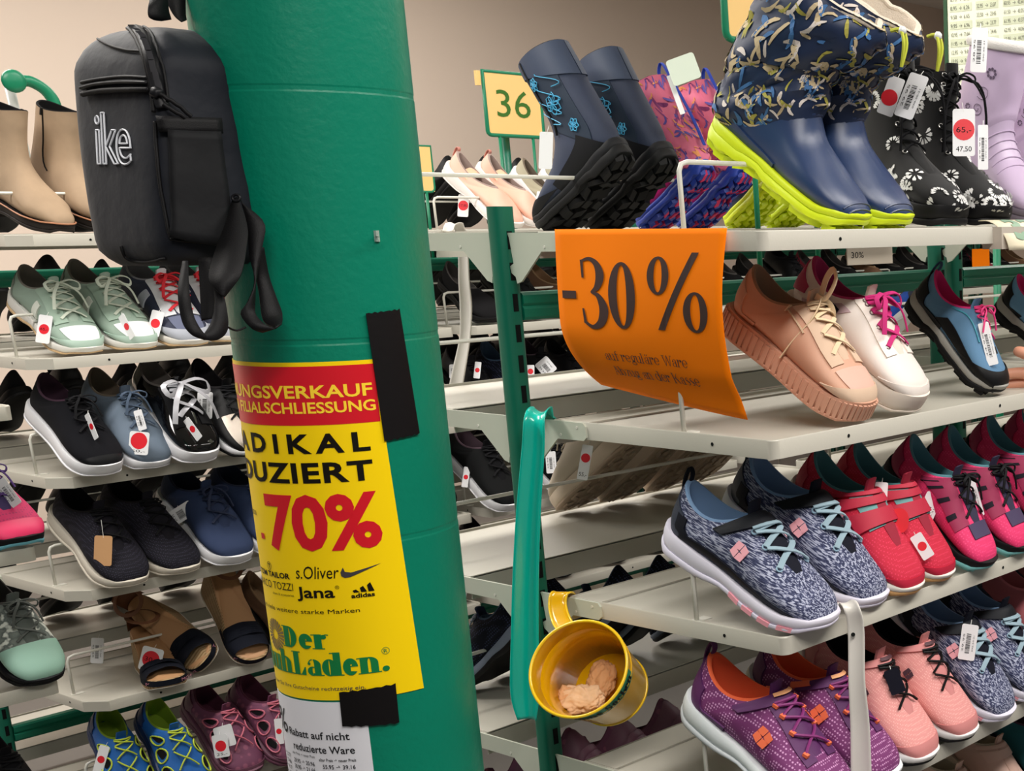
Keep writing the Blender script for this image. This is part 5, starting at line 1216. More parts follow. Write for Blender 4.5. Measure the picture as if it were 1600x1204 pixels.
far_row(13, 1, -3.40, 3.45, 5.2, ['slipper', 'slipper', 'darkshoe', 'redslip', 'slipper', 'brownslip', 'slipper'], yaw=-4, pitch=26, lab='slipper in the far row seen above the green crossbeam', group='slippers seen above the crossbeam')
s_fr = far_row(8, 2, -3.40, 2.44, 3.25, ['darkshoe', 'navydark', 'blacksneak'], yaw=-4, pitch=28, lab='dark sneaker behind the slotted post on the third tray', group='dark sneakers behind the slotted post')
for k in (3, 4): far_row(2, k, -3.40, 2.16, 2.27, ['blacksneak'], yaw=-4, pitch=30, lab=f'black sneaker ending the {LV[k]} tray right of the column', group='black sneakers right of the column')
s_z1 = shoe('lace_up_sneaker', 'blacksneak', .265, 3, (802, 798), (692, 700), 'black sneaker with white sole and red sticker tag right of the column', 'black sneakers seen through the right rack')
s_z2 = shoe('lace_up_sneaker', 'blacksneak', .265, 3, (898, 778), (800, 690), 'black sneaker with white sole seen right of the teal shoehorn', 'black sneakers seen through the right rack', side=-1)
far_row(5, 3, -3.40, 2.85, 3.25, ['darkshoe', 'blacksneak'], yaw=-4, pitch=28, lab='dark sneaker on the fourth left tray beyond the slotted post')
far_row(5, 4, -3.40, 2.44, 3.2, ['darkshoe', 'navydark'], yaw=-4, pitch=28, lab='dark sneaker on the fifth left tray between column and post')
far_row(7, 0, -3.40, 3.45, 4.9, ['slipper', 'darkshoe'], yaw=-4, pitch=26, lab='dark shoe on the far top tray behind the snow boots', group='dark shoes behind the snow boots')
for k in (1, 2, 3): far_row(8, k, -4.27, 2.44, 3.3, ['darkshoe'], lab=f'dark shoe on the far {LV[k]} tray right of the column')
# ================================================================ THINGS ON THE COLUMN
YEL = M('poster_yellow', (250, 212, 0), .4, spec=.3); RED = M('poster_red', (208, 16, 34), .35); YTX = M('lettering_yellow', (255, 214, 50), .4)
BLK = M('lettering_black', (32, 26, 14), .45); GRN = M('lettering_green', (0, 120, 60), .45); GRY = M('lettering_grey', (60, 56, 60), .45)
def cyl_sheet(s0, s1, z0, z1, dr, th=.0004, slant=0.0, n=40):
    """paper curved round the column; slant moves the right edge with height"""
    mb = MB(); R_ = []
    def sx(s, z): return s + slant * (H + z0 - z) * ((s - s0) / (s1 - s0)) if slant else s
    z0, z1 = z0, z1; vs = []; nz = 6
    for d in (dr, dr + th):
        for i in range(n + 1):
            for j in range(nz + 1):
                zz = z0 + (z1 - z0) * j / nz; ss = s0 + (s1 - s0) * i / n; ss += slant * (z1 - zz) * (i / n)
                vs.append(cyl(ss, H + zz, d))
    W_ = nz + 1; o = (n + 1) * W_; fs = []
    for i in range(n):
        for j in range(nz):
            a = i * W_ + j; fs += [(a, a + W_, a + W_ + 1, a + 1), (a + o, a + 1 + o, a + W_ + 1 + o, a + W_ + o)]
    for i in range(n): fs += [(i * W_, i * W_ + o, (i + 1) * W_ + o, (i + 1) * W_), (i * W_ + nz, (i + 1) * W_ + nz, (i + 1) * W_ + nz + o, i * W_ + nz + o)]
    for j in range(nz): fs += [(j, j + 1, j + 1 + o, j + o), (n * W_ + j, n * W_ + j + o, n * W_ + j + 1 + o, n * W_ + j + 1)]
    mb.add(vs, fs); return mb
ps = empty('sale_poster', cyl(-.05, H - .53, .001), 'yellow and red closing sale poster with minus 70 percent wrapped round the column', 'poster')
cyl_sheet(-.215, .033, -.5295, -.143, .0006, slant=.037).build('sheet', YEL, ps, smooth=radians(30))
cyl_sheet(-.215, .0328, -.212, -.1475, .0012, th=.0001, slant=.0).build('red_panel', RED, ps, smooth=radians(30))
def CT(body, s0, z0, s1, h, m, name='lettering', bold=0.0, spacing=1.0, skew=0, par=ps, dr=.0016, step=.006):
    mb = MB(); put_text(mb, body, s0, z0, s1 - s0, h, lambda x, y: cyl(x, H + y, dr), step, bold, spacing, skew)
    o = mb.build(name, m, par, fix=False); o['kind'] = 'stuff'; return o
CT('RÄUMUNGSVERKAUF', -.213, -.1818, .028, .0135, YTX, bold=.022)
CT('WEGEN FILIALSCHLIESSUNG', -.213, -.1985, .0295, .0118, YTX, bold=.022)
CT('RADIKAL', -.185, -.2425, .0195, .0205, BLK, bold=.032, spacing=1.45)
CT('REDUZIERT', -.205, -.2755, .0195, .0215, BLK, bold=.032, spacing=1.1)
CT('70%', -.110, -.3500, .0215, .0585, RED, bold=.035)
CT('-', -.128, -.350, -.120, .030, RED, bold=.03); CT('bis zu', -.170, -.318, -.136, .008, BLK)
CT('TOM TAILOR', -.150, -.3868, -.0845, .0062, BLK, bold=.03)
CT('MARCO TOZZI', -.158, -.4005, -.082, .0088, BLK); CT('shoes & accessories', -.118, -.4075, -.082, .003, BLK)
CT('s.Oliver', -.076, -.3855, -.028, .0145, BLK, skew=.12); CT('Jana', -.0775, -.4075, -.034, .0125, BLK, bold=.02); CT('®', -.033, -.398, -.0285, .004, BLK)
CT('adidas', -.0175, -.4095, .0065, .0048, BLK, bold=.03)
CT('und viele weitere starke Marken', -.158, -.4265, -.0105, .0052, BLK)
CT('Bitte lösen Sie Ihre Gutscheine rechtzeitig ein.', -.168, -.5175, -.014, .0046, GRY)
def CP(polys, m, name, dr=.0016):
    mb = MB()
    for P_ in polys:
        v2 = [Vector((x, y, 0)) for x, y in P_]; w = warp(v2, [tuple(range(len(v2)))], lambda x, y: cyl(x, H + y, dr), .006); mb.add(w.v, w.f)
    o = mb.build(name, m, ps, fix=False); o['kind'] = 'stuff'
sw = [(-.0235, -.3745), (-.0255, -.3795), (-.0245, -.3838), (-.0205, -.3855), (-.014, -.3842), (.0165, -.3735)]; sw2 = [(-.012, -.3805), (-.0175, -.3795), (-.021, -.379)]
CP([[(-.0225, -.3735), (-.0255, -.379), (-.0250, -.3835), (-.0215, -.3857), (-.021, -.3785)], [(-.021, -.3785), (-.0215, -.3857), (-.016, -.3850), (-.015, -.3800)], [(-.015, -.3800), (-.016, -.3850), (.0165, -.3725)]], GRY, 'swoosh_mark')
CP([[(-.0145 + .0075 * i, -.4035), (-.0085 + .0075 * i, -.4035), (-.0115 + .0075 * i - .0005, -.4035 + .0035 * (i + 1)), (-.0150 + .0075 * i - .0005, -.4035 + .0025 * (i + 1))] for i in range(3)], BLK, 'stripe_mark')
mb = MB()
for (r0, r1) in ((.0048, .0042),):
    vs, fs = g_ring(0, 0, r0, r0, r1, r1); mb.add([cyl(-.1185 + x, H - .3745 + y, .0016) for x, y in vs], fs)
o = mb.build('emblem_ring', BLK, ps, fix=False); o['kind'] = 'stuff'; CT('T', -.121, -.377, -.116, .005, BLK, bold=.03)
mb = MB()         # blossom emblem
for k in range(24):
    a = 2 * pi * k / 24; r0, r1 = .006, .0185; w = .0016
    for p_, q_ in (((r0, -w * .3), (r0, w * .3)),):
        pts = [(r0 * cos(a) + w * .3 * sin(a), r0 * sin(a) - w * .3 * cos(a)), (r1 * cos(a) + w * sin(a), r1 * sin(a) - w * cos(a)), (r1 * 1.04 * cos(a + .05), r1 * 1.04 * sin(a + .05)), (r1 * cos(a) - w * sin(a), r1 * sin(a) + w * cos(a)), (r0 * cos(a) - w * .3 * sin(a), r0 * sin(a) + w * .3 * cos(a))]
        mb.add([cyl(-.126 + x, H - .457 + y, .0016) for x, y in pts], [(0, 1, 2, 3, 4)])
o = mb.build('blossom_emblem', M('lettering_bronze', (120, 104, 70), .5), ps, fix=False); o['kind'] = 'stuff'
mb = MB(); serif_text(mb, 'Der', -.109, -.4680, .0605, .0175, lambda x, y: cyl(x, H + y, .0016), S=.36, T=.06, step=.006); mb.build('shop_lettering', GRN, ps, fix=False)['kind'] = 'stuff'
mb = MB(); serif_text(mb, 'SchuhLaden.', -.200, -.4998, .2145, .0195, lambda x, y: cyl(x, H + y, .0016), S=.36, T=.06, step=.006); mb.build('shop_lettering', GRN, ps, fix=False)['kind'] = 'stuff'
mb = MB(); vs, fs = g_ring(0, 0, .0042, .0042, .0037, .0037); mb.add([cyl(.0105 + x, H - .4755 + y, .0016) for x, y in vs], fs); mb.build('registered_ring', GRN, ps, fix=False)['kind'] = 'stuff'; CT('R', .0085, -.4778, .0125, .0045, GRN)
# white price table sheet below
PAP = M('paper_white', (226, 226, 232), .6)
wp = empty('price_sheet', cyl(-.06, H - .75, .001), 'white price table sheet taped to the column under the yellow poster', 'notice')
cyl_sheet(-.205, -.0165, -.78, -.532, .0004).build('sheet', PAP, wp, smooth=radians(30))
INKD = M('print_dark', (40, 40, 46), .5)
def CW(body, s0, z0, s1, h, bold=0.0): CT(body, s0, z0, s1, h, INKD, 'print', bold, par=wp, dr=.0014)
CW('30', -.185, -.575, -.158, .030); CW('%', -.156, -.578, -.128, .030); CW('Rabatt auf nicht', -.1235, -.5775, -.0375, .0090, .012); CW('reduzierte Ware', -.118, -.5945, -.0335, .0090, .012)
CW('alter Preis → neuer Preis', -.123, -.6015, -.083, .0034); CW('alter Preis → neuer Preis', -.0775, -.6045, -.0335, .0038, .01)
for i in range(16):
    a = 55.95 + i; CW(f'{a:.2f} → {a * .7:.2f}', -.0735, -.6135 - .0078 * i, -.0350, .0050, .01)
    a = 29.95 + i; CW(f'{a:.2f} → {a * .7:.2f}', -.1215, -.6115 - .0078 * i, -.0845, .0050, .01)
    a = 3.95 + i; CW(f'{a:.2f} → {a * .7:.2f}', -.165, -.609 - .0078 * i, -.131, .0050, .01)
# black tape strips
TAPE = M('black_tape', (20, 15, 17), .55, bump=.25, bscale=120)
def tape(pts, label):      # four corners (s, z)
    def f(p, q):
        a = Vector(pts[0]).lerp(Vector(pts[1]), p); b = Vector(pts[3]).lerp(Vector(pts[2]), p); return a.lerp(b, q)
    mb = MB(); n = 12; vs = []
    for d in (.0022, .0030):
        for i in range(n + 1):
            for j in range(n + 1):
                v = f(i / n, j / n); jit = .0008 * sin(i * 2.7) if j in (0, n) else 0; vs.append(cyl(v.x, H + v.y + jit, d))
    W_ = n + 1; o = W_ * W_; fs = []
    for i in range(n):
        for j in range(n): a = i * W_ + j; fs += [(a, a + 1, a + W_ + 1, a + W_), (a + o, a + W_ + o, a + W_ + 1 + o, a + 1 + o)]
        fs += [(i, i + 1, i + 1 + o, i + o), (n * W_ + i, n * W_ + i + o, n * W_ + i + 1 + o, n * W_ + i + 1), (i * W_, i * W_ + o, (i + 1) * W_ + o, (i + 1) * W_), (i * W_ + n, (i + 1) * W_ + n, (i + 1) * W_ + n + o, i * W_ + n + o)]
    tag(mb.add(vs, fs).build('tape_strip', TAPE), label, 'tape', None)
tape([(.0300, -.0925), (.0680, -.0900), (.0765, -.2315), (.0342, -.2345)], 'long black tape strip at the upper right edge of the yellow poster')
tape([(-.0422, -.5195), (.0165, -.5165), (.0157, -.5640), (-.0432, -.5605)], 'short black tape strip between the yellow poster and the white sheet')
# little white hook
hk = MB(); c = cyl(.052, H - .0095, 0); n_ = (c - Vector((CX, CY, c.z))).normalized(); r_ = Vector((-n_.y, n_.x, 0))
hk.tube([c - n_ * .002, c + n_ * .014 - r_ * .006, c + n_ * .018 - r_ * .010], .0012, 6); hk.tube([c + n_ * .018 - r_ * .010, c + n_ * .018 - r_ * .010 + Vector((0, 0, .006))], .0012, 6); hk.tube([c + Vector((0, 0, -.006)), c + Vector((0, 0, .006))], .003, 8)
tag(hk.build('wall_hook', M('hook_grey', (150, 170, 160), .4)), 'tiny grey hook screwed into the column right of the backpack', 'hook')
# ================================================================ BACKPACK
NY = M('backpack_nylon', (24, 30, 44), .6, bump=.2, bscale=40, bdist=.006, sheen=.1); NY2 = M('backpack_side_nylon', (27, 28, 32), .7, bump=.2, bscale=50, bdist=.005); WEB = M('webbing_black', (26, 25, 28), .6, bump=.3, bscale=900); ZIP = M('zipper_black', (38, 38, 42), .45)
gz = ray(250, 220); gv = Vector((gz.x, gz.y, 0)).normalized(); rv = Vector((gv.y, -gv.x, 0))
if rv.dot(CAMM.col[0]) < 0: rv = -rv
_a = radians(61); wv = (-rv * cos(_a) + gv * sin(_a)); dv = (rv * sin(_a) + gv * cos(_a))
DB = 1.42                                             # distance of the front right vertical edge
e0 = atD(262, 402, DB); e1 = atD(243, 62, DB)         # bottom and top of that edge
bp = empty('backpack', e0 + Vector((0, 0, 0)), 'black backpack with white outlined script lettering hanging on the green column', 'backpack')
hb = (e1 - e0).z
def BP(x, y, z):
    """x: depth from the front panel towards the column 0..1, y: across the front 0..1 (0 near the side pocket), z: height 0..1"""
    up = e0 + (e1 - e0) * z; k = 1 + .30 * (1 - min(1, z))
    return up + dv * (.100 * x * k) + wv * (.178 * y)
def body_ring(z, nx=40):
    pts = []; t = max(0, (z - .88) / .215); kd = 1 - .10 * (1 - z) ** 2
    sq = 6
    for k in range(nx):
        a = 2 * pi * k / nx; c_, s_ = cos(a), sin(a); x = (abs(c_) ** (2 / sq)) * (1 if c_ > 0 else -1); y = (abs(s_) ** (2 / sq)) * (1 if s_ > 0 else -1)
        sh = sqrt(max(0, 1 - t * t)) if t > 0 else 1
        b = max(0, (.06 - z) / .10); sh2 = 1 - .22 * b * b
        taper = .84 + .16 * min(1, z * 1.1)
        bul = 1 + .05 * sin(pi * min(1, max(0, z)))
        sag = .012 * sin(z * 23 + a * 2) * (1 - abs(c_) * .3) * .35
        fx = .5 + .54 * x * (.35 + .65 * sh) * sh2 * kd * bul + sag; fy = .5 + .5 * y * (.30 + .70 * sh) * sh2 * taper + sag
        pts.append(BP(fx + .03, fy - .02, z))
    return pts
mb = MB(); mb.loft([body_ring(z) for z in [-.045, -.035, -.01, .03, .08, .15, .24, .33, .42, .51, .60, .68, .75, .81, .86, .90, .94, 1.0, 1.035, 1.06, 1.078, 1.088, 1.09]])
mb.build('body', NY, bp, smooth=True)
SURF = BVHTree.FromPolygons([v for v in mb.v], mb.f)
def on(px, py, off=.003, dflt=DB):
    h = SURF.ray_cast(O, ray(px, py).normalized())
    if h[0] is None: return atD(px, py, dflt) if dflt else None
    n = h[1] if h[1].dot(ray(px, py)) < 0 else -h[1]
    return h[0] + n * off
def bpatch(quad, nu=10, nv=14, off=.004, name='panel', m=None, curve=None):
    """patch of cloth: quad = 4 picture corners (tl,tr,br,bl) laid on the bag"""
    tl, tr, br, bl = [Vector(q) for q in quad]; vs = []
    P_ = [[on(*(tl.lerp(tr, j / (nu - 1))).lerp(bl.lerp(br, j / (nu - 1)), i / (nv - 1)), off) for j in range(nu)] for i in range(nv)]
    mb = MB(); vs = [v for r in P_ for v in r]; mb.add(vs, [(i * nu + j, i * nu + j + 1, (i + 1) * nu + j + 1, (i + 1) * nu + j) for i in range(nv - 1) for j in range(nu - 1)])
    o = mb.build(name, m, bp, smooth=True); md = o.modifiers.new('thickness', 'SOLIDIFY'); md.thickness = .003; md.offset = -1; return o
def btube(pts, r, name, m, off=.003, n=30, flat=1.0, par=None):
    P_ = [on(p[0], p[1], off, None) for p in spline([(a, b, 0) for a, b in pts], n)]; P_ = [p for p in P_ if p is not None]; mb = MB().tube(P_, r, 6, flat); return mb.build(name, m, par or bp, smooth=True)
bpatch([(262, 204), (338, 206), (362, 388), (268, 372)], off=.006, name='side_pocket', m=NY2)
bpatch([(248, 183), (340, 186), (342, 209), (252, 208)], nv=4, off=.008, name='side_webbing', m=WEB)
btube([(196, 38), (222, 52), (236, 82), (243, 112), (250, 146), (256, 170)], .0075, 'main_zipper', ZIP, .002, flat=.45)
btube([(187, 42), (210, 54), (226, 84), (234, 116), (240, 150), (243, 176)], .0022, 'piping', WEB, .003)
btube([(208, 38), (236, 52), (250, 86), (258, 120), (263, 160)], .0016, 'piping', WEB, .003)
btube([(128, 44), (150, 60), (172, 72), (200, 80), (226, 82)], .0014, 'seam', WEB, .002)
btube([(134, 139), (160, 133), (200, 130), (236, 131)], .0045, 'front_zipper', ZIP, .003, flat=.5)
btube([(134, 131), (160, 126), (200, 122), (236, 124)], .0020, 'piping', WEB, .004)
btube([(135, 149), (162, 144), (200, 142), (238, 142)], .0028, 'piping', WEB, .004)
btube([(244, 190), (246, 230), (252, 290), (262, 350), (268, 372)], .0018, 'seam', WEB, .002)
btube([(192, 384), (200, 402), (228, 408), (260, 402)], .0018, 'seam', WEB, .002)
btube([(268, 374), (300, 377), (340, 380), (366, 382)], .0014, 'seam', WEB, .004)
teeth = MB()
for i in range(46):
    t = i / 45; p = catmull([[210, 48], [229, 62], [241, 92], [247, 118], [252, 145]], t); c = on(p[0], p[1], .0058); teeth.obox(c, CAMM.col[0] * .0030, ray(*p).normalized() * .0012, -CAMM.col[1] * .0009)
teeth.build('zipper_teeth', M('teeth_grey', (74, 74, 78), .3, metal=.5), bp)['kind'] = 'stuff'
for q in ([(250, 148), (262, 158), (280, 172), (292, 184)], [(256, 166), (264, 172), (276, 180), (284, 186)]):
    btube(q, .0022, 'zipper_pull', WEB, .008)
btube([(246, 146), (254, 152)], .006, 'zipper_slider', ZIP, .007, n=3)
# script lettering, white outline "ike" running round the left side
tv, tf, tw = text_mesh('Nike', .05)
cc = bpy.data.curves.new('outline', 'FONT'); cc.body = 'ike'; cc.size = 1; cc.fill_mode = 'NONE'; cc.shear = .15; cc.space_character = .9; cc.resolution_u = 6
oo = bpy.data.objects.new('outline', cc); COL.objects.link(oo); dg = bpy.context.evaluated_depsgraph_get(); me = bpy.data.meshes.new_from_object(oo.evaluated_get(dg))
x1 = max(v.co.x for v in me.vertices); adj = {}
for e_ in me.edges: adj.setdefault(e_.vertices[0], []).append(e_.vertices[1]); adj.setdefault(e_.vertices[1], []).append(e_.vertices[0])
seen = set(); mbo = MB()
def ike(v):       # text space -> picture position on the front panel
    u = v.x / x1; h = v.y / .72; return (141 + 58 * u + (1 - h) * 10, 256 - h * 84)
for st_ in adj:
    if st_ in seen: continue
    loop = [st_]; seen.add(st_); cur = st_
    while True:
        nx = [q for q in adj[cur] if q not in seen]
        if not nx: break
        cur = nx[0]; seen.add(cur); loop.append(cur)
    pts = []
    dense = []
    for a_, b_ in zip(loop, loop[1:] + loop[:1]):
        va, vb = me.vertices[a_].co, me.vertices[b_].co; k_ = max(1, int((va - vb).length / .03)); dense += [va.lerp(vb, j_ / k_) for j_ in range(k_)]
    for co_ in dense:
        x_, y_ = ike(co_); h = SURF.ray_cast(O, ray(x_, y_).normalized())
        if h[0] is None: continue
        pts.append(on(x_, y_, .0012))
    if len(pts) > 6: mbo.tube(pts, .0010, 5, closed=True)
bpy.data.objects.remove(oo)
if mbo.v: mbo.build('script_lettering', M('print_white2', (225, 228, 235), .6), bp)['kind'] = 'stuff'
# straps: ribbons given by their two picture edges and distances
def ribbon(a, b, da, db, name, par, m=WEB, n=26, th=.0016, dmid=None):
    da = [q - .20 for q in da]; db = [q - .20 for q in db]; A = spline([(x, y, 0) for x, y in a], n); B = spline([(x, y, 0) for x, y in b], n); mb = MB(); vs = []
    for i, (p, q) in enumerate(zip(A, B)):
        t = i / (n - 1); d = catmull(list(da), t); d2 = catmull(list(db), t)
        vs += [atD(p.x, p.y, d), atD((p.x + q.x) / 2, (p.y + q.y) / 2, (d + d2) / 2 - .001), atD(q.x, q.y, d2)]
    mb.add(vs, [f for i in range(n - 1) for f in ((3 * i, 3 * i + 1, 3 * i + 4, 3 * i + 3), (3 * i + 1, 3 * i + 2, 3 * i + 5, 3 * i + 4))])
    o = mb.build(name, m, par, smooth=True); md = o.modifiers.new('thickness', 'SOLIDIFY'); md.thickness = th; md.offset = 0; return o
D1 = 1.66
ribbon([(238, -14), (232, 8), (234, 28), (252, 32)], [(262, -14), (262, 4), (264, 20), (268, 30)], (D1, D1 - .02, D1 - .02, D1), (D1, D1, D1, D1), 'grab_handle', bp, n=14)
ribbon([(256, -14), (262, 6), (272, 24), (284, 34)], [(290, -14), (290, 6), (290, 22), (291, 32)], (D1 + .02,) * 4, (D1 + .03,) * 4, 'grab_handle', bp, n=14)
ribbon([(328, 118), (346, 170), (360, 250), (366, 312)], [(338, 128), (362, 190), (384, 260), (396, 330)], (1.69, 1.70, 1.70, 1.69), (1.73, 1.74, 1.73, 1.71), 'shoulder_strap', bp)
ribbon([(364, 310), (352, 350), (334, 400), (327, 438), (348, 462)], [(372, 308), (386, 350), (386, 380), (376, 430), (350, 464)], (1.68, 1.66, 1.64, 1.62, 1.62), (1.68, 1.665, 1.65, 1.63, 1.625), 'strap_webbing', bp)
ribbon([(376, 312), (386, 350), (390, 400), (398, 440), (388, 470), (376, 490), (392, 512), (410, 519)], [(381, 320), (413, 348), (410, 385), (400, 436), (398, 470), (400, 492), (416, 508), (430, 513)], (1.68, 1.675, 1.67, 1.665, 1.66, 1.66, 1.66, 1.67), (1.68, 1.68, 1.675, 1.67, 1.67, 1.665, 1.665, 1.67), 'strap_webbing', bp)
ribbon([(390, 392), (398, 425), (404, 455), (411, 500), (430, 513)], [(412, 386), (420, 430), (430, 460), (441, 490), (440, 506)], (1.68, 1.69, 1.69, 1.685, 1.67), (1.69, 1.70, 1.70, 1.70, 1.68), 'strap_webbing', bp)
ribbon([(286, 408), (278, 455), (284, 500), (298, 522), (318, 530)], [(294, 408), (296, 455), (302, 490), (312, 512), (322, 524)], (1.62, 1.60, 1.60, 1.60, 1.61), (1.62, 1.605, 1.605, 1.605, 1.61), 'strap_webbing', bp)
ribbon([(318, 531), (342, 530), (356, 512), (352, 470), (338, 430)], [(318, 522), (330, 502), (336, 470), (332, 440), (326, 420)], (1.61, 1.62, 1.63, 1.63, 1.63), (1.61, 1.62, 1.625, 1.63, 1.63), 'strap_webbing', bp)
ribbon([(310, 402), (312, 440), (314, 480), (315, 501)], [(338, 402), (340, 440), (342, 480), (338, 496)], (1.64,) * 4, (1.645,) * 4, 'strap_webbing', bp, n=12)
MB().tube([atD(x, y, d) for x, y, d in spline([(352, 508, 1.44), (362, 514, 1.45), (372, 516, 1.455), (384, 511, 1.46)], 12)], .0011, 5).build('cord', WEB, bp, smooth=True)
mb = MB(); mb.tube([atD(369 + 6 * cos(a), 309 + 5 * sin(a), 1.475) for a in [2 * pi * i / 14 for i in range(14)]], .0016, 6, closed=True); mb.build('strap_ring', ZIP, bp, smooth=True)
# ================================================================ SHOEHORNS
def horn(name, label, pts, half, m, depth_c=.008, hook=None, n=46, th=.0016, hole=None, side=None):
    """channel shaped horn: centre line of picture positions with distances, half widths in metres"""
    C_ = spline(pts, n); mb = MB(); vs = []; sd = (side or CAMM.col[0]).normalized(); P3 = [atD(p.x, p.y, p.z) for p in C_]
    for i, c in enumerate(P3):
        t = i / (n - 1); hw = catmull(list(half), t); tg = (P3[min(i + 1, n - 1)] - P3[max(i - 1, 0)]).normalized()
        s_ = (sd - tg * sd.dot(tg)).normalized(); nn = s_.cross(tg).normalized(); nn = nn if nn.dot(ray(800, 800)) < 0 else -nn
        if tg.z > 0 and i < n * .4: nn = -nn if False else nn
        for j in range(9):
            x = (j - 4) / 4; vs.append(c + s_ * hw * x + nn * depth_c * (x * x) * hw / max(half))
    mb.add(vs, [(i * 9 + j, i * 9 + j + 1, (i + 1) * 9 + j + 1, (i + 1) * 9 + j) for i in range(n - 1) for j in range(8)])
    e = empty(name, P3[-1], label, 'shoehorn'); o = mb.build('blade', m, e, smooth=True); md = o.modifiers.new('thickness', 'SOLIDIFY'); md.thickness = th; md.offset = 0
    return e, P3
TEALM = M('teal_metal', (10, 196, 176), .25, spec=.7, coat=.3)
yh = 1.230; dep = lambda x, y, Y=yh: (CAMM.transposed() @ (atY(x, y, Y) - O)).z
hn, P3 = horn('shoehorn', 'long teal metal shoehorn hanging on the slotted post at the middle of the photo', [(862, 668, dep(862, 668, 1.275)), (858, 650, dep(858, 650, 1.268)), (846, 644, dep(846, 644, 1.25)), (838, 656, dep(838, 656)), (836, 700, dep(836, 700)), (829, 800, dep(829, 800)), (825, 900, dep(825, 900)), (824, 1000, dep(824, 1000)), (824, 1080, dep(824, 1080)), (826, 1122, dep(826, 1122))], (.0095, .0125, .0140, .0140, .0150, .0165, .0180, .0195, .0203, .0135), TEALM, .011)
MB().tube([atD(833, 692, dep(833, 692) - .0012 + .004), atD(833, 692, dep(833, 692) + .0035)], .0042, 14).build('hole', SLOTM, hn)
WHP = M('white_plastic', (222, 218, 210), .3)
dX = lambda x, y, X=-1.198: (CAMM.transposed() @ (atX(x, y, X) - O)).z
hn, P3 = horn('shoehorn', 'white plastic shoehorn hooked over the third tray in front of the navy heather pair', [(1299, 968, dX(1299, 968, -1.235)), (1302, 950, dX(1302, 950, -1.232)), (1318, 942, dX(1318, 942, -1.215)), (1332, 952, dX(1332, 952)), (1338, 985, dX(1338, 985)), (1339, 1060, dX(1339, 1060)), (1344, 1130, dX(1344, 1130)), (1346, 1204, dX(1346, 1204)), (1348, 1270, dX(1348, 1270))], (.009, .009, .0095, .0105, .0108, .0110, .0128, .0138, .0135), WHP, .004)
MB().tube([atD(1333, 991, dX(1333, 991) - .0008), atD(1333, 991, dX(1333, 991) + .002)], .0028, 12).build('hole', SLOTM, hn)
dX2 = lambda x, y, X=-2.185: dX(x, y, X)
hn, P3 = horn('shoehorn', 'white shoehorn hooked over the far top tray between column and slotted post', [(701, 362, dX2(701, 362, -2.14)), (705, 352, dX2(705, 352, -2.15)), (718, 354, dX2(718, 354, -2.18)), (724, 385, dX2(724, 385)), (726, 440, dX2(726, 440)), (729, 480, dX2(729, 480)), (727, 530, dX2(727, 530)), (716, 590, dX2(716, 590)), (708, 640, dX2(708, 640))], (.009, .009, .009, .0085, .0095, .0105, .0095, .0115, .0125), WHP, .004)
# ================================================================ YELLOW BUCKET
YB = M('yellow_enamel', (236, 178, 8), .22, spec=.6, coat=.4); YB2 = M('yellow_enamel_rim', (250, 204, 30), .25, coat=.4)
dB = dep(905, 1045, 1.165); c0 = atD(904, 1044, dB); c1 = atD(955, 1076, dB + .105)
ax = (c1 - c0).normalized(); u_ = (CAMM.col[0] - ax * ax.dot(CAMM.col[0])).normalized(); v_ = ax.cross(u_); hB = (c1 - c0).length
bk = empty('bucket', c1, 'yellow metal bucket with a hook handle hanging on the post, nylon socks inside', 'bucket')
R0, R1 = .0655, .0510
def bring(t, r, n=64): c = c0 + (c1 - c0) * t; return [c + u_ * cos(2 * pi * k / n) * r + v_ * sin(2 * pi * k / n) * r for k in range(n)]
rr = lambda t: R0 + (R1 - R0) * t
mb = MB(); mb.loft([bring(0, R0), bring(.19, rr(.19)), bring(.20, rr(.2) + .0012), bring(.22, rr(.22) + .0012), bring(.23, rr(.23)), bring(.97, rr(.97)), bring(1, rr(1)), bring(1.0, R1 - .002), bring(.96, R1 - .002)] + [bring(.95, R1 - .0015)] + [bring(.23, rr(.23) - .0015), bring(.21, rr(.21) - .0005), bring(.19, rr(.19) - .0015), bring(0, R0 - .0015)], False, False)
mb.f += [tuple(9 * 64 + k for k in range(64))]
mb.build('shell', YB, bk, smooth=radians(35), fix=False)
MB().tube(bring(0, R0), .0022, 8, closed=True).build('rim', YB2, bk, smooth=True)
MB().tube(bring(1, R1), .0020, 8, closed=True).build('base_rim', YB2, bk, smooth=True)
LAB = M('label_green', (40, 150, 112), .5)
ang0, ang1 = -2.35, .35; lb = MB(); n = 40
up_ = (-CAMM.col[1]); a_up = atan2(up_.dot(v_), up_.dot(u_)); sgn = 1 if v_.dot(up_) > 0 else -1
def lab(x, t, o=.0006):      # x 0..1 along the label from lower left to upper right
    a = sgn * (radians(-112) + radians(112) * x); c = c0 + (c1 - c0) * t; r = rr(t) + o; return c + u_ * cos(a) * r + v_ * sin(a) * r
lb.grid(lambda p, q: lab(p, .02 + .24 * q), 40, 3); lb.build('paper_label', LAB, bk, smooth=True, fix=False)
mb = MB(); serif_text(mb, 'ohne Socken', .16, .215, .80, -.115, lambda x, y: lab(x, y, .0014), S=.30, T=.1, step=.03); mb.build('label_lettering', INK, bk, fix=False)['kind'] = 'stuff'
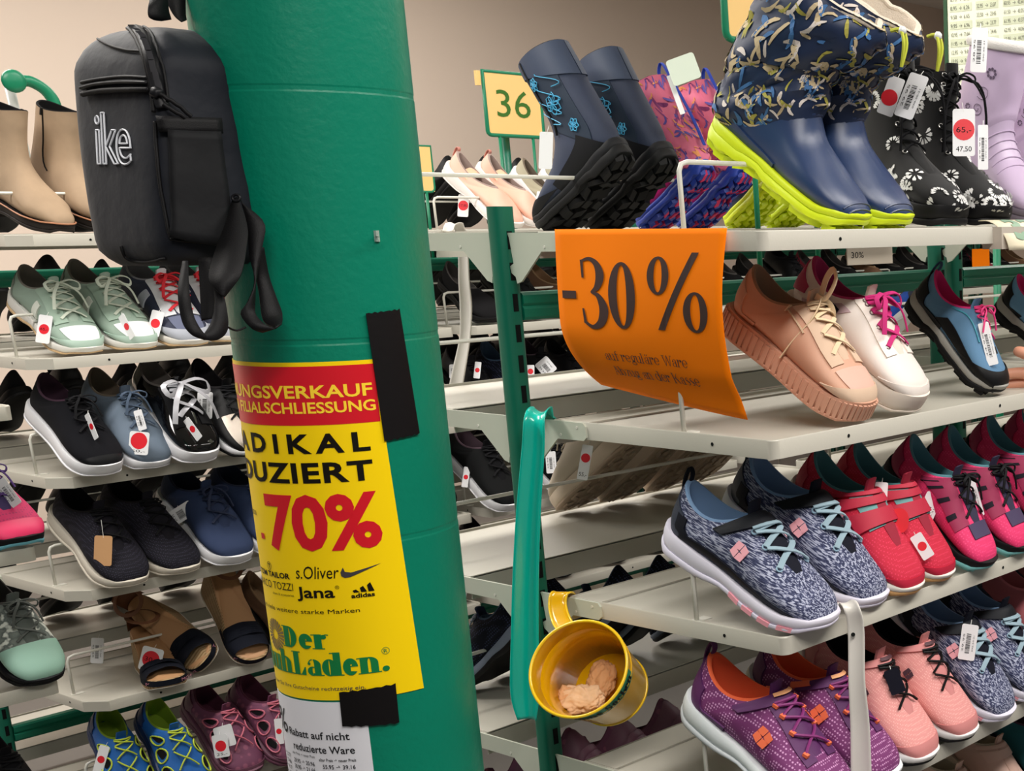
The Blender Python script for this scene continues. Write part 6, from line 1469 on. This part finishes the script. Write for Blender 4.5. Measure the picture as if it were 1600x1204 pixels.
# hook handle
hx = [atY(x, y, Y_) for x, y, Y_ in ((872, 925, 1.262), (880, 925, 1.245))]
hc = spline([(884, 950, dep(884, 950, 1.275)), (886, 930, dep(886, 930, 1.270)), (880, 925, dep(880, 925, 1.256)), (873, 929, dep(873, 929, 1.246)), (871, 945, dep(871, 945, 1.240)), (876, 966, dep(876, 966, 1.232)), (884, 980, dep(884, 980, 1.225))], 26)
mb = MB(); vs = []; P3 = [atD(p.x, p.y, p.z) for p in hc]
for i, c in enumerate(P3):
    tg = (P3[min(i + 1, 25)] - P3[max(i - 1, 0)]).normalized(); s_ = (CAMM.col[0] - tg * tg.dot(CAMM.col[0])).normalized()
    for j in range(5): vs.append(c + s_ * .0115 * (j - 2) / 2)
mb.add(vs, [(i * 5 + j, i * 5 + j + 1, (i + 1) * 5 + j + 1, (i + 1) * 5 + j) for i in range(25) for j in range(4)])
o = mb.build('hook_handle', YB, bk, smooth=True); md = o.modifiers.new('thickness', 'SOLIDIFY'); md.thickness = .0022; md.offset = 0
mb = MB()
for s in (0, 4): mb.tube([P3_ for P3_ in [vs[i * 5 + s] for i in range(26)]], .0017, 6)
mb.build('handle_edge', YB2, bk, smooth=True)
# crumpled nylon socks in the bucket
SK = M('nylon_sock', (240, 202, 162), .75, bump=.3, bscale=120); SK2 = M('nylon_sock_dark', (222, 168, 118), .75, bump=.3, bscale=120)
def sock(c, r, sq, m, label, seed, stretch=(1, 1, 1)):
    rnd = random.Random(seed); off = Vector((rnd.uniform(0, 9),) * 3)
    bm = bmesh.new(); bmesh.ops.create_icosphere(bm, subdivisions=5, radius=1)
    for v in bm.verts:
        d = v.co.normalized(); a = noise.noise(d * 2.2 + off); b = abs(noise.noise(d * 4.5 + off * 2)); f = abs(noise.noise(Vector((d.x * 9 + a * 5, d.y * 2.5, d.z * 4)) + off))
        k = .84 + .26 * a - .16 * b + .12 * f; p = d * k
        v.co = u_ * p.x * r * stretch[0] + v_ * p.y * r * stretch[1] + ax * p.z * r * sq
    me = bpy.data.meshes.new('sock'); bm.to_mesh(me); bm.free(); me.materials.append(m); me.polygons.foreach_set('use_smooth', [True] * len(me.polygons))
    o = bpy.data.objects.new('nylon_sock', me); o.location = c; COL.objects.link(o); tag(o, label, 'sock', 'nylon socks in the yellow bucket')
    return o
sock(atD(908, 1093, dB + .060), .034, .48, SK, 'pale crumpled nylon sock lying lowest in the yellow bucket', 4, (1.15, .72, 1))
sock(atD(884, 1090, dB + .062), .020, .6, SK2, 'small tan sock roll at the left of the pale one in the bucket', 5, (.8, 1, 1))
sock(atD(940, 1062, dB + .082), .026, .5, SK2, 'tan nylon sock pulled up against the back of the yellow bucket', 9, (.9, 1.25, 1))
# ================================================================ ORANGE SIGN
OR = M('orange_paper', (255, 128, 0), .8, spec=.15); BRN = M('lettering_dark_brown', (58, 34, 34), .5)
YS = 1.2545
def osheet(s, t, o=0.0):
    """s 0..1 across, t 0..1 down"""
    base_ = Vector((-1.580 + .3145 * s, YS, H - .005 - .222 * t))
    k = max(0, t - .55) / .45
    dy = .052 * k ** 1.8 * (1 - s) ** 1.3 * (1.0) - .012 * sin(pi * min(1, t * 1.1)) * s - .004 * sin(pi * t) + .016 * max(0, t - .8) / .2 * s
    dy *= 1
    n = Vector((0, -1, 0)); return base_ + Vector((.004 * k * (1 - s), dy if dy < 0 or t > .5 else 0, .012 * k * k * (1 - s) - .012 * k * k * s)) + n * o
og = empty('sale_sign', (-1.42, YS, H - .23), 'bright orange paper sign with minus 30 percent hanging from the top tray', 'sign')
mb = MB().grid(lambda p, q: osheet(q, p), 30, 24); o = mb.build('sheet', OR, og, smooth=True); md = o.modifiers.new('thickness', 'SOLIDIFY'); md.thickness = .0004; md.offset = -1
ofn = lambda x, y: osheet(x, 1 - y, .0012)
def OP(shapes, name='lettering'):
    mb = MB()
    for vs, fs in shapes:
        w = warp([Vector((x, y, 0)) for x, y in vs], fs, ofn, .03); mb.add(w.v, w.f)
    mb.build(name, BRN, og, fix=False)['kind'] = 'stuff'
def ell(cx, cy, rx, ry, ix, iy, a0=0, a1=360, n=40): return g_ring(cx, cy, rx, ry, ix, iy, a0, a1, n)
YO = .005
OP([g_box(.035, .595 + YO, .125, .640 + YO)], 'minus')
OP([ell(.415, .625, .083, .190, .030, .172)], 'zero')
OP([ell(.635, .742, .064, .106, .024, .092), ell(.850, .545, .070, .112, .028, .097), g_poly((.625, .440), (.665, .440), (.865, .870), (.825, .870))], 'percent')
def stroke(pts, ws, n=40):
    P_ = spline([(x, y, 0) for x, y in pts], n); vs = []
    for i, p in enumerate(P_):
        t = (P_[min(i + 1, n - 1)] - P_[max(i - 1, 0)]).normalized(); nn = Vector((-t.y, t.x, 0)); w = max(.004, catmull(list(ws), i / (n - 1))) / 2; vs += [(p.x + nn.x * w, p.y + nn.y * w), (p.x - nn.x * w, p.y - nn.y * w)]
    return vs, [(2 * i, 2 * i + 1, 2 * i + 3, 2 * i + 2) for i in range(n - 1)]
OP([stroke([(.166, .818), (.215, .832), (.262, .800), (.282, .735), (.262, .670), (.222, .640)], (.014, .020, .036, .052, .036, .010)),
    stroke([(.222, .640), (.268, .618), (.298, .545), (.278, .470), (.222, .438), (.168, .470)], (.010, .030, .056, .048, .024, .016)),
    g_poly((.158, .826), (.176, .824), (.180, .722), (.166, .722)), g_poly((.160, .545), (.172, .545), (.186, .452), (.166, .462))], 'three')
mb = MB(); serif_text(mb, 'auf reguläre Ware', .238, .236, .525, .042, ofn, S=.13, T=.055, step=.03); mb.build('lettering', BRN, og, fix=False)['kind'] = 'stuff'
mb = MB(); serif_text(mb, 'Abzug an der Kasse', .245, .138, .555, .042, ofn, S=.13, T=.055, step=.03); mb.build('lettering', BRN, og, fix=False)['kind'] = 'stuff'
# ================================================================ SIZE SIGNS
CREAM = M('sign_cream', (240, 200, 128), .5); SGN = M('sign_green', (0, 120, 84), .4); SGN2 = M('sign_digit_green', (50, 104, 24), .5)
def size_sign(X, y0, y1, z0, z1, label, text=None, legs=True, zleg=None, fr=.006, r=.012, cat='sign', yd=None):
    e = empty('size_sign', (X, (y0 + y1) / 2, z0 - .1), label, cat)
    pts = []
    for cy, cz, a0 in ((y1 - r, z1 - .004, 90), (y0 + r, z1 - .004, 90)): pass
    loop = [(y0, z1), (y0, z0 + r)] + [(y0 + r - r * cos(radians(a)), z0 + r - r * sin(radians(a))) for a in (30, 60, 90)] + [(y1 - r + r * sin(radians(a)), z0 + r - r * cos(radians(a))) for a in (0, 30, 60)] + [(y1, z0 + r), (y1, z1)]
    MB().tube([(X, y, z) for y, z in loop], fr, 8, closed=True).build('frame', SGN, e, smooth=True)
    MB().box((X - .002, y0, z0), (X + .002, y1, z1)).build('panel', CREAM, e)
    if text:
        mb = MB(); w = (y1 - y0); put_text(mb, text, y0 + w * .19, z0 + (z1 - z0) * .30, w * .60, (z1 - z0) * .43, lambda x, y: Vector((X + .0032, x, y))); mb.build('digits', SGN2, e, fix=False)['kind'] = 'stuff'
    zl = zleg if zleg is not None else H - .10
    for yy in (y0 + (y1 - y0) * .2, y1 - (y1 - y0) * .2): MB().tube([(X, yy, z0), (X, yy, zl)], .0045, 8).build('leg', SGN, e, smooth=True)
    return e
size_sign(-3.80, 2.805, 3.005, H + .268, H + .452, 'cream size sign reading 36 in a green frame above the mary janes', '36')
MB().tube([(-3.84, 2.895, H - .1), (-3.84, 2.895, H + .27)], .012, 10).build('support_post', POST, bpy.data.objects['size_sign'], smooth=True)
MB().box((-3.815, 2.787, H + .41), (-3.803, 2.800, H + .452)).build('panel_edge', CREAM, bpy.data.objects['size_sign'])
p0 = atX(1134, 52, -1.70); p1 = atX(1158, 62, -1.70)
size_sign(-1.70, p0.y, p0.y + .24, p0.z - .008, p0.z + .20, 'cream size sign in a green frame behind the big navy rubber boots', None)
size_sign(-3.84, 2.50, 2.634, H + .10, H + .23, 'small cream sign in a green frame right of the column', None, fr=.004)
# bent green tube at the upper left
e = empty('sign_holder', (-3.86, 1.62, H), 'bent green tube with a round end cap above the taupe boots', 'tube')
MB().tube(spline([(-3.86, 1.60, H + .335), (-3.86, 1.63, H + .338), (-3.86, 1.665, H + .310), (-3.86, 1.675, H + .25), (-3.86, 1.685, H + .02)], 24), .013, 10).build('bent_tube', SGN, e, smooth=True)
mb = MB(); c = Vector((-3.84, 1.585, H + .335)); mb.loft([[c + Vector((.010 * sin(b) , .026 * cos(b) * cos(a), .026 * cos(b) * sin(a))) + Vector((.004, 0, 0)) for a in [2 * pi * i / 20 for i in range(20)]] for b in (-1.5, -1, -.5, 0, .5, 1, 1.5)]); mb.build('end_cap', SGN, e, smooth=True)
MB().tube([(-3.90, 1.60, H + .33), (-3.90, 1.62, H + .02)], .011, 8).build('rear_tube', M('tube_grey', (190, 190, 185), .4), e, smooth=True)
# price table board upper right
CHM = M('board_cream', (232, 236, 212), .5); CHG = M('board_row', (206, 212, 184), .5)
Yb = 3.5; e = empty('price_board', (-2.3, Yb, H + .3), 'framed price table board at the upper right behind the lilac boots', 'board')
xb = atY(1480, 0, Yb).x; MB().box((xb, Yb, H + .30), (xb + .62, Yb + .006, H + .95)).build('panel', CHM, e)
for a, b in (((xb - .012, Yb - .004, H + .29), (xb, Yb + .012, H + .96)), ((xb + .62, Yb - .004, H + .29), (xb + .632, Yb + .012, H + .96)), ((xb - .012, Yb - .004, H + .28), (xb + .632, Yb + .012, H + .30)), ((xb - .012, Yb - .004, H + .95), (xb + .632, Yb + .012, H + .965))): MB().box(a, b).build('frame', M('frame_dark_green', (20, 70, 36), .4), e)
for x in (xb + .15, xb + .45): MB().tube([(x, Yb + .012, 0), (x, Yb + .012, H + .32)], .012, 8).build('stand', SGN, e, smooth=True)
mb = MB(); mg = MB()
vals = ['6.75', '8.75', '8.95', '9.50', '9.95', '10.95', '11.95', '12.95', '13.95', '14.95', '15.95', '16.95', '17.95', '18.95', '19.95']
zt = (atY(1560, 3, Yb)).z + .038
for i, v in enumerate(vals):
    z = zt - .0243 * i
    for c, (x, sc) in enumerate(((xb + .012, 1), (xb + .105, 1), (xb + .20, 1))):
        if i % 2 == 0: mg.add([(x - .004, Yb - .0008, z - .004), (x + .075, Yb - .0008, z - .004), (x + .075, Yb - .0008, z + .018), (x - .004, Yb - .0008, z + .018)], [(0, 1, 2, 3)])
        f_ = float(v) + (0, 24, 52)[c]; put_text(mb, f'{f_:.2f}', x, z, .022, .011, lambda a, b: Vector((a, Yb - .0015, b))); put_text(mb, '→', x + .030, z, .010, .011, lambda a, b: Vector((a, Yb - .0015, b))); put_text(mb, f'{f_ * .7:.2f}', x + .047, z, .020, .011, lambda a, b: Vector((a, Yb - .0015, b)))
mb.build('figures', M('print_olive', (96, 98, 84), .6), e, fix=False)['kind'] = 'stuff'; mg.build('row_bands', CHG, e, fix=False)['kind'] = 'stuff'
# curved size label 33 on the tray edge
e = empty('size_label', atX(1575, 380, -1.20), 'curved cream size label reading 33 clipped to the top tray edge', 'label')
y33 = atX(1552, 350, -1.212).y; y34 = atX(1625, 350, -1.212).y
def l33(s, t, o=0): a = radians(100 - 95 * t); return Vector((-1.232 + .040 * cos(a) + o * cos(a), y33 + (y34 - y33) * s + .012 * t, H - .046 + .048 * sin(a) + o * sin(a)))
o = MB().grid(lambda p, q: l33(q, p), 12, 4).build('card', M('label_cream', (226, 216, 188), .5), e, smooth=True); md = o.modifiers.new('thickness', 'SOLIDIFY'); md.thickness = .0012; md.offset = -1
mb = MB(); put_text(mb, '33', .22, .22, .62, .55, lambda x, y: l33(x, 1 - y, .001), step=.1, bold=.04); mb.build('digits', M('digits_grey_green', (130, 160, 134), .5), e, fix=False)['kind'] = 'stuff'
MB().box((-1.235, y33 + .004, H - .040), (-1.200, y34, H - .008)).build('clip', M('clear_plastic2', (190, 180, 168), .2), e)
# far notices
e0_ = atX(1365, 400, -3.45); tag(MB().box((-3.47, e0_.y - .13, e0_.z - .03), (-3.465, e0_.y + .13, e0_.z + .05)).build('price_notice', M('notice_paper', (222, 210, 192), .6)), 'small cream notice on the far tray above the green crossbeam', 'notice')
po = bpy.data.objects['price_notice']; mb = MB(); put_text(mb, '30%', e0_.y - .11, e0_.z - .005, .07, .022, lambda x, y: Vector((-3.4640, x, y))); mb.build('print', INKD, po, fix=False)['kind'] = 'stuff'
p_ = atX(1533, 412, -3.40); tag(MB().box((-3.402, p_.y - .06, p_.z - .05), (-3.400, p_.y + .06, p_.z + .06)).build('sale_notice', OR), 'small orange notice on the far rack right of the double posts', 'notice')
# ================================================================ BAGS behind the mary janes
BAGM = M('black_leather_bag', (30, 28, 28), .45, bump=.3, bscale=90, bdist=.004)
def bag(y, w, h, d, label, x=-3.52, z=ZT[0]):
    e = empty('ankle_boot', (x, y, z), label, 'boot', 'black zip boots right of the column')
for i, (tx, hx_) in enumerate(((742, 640), (700, 600))):
    pass
put_shoe('ankle_boot', 'black leather boot with a silver zip right of the column', 'boot', 'black boots right of the column', 'blackboot', (735, 356), (640, 300), ZT[0], .27, 1, X=-3.42) if 'blackboot' in STYLES else None
# ================================================================ HAND at the right border
SKIN = M('skin', (214, 150, 122), .5, bump=.15, bscale=300)
def skin_chain(pts, rad, name, par, sub=2):
    me = bpy.data.meshes.new(name); me.from_pydata([tuple(p) for p in pts[0]], pts[1], []); o = bpy.data.objects.new(name, me); COL.objects.link(o)
    md = o.modifiers.new('skin', 'SKIN'); md.use_smooth_shade = True
    for i, v in enumerate(me.skin_vertices[0].data): v.radius = (rad[i], rad[i]); v.use_root = (i == 0)
    s = o.modifiers.new('smooth', 'SUBSURF'); s.levels = sub; s.render_levels = sub; me.materials.append(SKIN); o.parent = par; return o
dh = (CAMM.transposed() @ (atZ(1560, 600, Z[1]) - O)).z - .01
hp = lambda x, y, d=0: atD(x - 12, y - 6, dh + d)
e = empty('person', hp(1660, 640, .02), 'hand of a person reaching in at the right border under the sky blue shoe', 'person')
V = lambda p: p - e.location
wr = hp(1730, 660, .05)
pts = [V(wr), V(hp(1668, 622, .02)), V(hp(1640, 610, .0))]; edges = [(0, 1), (1, 2)]; rad = [.026, .030, .024]
pts.insert(0, V(hp(1850, 720, .12))); pts.insert(0, V(hp(2060, 820, .22))); edges = [(0, 1), (1, 2), (2, 3), (3, 4)]; rad = [.044, .036] + rad
skin_chain((pts, edges), rad, 'palm_and_forearm', e)
for nm, P_, r in (('index_finger', [(1655, 600, 0), (1610, 588, -.010), (1583, 590, -.014), (1566, 598, -.010)], (.012, .0105, .0092, .0075)),
                  ('middle_finger', [(1655, 612, .012), (1612, 604, .004), (1586, 607, .0), (1572, 614, .004)], (.012, .0105, .009, .0075)),
                  ('ring_finger', [(1660, 628, .022), (1622, 624, .018), (1600, 628, .016), (1588, 634, .018)], (.0115, .010, .009, .0072)),
                  ('little_finger', [(1668, 644, .030), (1640, 644, .028), (1622, 646, .028), (1610, 650, .028)], (.010, .009, .008, .0065)),
                  ('thumb', [(1665, 595, -.012), (1640, 570, -.030), (1610, 556, -.036), (1594, 553, -.034)], (.013, .012, .0105, .0085))):
    skin_chain(([V(hp(*p)) for p in P_], [(0, 1), (1, 2), (2, 3)]), r, nm, e)
# ================================================================ PRICE TAGS
price_tag(s_m1, 69, 514, 22, 44, 8, num='65,-'); price_tag(s_m2, 198, 510, 14, 40, -28, turn=25)
price_tag(s_d1, 243, 505, 20, 40, 14); 
price_tag(s_c1, 143, 666, 12, 42, -22, turn=30); price_tag(s_c2, 217, 692, 31, 36, 5, text='50,-', red_c=(0, .2), red_r=.42); price_tag(s_c2, 219, 656, 13, 32, -16, red=False)
price_tag(s_c3, 301, 670, 14, 38, -36, turn=20); price_tag(s_c4, 320, 633, 24, 42, 2, red=False)
price_tag(s_e1, 161, 860, 28, 47, 2, red=False, body=KRAFT, bars=False, string=True, toppx=(158, 812)); price_tag(s_e3, 283, 802, 42, 24, -32, red=False)
price_tag(s_w1, 236, 1030, 34, 38, 14, num='30,-', red_r=.4); price_tag(s_w1, 152, 1016, 20, 40, 2, red=False); price_tag(s_w3, 380, 965, 16, 44, 18, red=False, depth=3.6)
price_tag(s_x1, 345, 1165, 24, 36, -10, text='25,-'); price_tag(s_x1, 351, 1150, 30, 34, -16, red=False, bars=False); price_tag(s_x2, 436, 1142, 12, 40, -6); price_tag(s_v1, 158, 1186, 16, 44, 16)
price_tag(s_y1, 12, 770, 20, 48, -36, red=False)
price_tag(s_j1, 724, 321, 17, 35, 3, num='17,95', depth=3.95, red_r=.46); price_tag(s_o1, 841, 316, 9, 34, 10, depth=3.95); price_tag(s_j2, 826, 320, 10, 30, -8, depth=4.0)
price_tag(s_b1, 853, 235, 21, 58, 2, red=False, bars=False, depth=2.18, toppx=(858, 196))
price_tag(s_q1, 1068, 108, 46, 42, -20, red=False, bars=False, depth=2.2, body=M('card_mint', (220, 230, 214), .5), string=False); price_tag(s_q1, 1056, 148, 8, 64, -20, red=False, bars=False, depth=2.22, string=False)
price_tag(s_f1, 1424, 150, 32, 72, 22, red=False, depth=1.98, turn=15); price_tag(s_f1, 1392, 150, 26, 62, 20, depth=2.0, red_c=(-.1, -.1), red_r=.5)
price_tag(s_f2, 1506, 207, 35, 74, 0, num='65,-', text='47,50', red_c=(0, .12), red_r=.48, depth=1.97, toppx=(1503, 160)); price_tag(s_f2, 1536, 230, 16, 70, 0, red=False, depth=1.99)
price_tag(s_l1, 1530, 78, 25, 70, 3, red=False, depth=1.93, text='28.95')
price_tag(s_hike, 1544, 537, 17, 68, -14, red=False, text='34.95')
price_tag(s_n2, 1157, 764, 19, 58, 10, red=False, depth=1.99); price_tag(s_r2, 1405, 813, 30, 40, 0, body=TAGR, red=False, bars=False, round_=.5, string=False); price_tag(s_r2, 1441, 853, 20, 42, -32)
price_tag(s_r2, 1376, 780, 20, 54, 4, red=False)
price_tag(s_p1, 1446, 806, 26, 76, 24, red=False, text='38.95'); price_tag(s_p2, 1521, 778, 20, 60, -16, red=False, text='38.95'); price_tag(s_p3, 1562, 765, 26, 62, 0, red=False, bars=False, body=M('card_black', (24, 22, 26), .5))
price_tag(s_u2, 1250, 1127, 28, 72, 4, red=False, text='33'); price_tag(s_n3, 1513, 1003, 26, 56, 8, red=False); price_tag(s_k1, 1398, 1064, 24, 40, -20, red=False, bars=False, body=M('card_navy', (30, 32, 52), .5))
price_tag(s_s1, 914, 722, 17, 55, 10, depth=2.38, text='55,-', red_c=(0, .25), red_r=.42)
price_tag(s_z1, 728, 745, 10, 32, 8); price_tag(s_z2, 861, 722, 16, 34, -4, red=False); price_tag(s_z2, 878, 745, 18, 28, -8)
for (sh, x, y, w_, h_, r_, rd) in ((s_fr[7], 853, 573, 24, 27, -40, False), (s_fr[6], 829, 580, 12, 20, 0, True), (s_fr[0], 746, 578, 10, 26, 6, True), (s_fr[1], 712, 580, 20, 22, 0, False)): price_tag(min(s_fr, key=lambda q: abs(q.location.y - atX(x, y, -3.40).y)), x, y, w_, h_, r_, red=rd, depth=dX(x, y, -3.40), string=False)
# paper tags lying among the dark sneakers of the left rack
